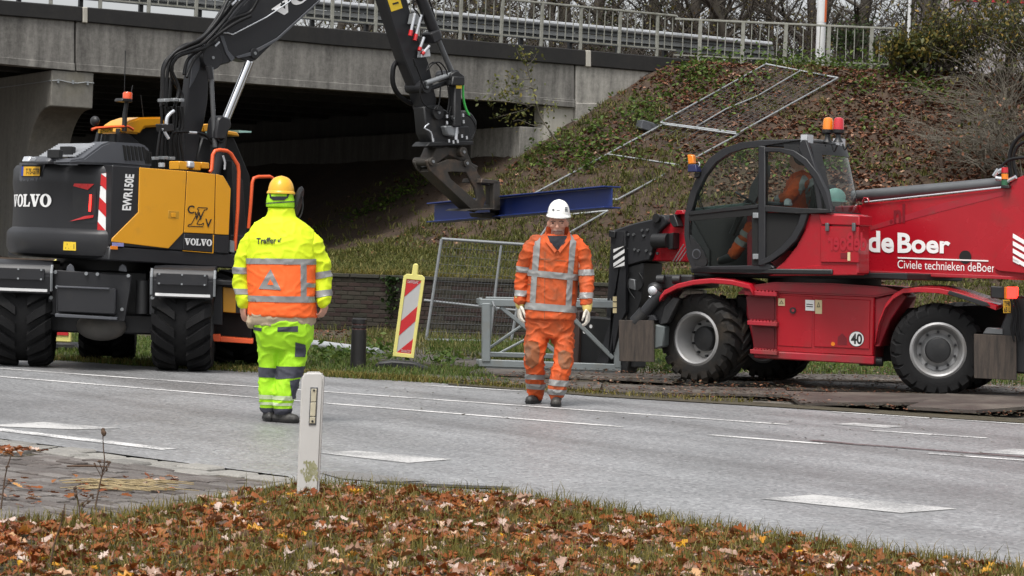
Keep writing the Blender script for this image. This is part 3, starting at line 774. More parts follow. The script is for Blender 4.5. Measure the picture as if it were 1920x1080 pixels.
# abutment and wing wall
M_MIDC = concrete('deck shaded concrete', [(.3, (.035, .033, .030)), (.5, (.085, .08, .073)), (.7, (.15, .142, .13))])  # darker concrete tone carries the shade cast by the deck
abut = fthing('bridge_abutment', 'pale grey concrete abutment with wing wall running into the leafy slope', 'abutment', B)
uA, zA = B.uz(975, 237, .12)
uE = B.uz(1268, 140)[0]
MB().box(uA, uE + 3, .12, 2.4, 1.0, zA).build('abutment_wall', M_WING, abut, .02, 0)  # front stretch coloured paler, where light still reaches under the deck
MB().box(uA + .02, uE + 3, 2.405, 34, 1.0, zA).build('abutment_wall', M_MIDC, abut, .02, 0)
MB().box(uA + .75, uE + 3, .3, 34, zA - .05, zt - .4).build('back_wall', M_SHADE, abut)
MB().prism(B.pts([(1020, 330), (1077, 330), (1077, 202), (1020, 198)], .06), .06, .5).build('side_panel', M_PALE, abut, .012, 0)
MB().prism(B.pts([(1020, 186), (1078, 191), (1078, 202), (1020, 197)], -.06), -.06, .5).build('bearing_ledge', M_BEAM, abut, .012, 0)
MB().prism(B.pts([(1080, 345), (1268, 345), (1268, 138), (1080, 122)], .0), .0, .45).build('wing_wall', M_WING, abut, .02, 0)
MB().prism(B.pts([(1080, 345), (1262, 345), (1262, 196), (1080, 193)], -.05), -.05, .3).build('wing_wall_footing', M_WING, abut, .015, 0)
# hammerhead pier
Bp = Fr(B.w(B.uz(97, 140)[0], 0, 0), 120)
pier = fthing('bridge_pier', 'grey concrete hammerhead pier with curved underside under the bridge on the left', 'bridge pier', Bp)
zc, zs = B.uz(97, 131)[1], B.uz(97, 199)[1]
wq = B.uz(176, 140)[0] - B.uz(97, 140)[0]
prof = [(0, zc), (0, zs), (.22, zs - .02)] + [(.22 + 1.25 * math.sin(a), zs - .02 - 1.35 * (1 - math.cos(a))) for a in np.linspace(.15, math.pi / 2, 8)] + [(1.47, 0), (5.0, 0), (5.0, zc)]
MB().prism(prof, -wq, 0).build('pier_body', M_PIER, pier, .02, 30)
MB().tube([Bp.p3(100, 0, 0) * 0 + Vector((-.02, -wq * t, zc - .22 + .02 * math.sin(9 * t))) for t in np.linspace(0, 1, 6)], .012, 5).build('cable_conduit', M_GALV, pier)
MB().tube([Vector((u, .02, zc - .22)) for u in np.linspace(0, 4, 8)], .012, 5).build('cable_conduit', M_GALV, pier)
for t in (.15, .5, .85): MB().box(-.035, 0, -wq * t - .02, -wq * t + .02, zc - .26, zc - .18).build('conduit_clip', M_GALV, pier)
MB().box(.0, 26, -.9, -.05, 0, .02).build('pier_footing', M_PIER, pier)
Bp2 = dup(pier); Bp2.location = pier.location + B.V * 9; Bp2['label'] = 'second hammerhead pier standing in the dark deeper under the bridge'

# railings
rail_px = [190, 287, 380, 473, 557, 638, 720, 801, 880.6, 955, 1029, 1100, 1169.5, 1237]
ru0, ru1 = B.uz(190, 60)[0], B.uz(1237, 90)[0]; sp = (ru1 - ru0) / 13
def zline(x): return B.uz(x, band_t(x))[1]
rail = fthing('bridge_railing', 'pale grey steel railing with square posts along the bridge edge', 'railing', B)
zr0, zr1 = zline(190), zline(1237)
def zr(u): return zr0 + (zr1 - zr0) * (u - ru0) / (ru1 - ru0)
post_m = MB().box(-.035, .035, -.03, .03, -.1, 1.0).mesh('post', .006, 0); post_m.materials.append(M_RAIL)
bal_m = MB().box(-.009, .009, -.009, .009, .2, .98).mesh('baluster', .0, 0); bal_m.materials.append(M_RAIL)
def put(me, name, par, u, z, dz=0):
    o = bpy.data.objects.new(name, me); COL.objects.link(o); o.parent = par; o.location = (u, .12, z); o.rotation_euler = (random.uniform(-.012, .012), random.uniform(-.012, .012), 0)
for k in range(-4, 14):
    u = ru0 + k * sp; put(post_m, 'post', rail, u, zr(u))
    for j in range(1, 5):
        uu = u + sp * j / 5
        if k < 13 or j < 3: put(bal_m, 'baluster', rail, uu, zr(uu))
ua, ue = ru0 - 4.2 * sp, ru1 + .5 * sp
MB().bar((ua, .12, zr(ua) + 1.0), (ue, .12, zr(ue) + 1.0), .07, .045).build('top_rail', M_RAIL, rail, .008, 0)
MB().bar((ua, .12, zr(ua) + .2), (ue, .12, zr(ue) + .2), .04, .03).build('bottom_rail', M_RAIL, rail, 0, 0)
guard = fthing('guard_rail', 'bright galvanised guard rail beam on the bridge behind the railing', 'guard rail', B)
zg = lambda u: zr(u) + .50
gm = MB()
for (dy, z0, z1) in ((0, .02, .12), (-.03, -.10, -.0), (0, -.22, -.11)):
    a, b = ua - 3, ue + 3.6
    gm.raw([(a, 1.2 + dy - .04, zg(a) + z0), (b, 1.2 + dy - .04, zg(b) + z0), (b, 1.2 + dy, zg(b) + z1), (a, 1.2 + dy, zg(a) + z1), (a, 1.28, zg(a) + z0), (b, 1.28, zg(b) + z0), (b, 1.28, zg(b) + z1), (a, 1.28, zg(a) + z1)],
           [(0, 1, 2, 3), (7, 6, 5, 4), (3, 2, 6, 7), (0, 4, 5, 1)])
gm.build('beam', mat('dull guard beam', (.10, .105, .105), .6, .2, .2, 5, (.12, .12, .10), .3), guard)
MB().tube([(ua - 3, 1.15, zg(ua - 3) + .17), (ru1 - .2, 1.15, zg(ru1 - .2) + .17), (ue + 3.5, 1.15, zg(ue + 3.5) + .16)], .062, 10).build('top_tube', M_GUARD, guard)
for k in range(-4, 18):
    u = ru0 + k * 1.33
    MB().box(u - .04, u + .04, 1.26, 1.36, zr(u) - .3, zg(u) + .08).build('post', M_BLACK, guard)
far_rail = fthing('far_guard_rail', 'dull guard rail on the far side of the bridge road', 'guard rail', B)
MB().box(ua - 6, ue + 3, 9.6, 9.7, zr0 + .25, zr0 + .62).build('beam', M_GALV, far_rail)
MB().box(ua - 6, ue + 3, 9.9, 10.1, zr0 - .3, zr0 + .75).build('parapet', M_BAND, far_rail)
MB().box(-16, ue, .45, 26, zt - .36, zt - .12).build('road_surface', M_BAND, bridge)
# railing on the embankment
R2 = Fr(P(1280, 100, 56.2), 0)
rail2 = fthing('embankment_railing', 'pale grey steel railing standing in weeds on top of the embankment', 'railing', R2)
px2 = [1312, 1394, 1475, 1555, 1634]
pu = [R2.uz(x, 80)[0] for x in px2]; s2 = (pu[-1] - pu[0]) / 4
t2 = lambda u: np.interp(u, [pu[0], pu[-1]], [R2.uz(1312, 37.5)[1], R2.uz(1634, 52)[1]])
pm2 = MB().box(-.045, .045, -.035, .035, -1.25, 0).mesh('post', .006, 0); pm2.materials.append(M_RAIL)
bm2 = MB().box(-.010, .010, -.010, .010, -.88, 0).mesh('baluster', 0, 0); bm2.materials.append(M_RAIL)
for k in range(-1, 5):
    u = pu[0] + k * s2
    if k >= 0:
        o = bpy.data.objects.new('post', pm2); COL.objects.link(o); o.parent = rail2; o.location = (u, 0, float(t2(u))); o.rotation_euler = (0, random.uniform(-.015, .015), 0)
    for j in range(1, 5):
        uu = u + s2 * j / 5
        if (k == -1 and j < 3) or (k == 4 and j > 2): continue
        o = bpy.data.objects.new('baluster', bm2); COL.objects.link(o); o.parent = rail2; o.location = (uu, 0, float(t2(uu)) - .01); o.rotation_euler = (0, random.uniform(-.02, .02), 0)
u0, u1 = pu[0] - .6 * s2, pu[-1] + .55 * s2
dz = (float(t2(pu[-1])) - float(t2(pu[0]))) / (pu[-1] - pu[0])
zz = lambda u: float(t2(pu[0])) + dz * (u - pu[0])
MB().bar((u0, 0, zz(u0)), (u1, 0, zz(u1)), .06, .05).build('top_rail', M_RAIL, rail2, .008, 0)
MB().bar((u0, 0, zz(u0) - .86), (u1, 0, zz(u1) - .86), .04, .035).build('bottom_rail', M_RAIL, rail2, 0, 0)
# ------------------------------------------------------------------ machine helpers
class K:
    """adds parts to a thing, measured in a frame f"""
    def __init__(s, t, f): s.t, s.f = t, f
    def __call__(s, mb, name, m, parent=None, **kw):
        o = mb.build(name, m, parent or s.t, **kw)
        if parent is None:
            o.location = Vector((s.f.o.x, s.f.o.y, 0)) - Vector(s.t.location); o.rotation_euler = (0, 0, s.f.a)
        return o
    def poly(s, name, px, v0, v1, m, parent=None, bevel=.006, holes=(), **kw):
        pl = s.f.pts(px, v0); hl = [s.f.pts(h, v0) for h in holes]
        return s(MB().prism(pl, v0, v1, hl), name, m, parent, bevel=bevel, **kw)
    def tube(s, name, px, v, r, m, parent=None, n=8, smooth=0):
        pts = [s.f.p3(x, y, v if not hasattr(v, '__len__') else v[i]) for i, (x, y) in enumerate(px)]
        if smooth: pts = spline(pts, smooth)
        return s(MB().tube(pts, r, n), name, m, parent, ang=60)
    def write(s, name, vf, q, v, m, parent=None):
        vs, fs = on_quad(vf, [s.f.p3(x, y, v) for x, y in q])
        return s(MB().raw(vs, fs), name, m, parent, clean=False, ang=0)
def spline(P, k=5):
    P = [Vector(p) for p in P]; Q = [P[0]] + P + [P[-1]]; out = []
    for i in range(1, len(Q) - 2):
        a, b, c, d = Q[i - 1:i + 3]
        for j in range(k):
            t = j / k
            out.append(.5 * ((2 * b) + (c - a) * t + (2 * a - 5 * b + 4 * c - d) * t * t + (3 * b - a - 3 * c + d) * t ** 3))
    return out + [P[-1]]
def tyre_mesh(R, W, rim, n, skew, lug=.035, lw=.5, sq=.5, m=None, seg=5):
    mb = MB(); b = R - lug
    mb.lathe([(rim, -W * .40), (rim + .02, -W * .46), ((rim + b) / 2, -W * .5), (b - .06, -W * .48), (b - .012, -W * .40), (b, -W * .2), (b, W * .2), (b - .012, W * .40), (b - .06, W * .48), ((rim + b) / 2, W * .5), (rim + .02, W * .46), (rim, W * .40)], 56, cap=False)
    def pt(y, phi, top):
        f = abs(y) / (W / 2)
        r = (R - .004 * f) if f < .86 else R - .004 - (f - .86) * .30
        if not top: r = b - .012 - max(0, f - .84) * .45
        return (r * math.cos(phi), y, r * math.sin(phi))
    for k in range(n):
        for sgn in (-1, 1):
            ph = 2 * math.pi * (k + (.5 if sgn > 0 else 0)) / n; w = 2 * math.pi / n * lw
            ys = [(.015 + (W * .505 - .015) * t) for t in np.linspace(-.06, 1, seg)]
            vs = []
            for y in ys:
                f = y / (W / 2); c = ph + skew * f ** .85; ww = w * (.42 + .20 * f)
                for (dp, tp) in ((-ww, 0), (-ww * .75, 1), (ww * .75, 1), (ww, 0)): vs.append(pt(sgn * y, c + dp, tp))
            fs = []
            for i in range(seg - 1):
                a = i * 4
                for j in range(3): fs.append((a + j, a + j + 1, a + j + 5, a + j + 4))
            fs += [(0, 1, 2, 3), (len(vs) - 4, len(vs) - 3, len(vs) - 2, len(vs) - 1)]
            mb.raw(vs, fs)
    me = mb.mesh('tyre', 0, 30); me.materials.append(m or M_RUBBER)
    return me
def rim_mesh(rim, W, mat_, off):
    """dished disc rim, outer face towards -y"""
    mb = MB()
    mb.lathe([(rim + .012, -W * .44), (rim - .012, -W * .47), (rim - .03, -W * .44), (rim - .05, -W * .30), (rim - .07, -W * .12 + off), (rim * .62, -W * .10 + off), (rim * .5, -W * .16 + off), (.001, -W * .16 + off)], 40, cap=False)
    mb.lathe([(rim + .012, W * .44), (rim - .03, W * .44), (rim - .05, W * .1), (.001, W * .1)], 32, cap=False)
    me = mb.mesh('rim', 0, 30); me.materials.append(mat_)
    return me
def wheel(t, loc, rot, tyre, rim_r, W, rim_mat, hub_mat, off=0.0, hub_r=.13, bolts=8, bolt_r=.19):
    w = link('wheel', rim_mesh(rim_r, W, rim_mat, off), None, t)
    w.location = loc; w.rotation_euler = (0, 0, rot)
    o = bpy.data.objects.new('tyre', tyre); COL.objects.link(o); o.parent = w
    y0 = -W * .16 + off
    h = MB().lathe([(hub_r, y0 + .02), (hub_r, y0 - .07), (hub_r * .9, y0 - .085), (hub_r * .45, y0 - .095), (.001, y0 - .095)], 24).build('hub', hub_mat, w)
    bm_ = MB().cyl((0, y0 + .02, 0), (0, y0 - .028, 0), .016, .013, 6).mesh('bolt', 0, 30); bm_.materials.append(M_CHAR)
    for k in range(bolts):
        a = 2 * math.pi * (k + .5) / bolts
        b = bpy.data.objects.new('bolt', bm_); COL.objects.link(b); b.parent = w; b.location = (bolt_r * math.cos(a), 0, bolt_r * math.sin(a))
    return w

# ------------------------------------------------------------------ wheeled excavator
E = Fr(((256 - 960) / FPX * 25.2, 25.2), 45)
exc = thing('excavator', 'yellow and charcoal wheeled excavator seen from behind holding a blue beam in its grapple', 'excavator', (E.o.x, E.o.y, 0))
k = K(exc, E)
RC = 1.38
def arc_px(px, py, r=RC):
    d = ray(px, py); o = CAMP - E.o
    a = d.x ** 2 + d.y ** 2; b = 2 * (o.x * d.x + o.y * d.y); c = o.x ** 2 + o.y ** 2 - r * r
    D = b * b - 4 * a * c
    t = (-b - math.sqrt(max(D, 0))) / (2 * a)
    p = CAMP + d * t - E.o
    return math.atan2(p.dot(E.V), p.dot(E.U)) % (2 * math.pi), p.z
def arc_pt(th, z, r=RC): return Vector((r * math.cos(th), r * math.sin(th), z))
z_top = arc_px(205, 309)[1]; z_bot = arc_px(205, 486)[1]
th0, th1 = math.atan2(-.95, -1.0) % (2 * math.pi), math.atan2(.95, -1.0)
# counterweight: one rounded body with a swollen lower belt
prof = [(-.30, z_bot + .015), (-.10, z_bot), (-.03, z_bot + .03), (0, z_bot + .09), (0, z_bot + .235), (-.012, z_bot + .265), (-.055, z_bot + .30), (-.06, z_top - .30), (-.045, z_top - .2), (-.05, z_top - .05), (-.075, z_top - .012), (-.12, z_top), (-.4, z_top + .01)]
mb = MB(); cols = []
for i in range(25):
    th = th0 + (th1 - th0) * i / 24
    edge = .035 if i in (0, 24) else 0
    cols.append([mb.bm.verts.new(arc_pt(th, z, RC + dr - edge)) for dr, z in prof])
for a, b in zip(cols, cols[1:]):
    for j in range(len(prof) - 1): mb.bm.faces.new((a[j], a[j + 1], b[j + 1], b[j]))
for cc in (cols[0], cols[-1]): mb.bm.faces.new(cc)
mb.bm.faces.new([c[-1] for c in cols]); mb.bm.faces.new([c[0] for c in cols])
cw = k(mb, 'counterweight', M_CHAR, ang=40)
def decal(name, px, m, r=RC - .045, nu=8, parent=None, th=.0):
    """a quad (bl, br, tr, tl in the photo) laid round the counterweight"""
    q = [arc_px(*p, r) for p in px]; mb = MB(); rows = []
    for j in range(2):
        row = []
        for i in range(nu + 1):
            t = i / nu
            a = (q[0][0] * (1 - t) + q[1][0] * t, q[0][1] * (1 - t) + q[1][1] * t) if j == 0 else (q[3][0] * (1 - t) + q[2][0] * t, q[3][1] * (1 - t) + q[2][1] * t)
            row.append(mb.bm.verts.new(arc_pt(a[0], a[1], r + .004 + th)))
        rows.append(row)
    for i in range(nu): mb.bm.faces.new((rows[0][i], rows[0][i + 1], rows[1][i + 1], rows[1][i]))
    return k(mb, name, m, parent=parent or cw, clean=False, ang=60)
def arc_write(name, vf, px, m, r=RC - .045, parent=None):
    q = [arc_px(*p, r) for p in px]; out = []
    for x, y in vf[0]:
        th = (q[0][0] * (1 - x) + q[1][0] * x) * (1 - y) + (q[3][0] * (1 - x) + q[2][0] * x) * y
        z = (q[0][1] * (1 - x) + q[1][1] * x) * (1 - y) + (q[3][1] * (1 - x) + q[2][1] * x) * y
        out.append(arc_pt(th, z, r + .009))
    return k(MB().raw(out, vf[1]), name, m, parent=parent or cw, clean=False, ang=0)
VV = volvo_vf()
RI = RC - .058
arc_write('lettering', VV, [(27, 388), (97, 388), (97, 364), (28, 365)], M_WHITE, RI)
# number plate in its recess
decal('plate_recess', [(37, 341), (74, 342), (86, 306), (37, 305)], M_CHAR2, RI + .008)
decal('painted_plate_shadow', [(41, 331), (78, 331), (80, 309), (42, 309)], M_DARKIN, RI + .013, th=.002)  # dark quad stands in for the shadow behind the plate
decal('number_plate', [(44.5, 330), (76, 330), (77, 312.5), (45.5, 312.5)], M_PLATEY, RI + .02, th=.008)
decal('plate_strip', [(42, 330), (45.5, 330), (46.5, 312.5), (43, 312.5)], M_PLATEB, RI + .02, th=.009, nu=2)
arc_write('plate_lettering', text_vf('T-75-GTR', .012), [(49, 327), (75, 327), (75.5, 316), (50, 316)], M_BLK, RI + .029)
# tail lamp recess, reflectors
decal('lamp_recess', [(136, 418), (180, 418), (180, 352), (137, 352)], M_CHAR, RI + .002)
for q in ([(138, 349), (165, 356), (177, 345), (140, 344)], [(131, 415), (175, 408), (176, 403), (160, 405)]):
    decal('reflector', q, M_REFRED, RI + .01, th=.004)
o = decal('tail_lamp', [(167, 396), (171, 397), (173, 365), (169, 365)], M_LAMPRED, RI + .02, th=.01, nu=3)
# chevron board
st = [(191.5, 327), (211.5, 321), (206, 454), (181.5, 446)]
decal('chevron_board', [(181.5, 447), (206, 454), (212, 321), (190, 326)], M_WHITE, RI + .006)
def lerp2(a, b, t): return (a[0] + (b[0] - a[0]) * t, a[1] + (b[1] - a[1]) * t)
TL, TR, BL, BR = (190, 326), (212, 321), (181.5, 447), (206, 454)
hcol = [(-.17, .0), (.20, .39), (.58, .78), (.96, 1.0)]
for a, b in ((-.02, .17), (.36, .55), (.74, .93)):
    # red stripes fall to the right
    l0, l1 = max(0, a - .19 + .0), b - .19
    L0, L1 = lerp2(TL, BL, max(0, a - .0)), lerp2(TL, BL, min(1, b))
    R0, R1 = lerp2(TR, BR, min(1, a + .17)), lerp2(TR, BR, min(1, b + .17))
    decal('red_stripe', [L1, R1, R0, L0], M_REFRED, RI + .006, th=.003, nu=4)
decal('red_stripe', [lerp2(TL, BL, .0), lerp2(TR, BR, .01), TR, lerp2(TL, TR, .25)], M_REFRED, RI + .006, th=.003, nu=4)
dw = decal('warning_sign', [(119, 469), (143, 470), (143, 454), (120, 453)], M_STKY, RC + .0, th=.003)
arc_write('warning_mark', glyph_vf([([(0, 0), (.42, 0), (.21, 1)], [[(.09, .1), (.33, .1), (.21, .72)]]), ([(.6, .3), (.8, .3), (.8, .5), (.6, .5)], []), ([(.88, 0), (.95, 0), (.95, .8), (.88, .8)], [])]), [(123, 466.5), (141, 467), (141, 456), (123, 455.5)], M_BLK, RC - .002)
# upper body behind the side panels
V0 = -.95
k.poly('upper_frame', [(206, 462), (470, 479), (472, 505), (203, 488)], V0, .9, M_CHAR, bevel=.012)
k.poly('upper_body', [(211, 309.5), (261, 313), (404, 326), (419, 329), (433, 354), (430, 477), (208, 460)], V0, .55, M_CHAR, bevel=.01)
k.poly('upper_deck', [(433, 440), (500, 446), (500, 484), (432, 478)], V0 + .1, .8, M_CHAR, bevel=.01)
k.poly('side_panel', [(262, 314), (350, 321), (344, 436), (316, 466), (209.5, 453), (210, 447.5), (259.5, 398)], V0 - .012, V0 + .0, M_YEL, bevel=.004)
k.poly('side_door', [(351.5, 321), (404, 326.5), (401, 438.5), (345.5, 436)], V0 - .012, V0, M_YEL, bevel=.004)
k.poly('front_panel', [(405.5, 326.5), (419, 330), (433, 354), (429, 440.5), (402.5, 439)], V0 - .012, V0, M_YEL, bevel=.004)
k.poly('lower_panel', [(345.5, 438), (400, 440.5), (399, 473), (343.5, 468.5)], V0 - .01, V0, M_CHAR, bevel=.004)
k.poly('lower_panel', [(402, 441), (429, 442.5), (428, 475.5), (401, 473)], V0 - .01, V0, M_CHAR, bevel=.004)
for q in ([(343, 469.5), (400, 474), (400, 475), (343, 470.5)], [(399.7, 440), (401.2, 440), (400.2, 475), (398.8, 475)]):
    k.poly('trim_line', q, V0 - .014, V0 - .008, M_YEL, bevel=0)
k.write('lettering', VV, [(346, 459), (397, 461.5), (397.5, 449), (346.5, 446.5)], V0 - .016, M_WHITE)
k.write('lettering', text_vf('EWR150E', .035, 0, 0, 1.0), [(245.5, 394.5), (252, 327), (235, 326), (228.5, 394)], V0 - .006, M_WHITE)
cw_ = lambda s, q: k.write('lettering', text_vf(s, .02), q, V0 - .017, M_BLK)
cw_('C', [(351.5, 400), (364, 401), (365, 385.5), (352.5, 384.5)])
cw_('W', [(364, 412), (381, 413), (382, 398), (365, 397)])
cw_('V', [(384, 426), (396.5, 427), (397.5, 411), (385, 410)])
LO = [(372, 389), (389, 390), (388, 393), (383, 394), (369, 420), (377, 421), (382, 418), (380, 425), (352, 424), (354, 421), (359, 420), (373, 394), (370, 392), (372, 389)]
for a_, b_ in zip(LO, LO[1:]):
    k(MB().bar(E.p3(*a_, V0 - .014), E.p3(*b_, V0 - .014), .003, .008), 'lettering_outline', M_BLK, ang=0)
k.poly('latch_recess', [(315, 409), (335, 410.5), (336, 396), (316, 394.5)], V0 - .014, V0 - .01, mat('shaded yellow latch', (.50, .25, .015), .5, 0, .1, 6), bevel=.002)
k.poly('latch', [(322, 407), (330, 407.5), (330, 400), (322, 399.5)], V0 - .022, V0 - .012, M_YEL, bevel=.002)
k.poly('data_sticker', [(211, 461.5), (232, 462.5), (232, 455.5), (211, 454.5)], V0 - .018, V0 - .01, mat('blue white sticker', (.25, .25, .5), .5, 0, .5, 60), bevel=0)
k.poly('side_marker', [(209, 467.5), (221, 468), (221, 461.5), (209, 461)], V0 - .02, V0, M_AMBER, bevel=.002)
# engine hood with louvres
k.poly('engine_hood', [(128, 307), (132, 300), (158, 296), (193, 270), (206, 265.5), (264, 269), (277, 274), (286, 290), (286, 315), (214, 309)], -.80, -.5, M_CHAR2, bevel=.02, seg=2)
for i in range(6):
    x = 231 + i * 7.2
    k.poly('louvre', [(x + 4, 300), (x + 8, 301), (x + 5, 274 + i * .6), (x, 272 + i * .6)], -.812, -.79, M_DARKIN, bevel=0)
for i in range(4):
    x = 273 + i * 3
    k.poly('louvre', [(x + 1, 307), (x + 2.6, 307), (x + 2, 281 + i * 1.5), (x + .4, 280 + i * 1.5)], -.812, -.79, M_DARKIN, bevel=0)
gr = MB()
for i in range(9):
    a = E.p3(153 + i * 4.4, 294 - i * 2.7, -.78); gr.bar(a + Vector((0, .1, .012)), a + Vector((0, .75, .012)), .012, .02)
k(gr, 'grille', M_CLEAR, ang=0)
k.poly('rear_cover', [(88, 306), (92, 297), (104, 293), (124, 297), (128, 308)], -.45, -.05, M_CHAR2, bevel=.02)
for (x, y) in ((61, 299), (115, 288), (139, 282)):
    k.poly('work_lamp', [(x - 8, y + 4), (x + 6, y + 3), (x + 8, y - 3), (x - 4, y - 6)] if x == 61 else [(x - 4, y + 8), (x + 3, y + 10), (x + 4, y - 6), (x - 4, y - 8)], -.5 if x == 61 else -.6, -.38, M_BLACK if x != 61 else M_CLEAR, bevel=.006)
# cab on the far side
cv = .28
k.poly('cab_body', [(236, 320), (240, 250), (250, 240), (300, 234), (440, 258), (470, 330), (470, 470), (236, 470)], cv, cv + .42, M_DARKIN, bevel=.02)
k.poly('cab_roof', [(226, 250), (229, 236), (244, 226), (262, 220), (305, 219), (312, 232), (308, 237), (272, 239), (262, 252), (243, 250)], cv - .1, cv + .28, M_YEL, bevel=.02, seg=2)
k.poly('cab_roof_front', [(380, 233), (392, 232), (398, 246), (382, 247)], cv - .1, cv + .2, M_YEL, bevel=.01)
k.poly('cab_roof_front', [(422, 244), (446, 248), (450, 256), (424, 252)], cv - .1, cv + .1, M_YEL, bevel=.01)
k.poly('visor', [(447, 244), (472, 246), (471, 248.5), (449, 249)], cv, .9, M_TEAL, bevel=0)
k.poly('rear_sign', [(187, 250), (212, 247), (213, 237), (188, 239)], cv - .14, cv - .1, M_PLATEY, bevel=.004)
k.write('sign_text', marks_vf(6, 3), [(189, 248), (210.5, 245.5), (211.5, 239.5), (190, 242)], cv - .146, M_BLK)
k.tube('hand_rail', [(172, 243), (180, 240), (214, 238), (240, 237), (250, 243)], cv - .16, .016, M_ORAIL, n=6)
k.tube('beacon_pole', [(233, 246), (234, 214), (238, 190)], cv - .15, [.028, .026, .022], M_BLACK, n=8)
k.poly('beacon_base', [(228, 190), (249, 192), (247, 185), (230, 184)], cv - .22, cv - .08, M_BLACK, bevel=.006)
k(MB().lathe([(.052, 0), (.052, .06), (.043, .075), (.001, .08)], 16, Matrix.Translation(E.p3(239, 186, cv - .15)), 'z'), 'beacon', mat('orange red beacon', (.75, .09, .02), .25, 0, .1, 10, coat=.5))
k.tube('aerial', [(233, 190), (235, 95)], cv - .1, .005, M_BLACK, n=5)
k.tube('aerial', [(245, 178), (249, 160)], cv - .1, .006, M_BLACK, n=5)
k.tube('aerial', [(270, 228), (264, 178)], cv + .1, .004, M_BLACK, n=5)
k(MB().ell(E.p3(178, 227, cv - .1), .045, .06, .055), 'mirror', M_BLACK)
k.poly('cab_pillar', [(180, 275), (186, 247), (191, 247), (186, 275)], cv - .05, cv, M_CHAR, bevel=0)
k.poly('cab_quarter', [(224, 240), (245, 252), (262, 268), (262, 300), (224, 290)], cv - .08, cv, M_CHAR, bevel=.01)
k.poly('rear_glass', [(188, 275), (192, 252), (222, 250), (226, 275)], cv - .03, cv - .01, mat('dark glass', (.02, .022, .024), .1, 0, .1, 3, coat=.5), bevel=0)
# boom
v0, v1 = -.34, -.14
boom = k.poly('boom_base', [(340, 330), (344, 300), (346, 232), (356, 145), (360, 122), (366, 106), (392, 98), (402, 112), (393, 130), (390, 190), (383, 232), (376, 256), (368, 303), (366, 330)], v0 + .04, v1 - .04, M_CHAR, bevel=.012)
k.poly('boom_plate', [(356, 165), (361, 122), (370, 106), (380, 102), (374, 130), (364, 152)], v0 + .03, v0 + .05, M_CHAR2, parent=boom, bevel=.004)
arm2 = k.poly('boom', [(377, 99), (383, 87), (404, 74), (424, 44), (470, -6), (530, -62), (640, -75), (700, -98), (712, -70), (664, -42), (600, 1), (522, 72), (480, 113), (468, 116), (441, 109), (430, 118), (408, 124), (394, 125), (380, 112)], v0, v1, M_CHAR, bevel=.012)
k.poly('gusset', [(441, 109), (428, 94), (420, 68), (412, 66), (424, 100), (434, 116)], v0 - .012, v0, M_CHAR2, parent=arm2, bevel=.004)
k.poly('reinforcing_rib', [(443, 106), (470, 98), (520, 71), (600, -1), (601, 2), (522, 75), (474, 104), (446, 110)], v0 - .02, v0, M_CHAR2, parent=arm2, bevel=.004)
k.write('lettering', VV, [(520, 37), (672, -66), (657, -84), (509, 17)], v0 - .006, M_WHITE)
def pin(name, px, py, r, va, vb, m=M_CHAR):
    a = E.p3(px, py, va); k(MB().cyl(a, (a.x, vb, a.z), r, n=20), name, m, bevel=.004)
    k(MB().cyl((a.x, va, a.z), (a.x, va - .012, a.z), .018, n=8), 'pin_bolt', M_GALV)
pin('pivot', 399, 108, .13, v0 - .04, v1 + .04); pin('pivot', 478, 100, .055, v0 - .025, v1 + .02)
# boom cylinder: chrome rod in a dark barrel
k.tube('cylinder_rod', [(420, 228), (466, 116)], -.42, .036, M_CHROME, n=14)
k.tube('cylinder_rod', [(424, 228), (470, 116)], -.06, .036, M_CHROME, n=14)
k.tube('cylinder_barrel', [(402, 330), (421, 222)], -.42, .062, M_CHAR, n=14)
k.poly('cylinder_head', [(405, 248), (408, 224), (416, 216), (433, 222), (436, 236), (428, 248), (424, 262), (405, 262)], -.52, -.34, M_CHAR, bevel=.02)
k.tube('steel_pipe', [(396, 126), (397, 160), (400, 220), (403, 276)], -.46, .026, M_STEELDK, n=10)
k.tube('steel_pipe', [(391, 124), (395, 148)], -.46, .036, M_CHAR, n=10)
k.tube('cylinder_hose', [(408, 262), (416, 266), (424, 252), (428, 236)], -.5, .012, M_HOSE, smooth=4)
# silver pipe along the boom
k.tube('steel_pipe', [(590, -40), (540, 5), (500, 32), (436, 65), (428, 62), (408, 61), (398, 72), (377, 87)], v0 - .02, .008, M_CLEAR, n=6)
for (x, y) in ((386, 80), (393, 72), (402, 68), (408, 82), (440, 4), (452, -4)):
    k.tube('hose_fitting', [(x - 5, y + 5), (x + 3, y - 3)], v0 - .035, .013, M_CLEAR, n=8)
# hose bundles
hb = [([(302, 200 + 0), (304, 165), (305, 130), (313, 112), (335, 95), (362, 82), (395, 55), (420, 25), (450, -15), (480, -40)], -.3), ([(318, 190), (322, 140), (325, 112), (338, 96), (366, 84), (400, 52), (430, 18), (468, -20)], -.25),
      ([(312, 200), (313, 150), (318, 118), (330, 103), (356, 92), (385, 78), (420, 40), (445, 8), (480, -25)], -.36), ([(328, 200), (335, 165), (322, 130), (332, 108), (352, 99), (378, 92), (396, 80), (428, 40), (465, 25), (478, 10), (490, -15)], -.4),
      ([(340, 190), (340, 175), (324, 150), (321, 120), (330, 96), (348, 84), (372, 78), (398, 46), (418, 15), (440, -20)], -.3), ([(308, 196), (306, 150), (310, 122), (326, 100), (345, 88), (380, 70), (410, 35), (425, 5), (440, -20)], -.42),
      ([(345, 140), (352, 112), (375, 92), (392, 84)], -.38), ([(350, 145), (362, 115), (380, 95), (400, 72), (440, 44), (470, 30)], -.42)]
hm = [MB() for _ in hb]
for mb_, (px, v) in zip(hm, hb):
    k(mb_.tube(spline([E.p3(x, y, v + .03 * math.sin(i)) for i, (x, y) in enumerate(px)], 5), .019, 7), 'hydraulic_hose', M_HOSE, ang=60)
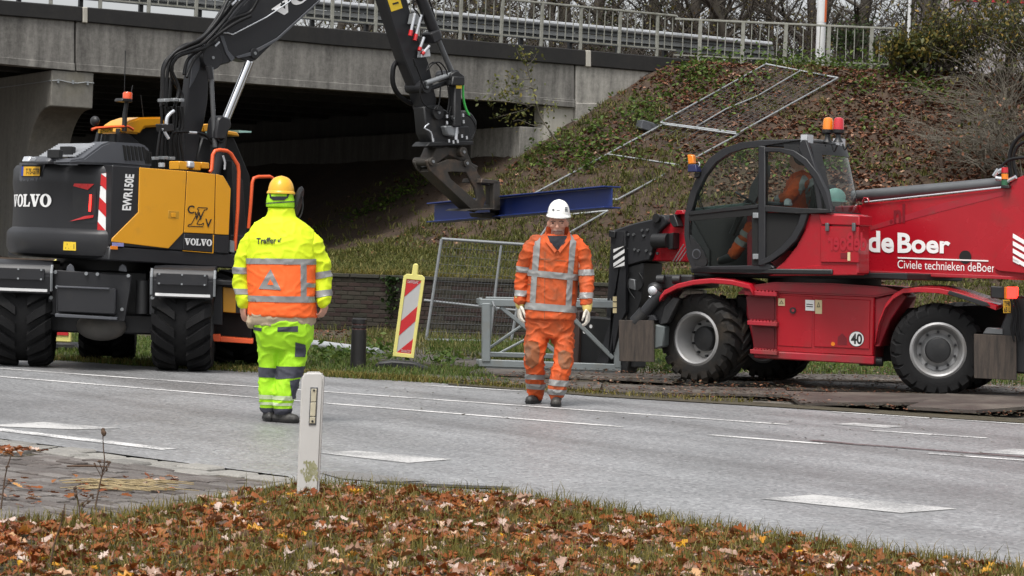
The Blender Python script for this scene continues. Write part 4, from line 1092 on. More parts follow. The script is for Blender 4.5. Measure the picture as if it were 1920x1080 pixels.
for i, x0 in enumerate((302, 309, 316, 322, 329, 335, 342)):
    px = [(x0, 200), (x0 + 1 + (i % 2) * 2, 230), (x0 - 4, 262), (x0 - 8 + i * 1.5, 296), (x0 - 8 + i * 1.5, 316)]
    k(MB().tube(spline([E.p3(x, y, -.42 + .02 * (i % 3)) for x, y in px], 4), .016, 7), 'hydraulic_hose', M_HOSE, ang=60)
for x, y in ((313, 188), (330, 187), (341, 188), (293, 297), (311, 296), (324, 297)):
    k.poly('hose_clamp', [(x - 4, y + 3), (x + 5, y + 3), (x + 5, y - 3), (x - 4, y - 3)], -.47, -.34, M_GALV, bevel=.004)
k.tube('hose_elbow', [(326, 208), (318, 214), (313, 222), (312, 234)], -.48, .020, M_CLEAR, smooth=4)
k.tube('hose_elbow', [(306, 240), (310, 250), (316, 260)], -.48, .018, M_CLEAR, smooth=3)
k.poly('hose_valve', [(305, 232), (326, 232), (328, 246), (308, 248)], -.5, -.36, M_BLACK, bevel=.01)
k.tube('hydraulic_hose', [(318, 268), (322, 250), (340, 247), (366, 248), (386, 254), (398, 270)], -.44, .014, M_HOSE, smooth=4)
k.tube('hose_fitting', [(354, 248), (368, 249)], -.44, .017, M_CLEAR)
k.tube('drain_cap', [(303, 313), (303, 305)], -.8, .035, M_CLEAR, n=12)
for (a, b, c, d) in ((336, 302, 352, 318), (361, 303, 377, 319), (377, 304, 393, 316)):
    k.poly('lamp_bracket', [(a, d), (c, d + 1), (c, b + 1), (a, b)], -.8, -.62, M_YEL, bevel=.008)
k.poly('work_lamp', [(354, 314), (366, 315), (366, 303), (355, 302)], -.84, -.74, M_CLEAR, bevel=.012)
k.poly('arm_guard', [(366, 300), (380, 255), (398, 262), (398, 320), (380, 318)], -.3, .0, M_BLACK, bevel=.02)
# orange grab rails
k.tube('grab_rail', [(393, 323), (397, 318), (399, 290), (403, 283), (412, 281), (426, 283), (433, 288), (446, 309), (448, 322), (446, 390), (440, 470)], -.90, .020, M_ORAIL, n=8)
k.tube('grab_rail', [(466, 428), (470, 385), (473, 342), (476, 334), (484, 331.5), (506, 331), (512, 334), (514, 345), (512, 420)], -.62, .019, M_ORAIL, n=8)
k.poly('foot_bracket', [(431, 472), (440, 474), (440, 452), (432, 450)], -.93, -.85, M_GALV, bevel=.004)
k.tube('chrome_hose', [(418, 292), (422, 305), (421, 318)], -.75, .012, M_CLEAR)
k.poly('cab_front_dark', [(436, 300), (456, 340), (466, 478), (436, 476)], -.55, .5, M_BLACK, bevel=.01)
# stick
s0, s1 = -.30, -.12
stick = k.poly('stick', [(670, -150), (700, -160), (725, -80), (763, -2), (784, 70), (804, 117), (819, 187), (816, 222), (808, 232), (800, 226), (792, 202), (784, 171), (758, 109), (722, 0), (683, -90)], s0, s1, M_CHAR, bevel=.012)
k.poly('sticker', [(734, 22), (755, 15), (749, -6), (727, 0)], s0 - .004, s0, M_STKY, parent=stick, bevel=0)
k.poly('sticker_mark', [(737, 9), (748, 6), (747, 3), (736, 6)], s0 - .008, s0 - .004, M_BLK, parent=stick, bevel=0)
k.tube('cylinder_barrel', [(768, -60), (790, 0), (819, 70)], -.38, .068, M_CHAR, n=16)
k.poly('barrel_collar', [(808, 62), (824, 55), (831, 74), (814, 82)], -.47, -.29, M_CHAR, bevel=.015)
k.tube('cylinder_rod', [(820, 72), (849, 140)], -.38, .034, M_STEELDK, n=14)
k.tube('link_rod', [(798, 156), (850, 138)], -.42, .030, M_GALV, n=10)
k.tube('link_rod', [(803, 167), (850, 150)], -.36, .030, M_CHAR, n=10)
pin('pivot', 801, 163, .075, -.42, -.1); pin('pivot', 856, 142, .07, -.45, -.15)
k.poly('link_plate', [(846, 150), (870, 152), (872, 143), (858, 132), (846, 138)], -.48, -.2, M_BLACK, bevel=.01)
for i, px in enumerate(([(799, 135), (804, 122), (815, 117), (826, 128), (830, 142)], [(801, 132), (812, 120), (824, 117), (836, 130), (839, 142)], [(779, 125), (775, 110), (790, 150), (796, 165), (803, 168)])):
    k.tube('hydraulic_hose', px, -.42 - .02 * i, .009, M_HOSE, smooth=4)
k.tube('hydraulic_hose', [(747, 113), (738, 125), (736, 150), (742, 170), (754, 184), (768, 193), (784, 198)], -.12, .030, M_HOSE, smooth=5)
for px in ([(779, -20), (775, 12), (782, 22), (790, 35)], [(788, -15), (795, 20), (790, 40)], [(800, -10), (808, 8), (814, 30), (822, 60)]):
    k.tube('hydraulic_hose', px, -.40, .010, M_HOSE, smooth=4)
for (a, b) in (((778, 25), (770, 62)), ((790, 28), (779, 70)), ((795, 70), (787, 92)), ((805, 86), (793, 100))):
    k.tube('coupling', [a, b], -.40, .018, M_CLEAR, n=8)
    d = ((b[0] - a[0]) * .14, (b[1] - a[1]) * .14)
    k.tube('coupling_cap', [(b[0] - d[0], b[1] - d[1]), (b[0] + d[0], b[1] + d[1])], -.40, .025, M_REFRED, n=8)
k.poly('valve_block', [(772, 45), (786, 48), (790, 30), (776, 25)], -.40, -.32, M_GALV, bevel=.006)
k.poly('valve_block', [(790, 108), (808, 106), (806, 92), (792, 92)], -.40, -.32, M_CLEAR, bevel=.006)
# tilt rotator
k.poly('coupler_bracket', [(795, 200), (815, 196), (840, 208), (856, 228), (850, 262), (835, 275), (810, 272), (800, 250)], -.36, -.16, M_BLACK, bevel=.015)
k.poly('tilt_cylinder', [(852, 238), (866, 238), (866, 154), (853, 154)], -.48, -.36, M_BLACK, bevel=.015)
k.poly('cylinder_cap', [(847, 160), (872, 160), (872, 144), (850, 143)], -.5, -.34, M_BLACK, bevel=.01)
k.poly('sticker', [(855.5, 166), (866, 166), (866, 155), (855.5, 155)], -.484, -.478, M_STKY, bevel=0)
k.tube('tilt_rod', [(857, 228), (855, 262)], -.44, .020, M_CLEAR, n=10)
k.tube('green_hose', [(868, 160), (869, 185), (874, 205), (880, 216)], -.42, .014, M_GREENH, smooth=4)
k.poly('rotator_side', [(871, 206), (886, 212), (896, 228), (893, 252), (886, 268), (868, 262), (866, 232)], -.25, -.12, M_BLACK, bevel=.02)
k.poly('rotator_body', [(806, 240), (880, 236), (886, 262), (868, 274), (816, 274), (810, 258)], -.34, -.14, M_BLACK, bevel=.015)
k.poly('rotator_motor', [(834, 236), (860, 235), (863, 250), (852, 256), (840, 254)], -.44, -.3, M_GALV, bevel=.015)
k.poly('rotator_ring', [(798, 275), (888, 272), (889, 264), (806, 266)], -.40, -.14, M_BLACK, bevel=.01)
k.tube('rotator_hose', [(804, 232), (796, 240), (808, 248), (812, 266)], -.42, .010, M_CLEAR, smooth=3)
for px in ([(872, 214), (884, 222), (892, 240), (884, 262)], [(846, 200), (842, 220), (848, 236)], [(826, 160), (824, 190), (820, 205)], [(838, 152), (842, 185), (838, 214)], [(790, 150), (788, 180), (800, 200), (826, 208)]):
    k.tube('rotator_hose', px, -.43, .009, M_HOSE, smooth=4)
for x, y in ((838, 218), (838, 230), (868, 216), (869, 228), (842, 264), (850, 266), (858, 265), (866, 255), (875, 258), (812, 262)):
    k.tube('hose_fitting', [(x, y - 3), (x + .5, y + 3)], -.46, .013, M_CLEAR, n=6)
pin('pivot', 823, 211, .085, -.40, -.1, M_BLACK); pin('pivot', 852, 222, .04, -.46, -.1, M_BLACK)
# grapple
gr_ = k.poly('grapple_head', [(808, 300), (818, 277), (862, 276), (876, 284), (886, 306), (898, 312), (884, 322), (862, 300), (841, 291), (818, 308), (806, 303)], -.34, -.12, M_RUST, bevel=.01)
k.poly('grapple_jaw', [(800, 302), (806, 296), (816, 297), (820, 307), (840, 299), (854, 299), (880, 306), (894, 318), (902, 340), (912, 372), (905, 392), (893, 396), (884, 393), (846, 357), (806, 320)], -.38, -.34, M_RUST, bevel=.006, holes=[[(840, 323), (848, 322), (874, 323), (890, 352), (895, 372), (893, 376), (872, 358), (846, 336)]])
k.poly('grapple_jaw', [(778, 304), (786, 296), (800, 298), (806, 312), (850, 352), (888, 386), (892, 398), (876, 395), (836, 366), (800, 332), (782, 316)], -.16, -.12, M_RUST, bevel=.006)
k.poly('jaw_web', [(806, 322), (846, 360), (884, 396), (890, 390), (850, 353), (810, 316)], -.34, -.16, M_RUST, bevel=.004)
k.tube('jaw_pin', [(792, 305), (808, 304)], -.2, .055, M_GALV, n=14)
k.poly('jaw_plate', [(800, 304), (816, 286), (822, 286), (808, 306)], -.3, -.24, M_GALV, bevel=.004)
pin('pivot', 870, 285, .06, -.42, -.1, M_RUST); pin('pivot', 876, 306, .045, -.41, -.1, M_RUST); pin('pivot', 812, 303, .05, -.41, -.1, M_RUST)
k.poly('grapple_jaw', [(876, 300), (896, 312), (895, 322), (905, 338), (930, 338), (934, 345), (930, 408), (938, 412), (936, 392), (918, 392), (918, 348), (902, 346)], -.30, -.22, M_RUST, bevel=.006)
k.poly('jaw_foot', [(872, 396), (938, 392), (938, 384), (932, 384), (930, 390), (880, 392)], -.46, -.10, M_RUST, bevel=.006)
k.poly('jaw_foot', [(902, 343), (934, 345), (934, 338), (904, 335)], -.46, -.12, M_RUST, bevel=.006)
k.poly('jaw_tip', [(926, 394), (938, 394), (938, 340), (926, 340)], -.46, -.38, M_RUST, bevel=.006)
k.poly('jaw_tip', [(905, 408), (938, 410), (938, 398), (900, 400)], -.3, -.1, M_RUST, bevel=.006)

# undercarriage
U = Fr(((187 - 960) / FPX * 23.95, 23.95), 5)
ku = K(exc, U)
EW = tyre_mesh(.53, .60, .30, 17, -.42, .05, .62, m=M_RUBBER, seg=6)
uo = Vector((U.o.x, U.o.y, 0)) - Vector(exc.location)
def uw(u, v, rot, zoff=0):
    p = uo + U.U * u + U.V * v + Vector((0, 0, .53 + zoff))
    return wheel(exc, p, rot, EW, .30, .60, M_BLACK, M_BLACK, 0, .12, 8, .18)
uR = U.uz(340, 640)[0]; uL = U.uz(34, 640)[0]
uw(uL, .53, U.a + R_(92)); uw(uR, .53, U.a + R_(88)); 
for x_, r in ((200, 92), (450, 88)):
    uw(U.uz(x_, 650, 1.9)[0], 2.05, U.a + R_(r))
# fenders
for c in (uL, uR):
    f = MB()
    w = .31
    arc = [(-.02, .80), (-.07, .98), (-.02, 1.06), (.30, 1.10), (.85, 1.10), (1.05, 1.0)]
    pl = arc + [(u, z - .035) for u, z in arc[::-1]]
    # side profile in (v,z), pushed across the wheel
    for sgn in (0,):
        A = [f.bm.verts.new((c - w, a, z)) for a, z in pl]; Bq = [f.bm.verts.new((c + w, a, z)) for a, z in pl]
        n_ = len(pl)
        for i in range(n_): f.bm.faces.new((A[i], A[(i + 1) % n_], Bq[(i + 1) % n_], Bq[i]))
        for i in range(len(arc) - 1):
            f.bm.faces.new((A[i], A[i + 1], A[n_ - 2 - i], A[n_ - 1 - i])); f.bm.faces.new((Bq[i], Bq[i + 1], Bq[n_ - 2 - i], Bq[n_ - 1 - i]))
    fe = ku(f, 'mudguard', M_CHAR, bevel=.008, ang=30)
    for s in (-1, 1):
        ku(MB().tube([(c + s * (w + .01), a - .01, z) for a, z in arc[:3]], .014, 6), 'edge_strip', M_GALV, parent=fe)
    ku(MB().box(c - w + .03, c + w - .03, -.045, -.02, .785, .815), 'white_strip', M_WHITE, parent=fe, bevel=.004)
    ku(MB().box(c - w + .04, c + w - .06, -.095, -.055, .905, 1.02), 'flap_plate', M_CHAR, parent=fe, bevel=.004)
    for s in (-1, 0, 1):
        for z in (.915, 1.01): ku(MB().cyl((c + s * (w - .08) - .01, -.085, z), (c + s * (w - .08) - .01, -.105, z), .011, n=6), 'screw', M_GALV, parent=fe)
# axle, tool box, frame
ku.poly('axle', [(80, 622), (288, 628), (290, 590), (80, 586)], .42, .66, M_CHAR, bevel=.02)
ku(MB().ell(U.p3(190, 612, .35), .26, .2, .15), 'differential', mat('dusty axle casing', (.09, .085, .078), .8, 0, .3, 8, (.14, .12, .1), .4, 4))
bp_ = ku.poly('box_plate', [(102, 506), (247, 516), (244, 545), (234, 603), (206, 602), (104, 590)], .02, .07, M_CHAR, bevel=.008)
ku.poly('tool_box', [(107, 585), (216, 590), (217, 541), (107, 536)], -.16, .03, M_CHAR, bevel=.012)
ku.poly('box_lid', [(106, 539), (204, 543), (204, 540), (106, 536)], -.18, .0, M_CHAR2, bevel=.004)
ku.poly('box_step', [(103, 594), (219, 600), (219, 595), (103, 588)], -.20, .04, M_CHAR2, bevel=.004)
for x, y in ((104, 510), (162, 513), (183, 514), (241, 517), (229, 580), (107, 538), (200, 543)):
    p = U.p3(x, y, .02); ku(MB().cyl(p, (p.x, -.012, p.z), .018, n=10), 'plate_bolt', M_GALV)
for x in (132, 230):
    ku.poly('lifting_eye', [(x - 8, 508), (x + 8, 510), (x + 6, 500), (x, 494), (x - 6, 499)], .03, .08, M_CHAR2, bevel=.006)
ku.tube('cylinder', [(266, 588), (268, 526)], .2, .07, M_BLACK, n=14)
for s, xx in ((0, 96), (1, 286)):
    ku.poly('mudguard_bracket', [(xx - 6, 590), (xx + 8, 590), (xx + 8, 510), (xx - 6, 508)], .12, .3, M_CHAR, bevel=.006)
    for y in (543, 558): 
        p = U.p3(xx, y, .12); ku(MB().cyl(p, (p.x, .1, p.z), .02, n=10), 'plate_bolt', M_GALV)
ku(MB().box(-.45, .45, .5, 2.3, .55, 1.02), 'chassis', M_BLACK, bevel=.02)
ku(MB().cyl((.05, 1.2, .95), (.05, 1.2, z_bot + .03), .62, n=28), 'slew_ring', M_BLACK)
ku(MB().box(-.8, 1.0, 2.0, 2.4, .4, .75), 'axle', M_BLACK, bevel=.02)
ku.poly('side_locker', [(394, 585), (470, 590), (470, 530), (394, 522)], .9, 1.6, M_BLACK, bevel=.01)
ku.poly('side_locker_door', [(418, 585), (442, 587), (442, 541), (418, 538)], .88, .92, M_YEL, bevel=.006)
ku.poly('locker_frame', [(395, 630), (470, 636), (470, 588), (395, 583)], 1.1, 1.5, M_DARKIN, bevel=.01)
ku.poly('side_plate', [(393, 608), (417, 610), (417, 524), (393, 522)], .8, .86, M_CHAR, bevel=.006)
ku.poly('step_bracket', [(394, 640), (413, 641), (413, 627), (394, 626)], .8, 1.0, M_ORAIL, bevel=.006)
ku.poly('step', [(413, 641), (474, 645), (474, 636), (413, 631)], .82, 1.2, M_ORAIL, bevel=.006)
ku.poly('ledge', [(390, 534), (480, 539), (480, 529), (390, 524)], .7, 1.6, M_BLACK, bevel=.01)

# ------------------------------------------------------------------ blue steel beam held by the grapple
ba, bb_ = P(815, 399.5, 30.0), P(1148, 369.5, 26.5)
beam = MB(); Lb = (bb_ - ba).length; hh, ww = .235, .24
beam.box(0, Lb, -.006, .006, -hh / 2 + .014, hh / 2 - .014)
d_ = (bb_ - ba).normalized(); up = Vector((0, 0, 1)); sd = up.cross(d_).normalized(); up = d_.cross(sd)
bo = beam.build('steel_beam', M_BLUE, None, .002, 0)
bo.matrix_world = Matrix.Translation(ba) @ Matrix((d_, sd, up)).transposed().to_4x4()
for s in (-1, 1):
    MB().box(0, Lb, -ww / 2, ww / 2, s * hh / 2 - .007, s * hh / 2 + .007).build('flange', M_BLUE, bo, .003, 0)
tag(bo, 'blue painted steel H-beam hanging from the excavator grapple', 'steel beam')
# ------------------------------------------------------------------ red rotating telehandler
T = Fr(G(1748, 745), -20)
tele = thing('telehandler', 'red rotating telehandler with black framed glass cab standing on road plates', 'telehandler', (T.o.x, T.o.y, 0))
c = K(tele, T)
S = Fr(((1545 - 960) / FPX * 25.75, 25.75), -37)
s = K(tele, S)
WR = .495
TY = tyre_mesh(WR, .42, .285, 20, .34, .03, .60, m=M_RUBMUD, seg=5)
TYs = tyre_mesh(WR, .42, .285, 22, .30, .022, .7, m=M_RUBBER, seg=5)
fw = T.uz(1318, 643, 0.1)[0]
zw = WR + .0
def tw(u, v, rot, ty, off):
    p = T.U * u + T.V * v + Vector((0, 0, zw))
    return wheel(tele, p, rot, ty, .285, .42, M_RIM, M_BLACK, off, .135, 10, .19)
tw(0, .2, R_(-8), TYs, -.02)
tw(fw, .22, R_(-40), TY, .10)
tw(0 - .0, 1.75, R_(-6), TYs, 0); tw(fw + .38, 1.75, R_(-46), TY, .1)
# chassis
vb = .06
c.poly('chassis', [(1400, 546), (1450, 541), (1640, 549), (1668, 556), (1642, 640), (1638, 682), (1455, 672), (1413, 670), (1411, 640), (1399, 590)], vb + .06, 1.75, M_REDOLD, bevel=.02)
c.poly('chassis_side', [(1455, 548), (1640, 556), (1637, 668), (1456, 660)], vb, vb + .08, M_RED, bevel=.012)
c.poly('chassis_sill', [(1413, 671), (1638, 684), (1638, 668), (1413, 657)], vb - .02, vb + .1, M_REDOLD, bevel=.012)
c.poly('chassis_top', [(1380, 552), (1398, 536), (1450, 529), (1560, 531), (1660, 538), (1690, 548), (1640, 557), (1450, 549)], vb - .03, 1.7, M_REDOLD, bevel=.02, seg=2)
c.poly('tool_door', [(1527, 558), (1632, 562.5), (1630, 655), (1526, 650)], vb - .012, vb, M_RED, bevel=.006)
c.poly('tool_door', [(1458, 553), (1523, 556), (1522, 652), (1458, 648)], vb - .008, vb, M_RED, bevel=.006)
for i, y in enumerate((546, 602, 656)):
    c.poly('step', [(1396 + i * 5, y + 7), (1456, y + 10), (1456, y + 2), (1396 + i * 5, y - 1)], -.06, vb + .1, M_REDOLD, bevel=.004)
    tm = MB()
    for j in range(8):
        p = T.p3(1402 + i * 5 + j * (6.8 - i * .6), y - 1 + j * .4, -.05); tm.box(p.x, p.x + .02, p.y, p.y + .1, p.z, p.z + .014)
    c(tm, 'step_teeth', M_REDOLD, ang=0)
c.poly('step_recess', [(1404, 598), (1452, 600), (1452, 560), (1399, 556)], vb + .045, vb + .06, M_REDDK, bevel=0)  # shade inside the step wells put into a darker red
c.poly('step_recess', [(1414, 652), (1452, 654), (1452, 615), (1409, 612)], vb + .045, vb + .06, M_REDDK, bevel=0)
def disc(kk, name, px, py, v, r, m, d=.006, n=24):
    p = kk.f.p3(px, py, v); return kk(MB().cyl(p, (p.x, p.y - d, p.z), r, n=n), name, m)
disc(c, 'filler_cap', 1487, 582, vb - .008, .034, M_CHAR, .02); disc(c, 'filler_cap_centre', 1487, 582, vb - .027, .016, M_REDOLD, .006)
disc(c, 'speed_sign', 1606, 635.5, vb - .013, .083, M_BLK, .004, 32); disc(c, 'speed_sign', 1606, 635.5, vb - .018, .077, M_WHITE, .003, 32)
c.write('speed_number', text_vf('40', .03), [(1595.5, 645), (1616.5, 646), (1616.5, 626), (1595.5, 625)], vb - .023, M_BLK)
c.poly('sticker', [(1510, 582), (1527, 583), (1527, 563), (1510, 562)], vb - .016, vb - .012, M_WHITE, bevel=0)
for q in ([(1528.5, 588), (1541, 588.5), (1541, 563), (1528.5, 562)], [(1459, 573), (1471.5, 573.5), (1471.5, 560), (1459, 559.5)]):
    o = c.poly('warning_sticker', q, vb - .017, vb - .012, mat('pale warning sticker', (.62, .52, .30), .5, 0, .1, 30), bevel=0)
    a, b = q[0], q[2]
    c.write('warning_mark', glyph_vf([([(0, 0), (1, 0), (.5, 1)], [[(.2, .12), (.8, .12), (.5, .75)]])]), [(a[0] + 3, a[1] - 12), (b[0] - 3, a[1] - 12), (b[0] - 3, b[1] + 3), (a[0] + 3, b[1] + 3)] if b[1] < 566 and a[0] > 1500 else [(a[0] + 2, a[1] - 3), (b[0] - 2, a[1] - 3), (b[0] - 2, b[1] + 3), (a[0] + 2, b[1] + 3)], vb - .02, M_BLK)
c.poly('text_lines', [(1512, 575), (1524, 576), (1524, 574.5), (1512, 573.5)], vb - .02, vb - .016, M_BLK, bevel=0)
c.poly('text_lines', [(1512, 571), (1524, 572), (1524, 570.5), (1512, 569.5)], vb - .02, vb - .016, M_BLK, bevel=0)
disc(c, 'side_reflector', 1562, 645, vb - .013, .022, M_AMBER, .006)
c.poly('handle_recess', [(1570, 646), (1588, 647), (1588, 634), (1579, 625), (1571, 632)], vb - .016, vb - .011, M_REDDK, bevel=.0)
c.tube('exhaust_pipe', [(1655, 678), (1612, 677)], vb + .15, .05, M_CHAR, n=12)
# mudguards
def mudguard(name, px, v0, v1, th, m):
    U_ = T.pts(px, v0); mb = MB(); n = len(U_)
    lo = [(u, z - th) for u, z in U_]
    A = [mb.bm.verts.new((u, v0, z)) for u, z in U_]; B_ = [mb.bm.verts.new((u, v1, z + .03)) for u, z in U_]
    A2 = [mb.bm.verts.new((u, v0, z)) for u, z in lo]; B2 = [mb.bm.verts.new((u, v1, z + .03)) for u, z in lo]
    for i in range(n - 1):
        mb.bm.faces.new((A[i], A[i + 1], B_[i + 1], B_[i])); mb.bm.faces.new((A2[i], B2[i], B2[i + 1], A2[i + 1]))
        mb.bm.faces.new((A[i], A2[i], A2[i + 1], A[i + 1])); mb.bm.faces.new((B_[i], B_[i + 1], B2[i + 1], B2[i]))
    mb.bm.faces.new((A[0], B_[0], B2[0], A2[0])); mb.bm.faces.new((A[-1], A2[-1], B2[-1], B_[-1]))
    return c(mb, name, m, bevel=.008, ang=40)
mudguard('mudguard', [(1236, 557), (1246, 544), (1270, 532), (1300, 525), (1335, 522), (1372, 525), (1405, 533), (1412, 545)], -.12, .62, .055, M_RED)
mudguard('mudguard', [(1640, 640), (1648, 600), (1660, 570), (1675, 552), (1693, 541), (1722, 539), (1760, 541), (1800, 549), (1840, 562), (1868, 573)], -.10, .62, .05, M_RED)
c.poly('wheel_arch', [(1640, 560), (1690, 548), (1700, 556), (1670, 600), (1650, 650), (1640, 650)], .1, .7, M_REDOLD, bevel=.01)
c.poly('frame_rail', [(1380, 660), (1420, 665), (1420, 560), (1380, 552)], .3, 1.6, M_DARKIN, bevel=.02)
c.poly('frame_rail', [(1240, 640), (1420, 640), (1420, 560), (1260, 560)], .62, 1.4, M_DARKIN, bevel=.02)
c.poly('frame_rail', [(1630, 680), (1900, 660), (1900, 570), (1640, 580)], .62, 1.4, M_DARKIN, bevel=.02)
c.poly('rubber_flap', [(1780, 545), (1850, 567), (1856, 574), (1842, 574), (1776, 551)], -.14, -.08, M_BLACK, bevel=.004)
# outriggers with their plates
c.poly('outrigger_plate', [(1161, 677), (1226, 679), (1225, 601), (1160, 600)], -.10, -.06, M_OUTP, bevel=.004)
c.poly('outrigger_plate', [(1826, 709), (1906, 713), (1905, 630), (1826, 626)], -.10, -.06, M_OUTP, bevel=.004)
c.poly('outrigger_block', [(1226, 655), (1244, 650), (1246, 612), (1228, 608)], -.05, .4, mat('grey green casting', (.10, .115, .115), .5, 0, .15, 6), bevel=.015)
c.poly('outrigger_leg', [(1205, 600), (1240, 610), (1262, 560), (1246, 548)], .05, .2, M_CHAR, bevel=.02)
c.tube('outrigger_cylinder', [(1206, 590), (1240, 548)], -.02, .065, M_CHAR, n=14)
c.tube('outrigger_cylinder', [(1192, 606), (1210, 586)], -.02, .085, M_BLACK, n=14)
c.poly('outrigger_bracket', [(1236, 610), (1252, 606), (1275, 560), (1262, 556), (1244, 575)], -.04, .1, M_BLACK, bevel=.01)
c.poly('outrigger_shoe', [(1176, 604), (1232, 602), (1226, 590), (1190, 592)], -.05, .3, M_CHAR, bevel=.012)
c.poly('front_frame', [(1225, 545), (1300, 540), (1300, 515), (1232, 515)], .1, 1.2, M_BLACK, bevel=.02)
for x in (1232, 1262): c.tube('front_roller', [(x, 524), (x + 14, 524)], .02, .05, M_BLACK, n=14)
c(MB().ell(T.p3(1228, 542, -.02), .085, .07, .075), 'head_lamp', M_BLACK); c(MB().ell(T.p3(1224, 545, -.07), .055, .035, .052), 'lamp_lens', M_CLEAR)
c.tube('lamp_bracket', [(1218, 556), (1228, 558)], -.05, .02, M_CLEAR, n=6)
c.poly('rear_light_box', [(1857, 559), (1884, 561), (1884, 538), (1857, 536)], -.05, .12, M_BLACK, bevel=.01)
c.poly('tail_lamp', [(1884, 560), (1906, 560), (1907, 538), (1884, 538)], -.06, .06, M_LAMPRED, bevel=.008)
c.poly('lamp_side', [(1883, 560), (1888, 560), (1888, 538), (1883, 538)], -.065, -.05, M_AMBER, bevel=.002)
c.poly('number_plate', [(1881, 587), (1895, 587), (1896, 562), (1881, 562)], -.06, -.05, M_PLATEY, bevel=.002)
c.write('plate_lettering', text_vf('TFR', .02), [(1882.5, 574), (1894, 574), (1894.5, 565), (1882.5, 565)], -.066, M_BLK)
c.write('plate_lettering', text_vf('65 L', .02), [(1882.5, 585), (1894, 585), (1894.5, 576), (1882.5, 576)], -.066, M_BLK)
c.poly('rear_beam', [(1900, 700), (1990, 705), (1990, 560), (1900, 555)], -.02, .9, M_CHAR, bevel=.02)
c.poly('outrigger_arm', [(1868, 632), (1905, 632), (1912, 575), (1892, 572), (1878, 610)], -.04, .12, M_CHAR, bevel=.015)
c.poly('outrigger_shoe', [(1842, 626), (1880, 628), (1880, 616), (1850, 614)], -.08, .2, M_STEELDK, bevel=.008)
for i in range(3): c.tube('hose', [(1895 + i * 5, 560), (1900 + i * 6, 590), (1896 + i * 8, 615), (1902 + i * 7, 640)], -.1, .011, M_HOSE, smooth=4)
# slew ring
p = S.loc((S.o.x, S.o.y, 0))
zr_ = S.uz(1545, 532, -.5)[1]
s(MB().cyl((0, 0, zr_ - .05), (0, 0, zr_ + .13), .62, n=32), 'slew_ring', M_BLACK)
s.poly('turret_plate', [(1300, 519), (1430, 522), (1640, 522), (1700, 525), (1700, 512), (1300, 508)], -.6, .7, M_BLACK, bevel=.01)

# boom (runs behind the cab)
b0, b1 = -.02, .50
boom = s.poly('boom', [(1612, 382), (1760, 367), (1884, 351), (1900, 336), (1925, 326), (2040, 318), (2050, 540), (1920, 523), (1700, 519), (1612, 512)], b0, b1, M_RED, bevel=.02, seg=2)
s.poly('boom_front', [(1218, 489), (1300, 492), (1640, 505), (1640, 384), (1282, 394), (1262, 404), (1240, 420)], b0 + .05, b1 - .05, M_RED, bevel=.015)
s.poly('boom_edge', [(1612, 514), (1920, 525), (1920, 519), (1612, 507)], b0 - .03, b0, M_REDOLD, bevel=.004)
s.poly('boom_flash', [(1632, 424), (1770, 380), (1884, 358), (1884, 366), (1770, 395), (1632, 432)], b0 - .004, b0, M_REDOLD, bevel=0)
s.tube('lift_cylinder', [(1600, 368), (1760, 354), (1882, 343)], b0 + .10, .062, M_STEELDK, n=14)
s.tube('steel_pipe', [(1622, 379), (1760, 364), (1880, 351)], b0 - .02, .010, M_CLEAR, n=6)
s.tube('lifting_eye', [(1617, 380), (1621, 371), (1627, 372), (1630, 380)], b0 - .02, .012, M_RED, n=6)
s.write('lettering', text_vf('de', .03), [(1627, 473), (1676, 474.5), (1676, 434), (1627, 432)], b0 - .008, M_WHITE)
s.write('lettering', text_vf('Boer', .03), [(1683, 474.5), (1782, 475.5), (1782, 443), (1683, 436)], b0 - .008, M_WHITE)
s.poly('white_rule', [(1683, 484.5), (1853, 490.5), (1853, 488), (1683, 482)], b0 - .008, b0 - .002, M_WHITE, bevel=0)
s.write('lettering', text_vf('Civiele technieken deBoer', .0), [(1683, 503), (1866, 510.5), (1866, 493.5), (1683, 487.5)], b0 - .008, M_WHITE)
s.write('lettering', text_vf('.nl', .03), [(1668, 420), (1697, 418), (1697, 382), (1668, 384)], b0 - .006, M_REDDK)
disc(s, 'boom_hole', 1810, 482, b0 - .002, .070, M_DARKIN, .004)
s.poly('counterweight_pod', [(1853, 506), (1858, 490), (1872, 468), (1892, 445), (1922, 424), (1990, 418), (1990, 520), (1920, 521), (1870, 516)], -.62, b0 - .02, M_RED, bevel=.05, seg=3)
for i in range(5):
    y = 436 + i * 14
    s.poly('white_stripe', [(1899, y + 2), (1899, y + 10), (1940, y + 34), (1940, y + 26)] if i < 4 else [(1899, y - 8), (1899, y - 2), (1910, y + 4), (1910, y - 2)], -.63, -.618, M_WHITE, bevel=0)
s.tube('hydraulic_hose', [(1898, 345), (1893, 310), (1896, 280), (1910, 258), (1930, 246)], b0 + .1, .022, M_HOSE, smooth=6)
s.tube('hydraulic_hose', [(1868, 330), (1878, 312), (1895, 299), (1925, 295)], b0 + .0, .017, M_HOSE, smooth=5)
s.tube('hydraulic_hose', [(1906, 330), (1900, 300), (1908, 275), (1930, 262)], b0 + .1, .018, M_HOSE, smooth=5)
for q in ([(1864, 330), (1872, 318)], [(1868, 334), (1880, 336)], [(1872, 322), (1884, 316)], [(1890, 340), (1905, 332)]):
    s.tube('hose_fitting', q, b0 - .01, .026, M_CHROME, n=8)
s.poly('signal_base', [(1876, 353), (1892, 353), (1891, 347), (1877, 347)], b0 - .06, b0 + .04, M_BLACK, bevel=.004)
for y, mm in ((349, mat('green lens', (.03, .12, .06), .3, 0, .1, 8)), (337, M_AMBER), (325, M_REDLENS)):
    s.tube('signal_lamp', [(1884, y - 1), (1884, y - 11)], b0 - .02, .036, mm, n=14)
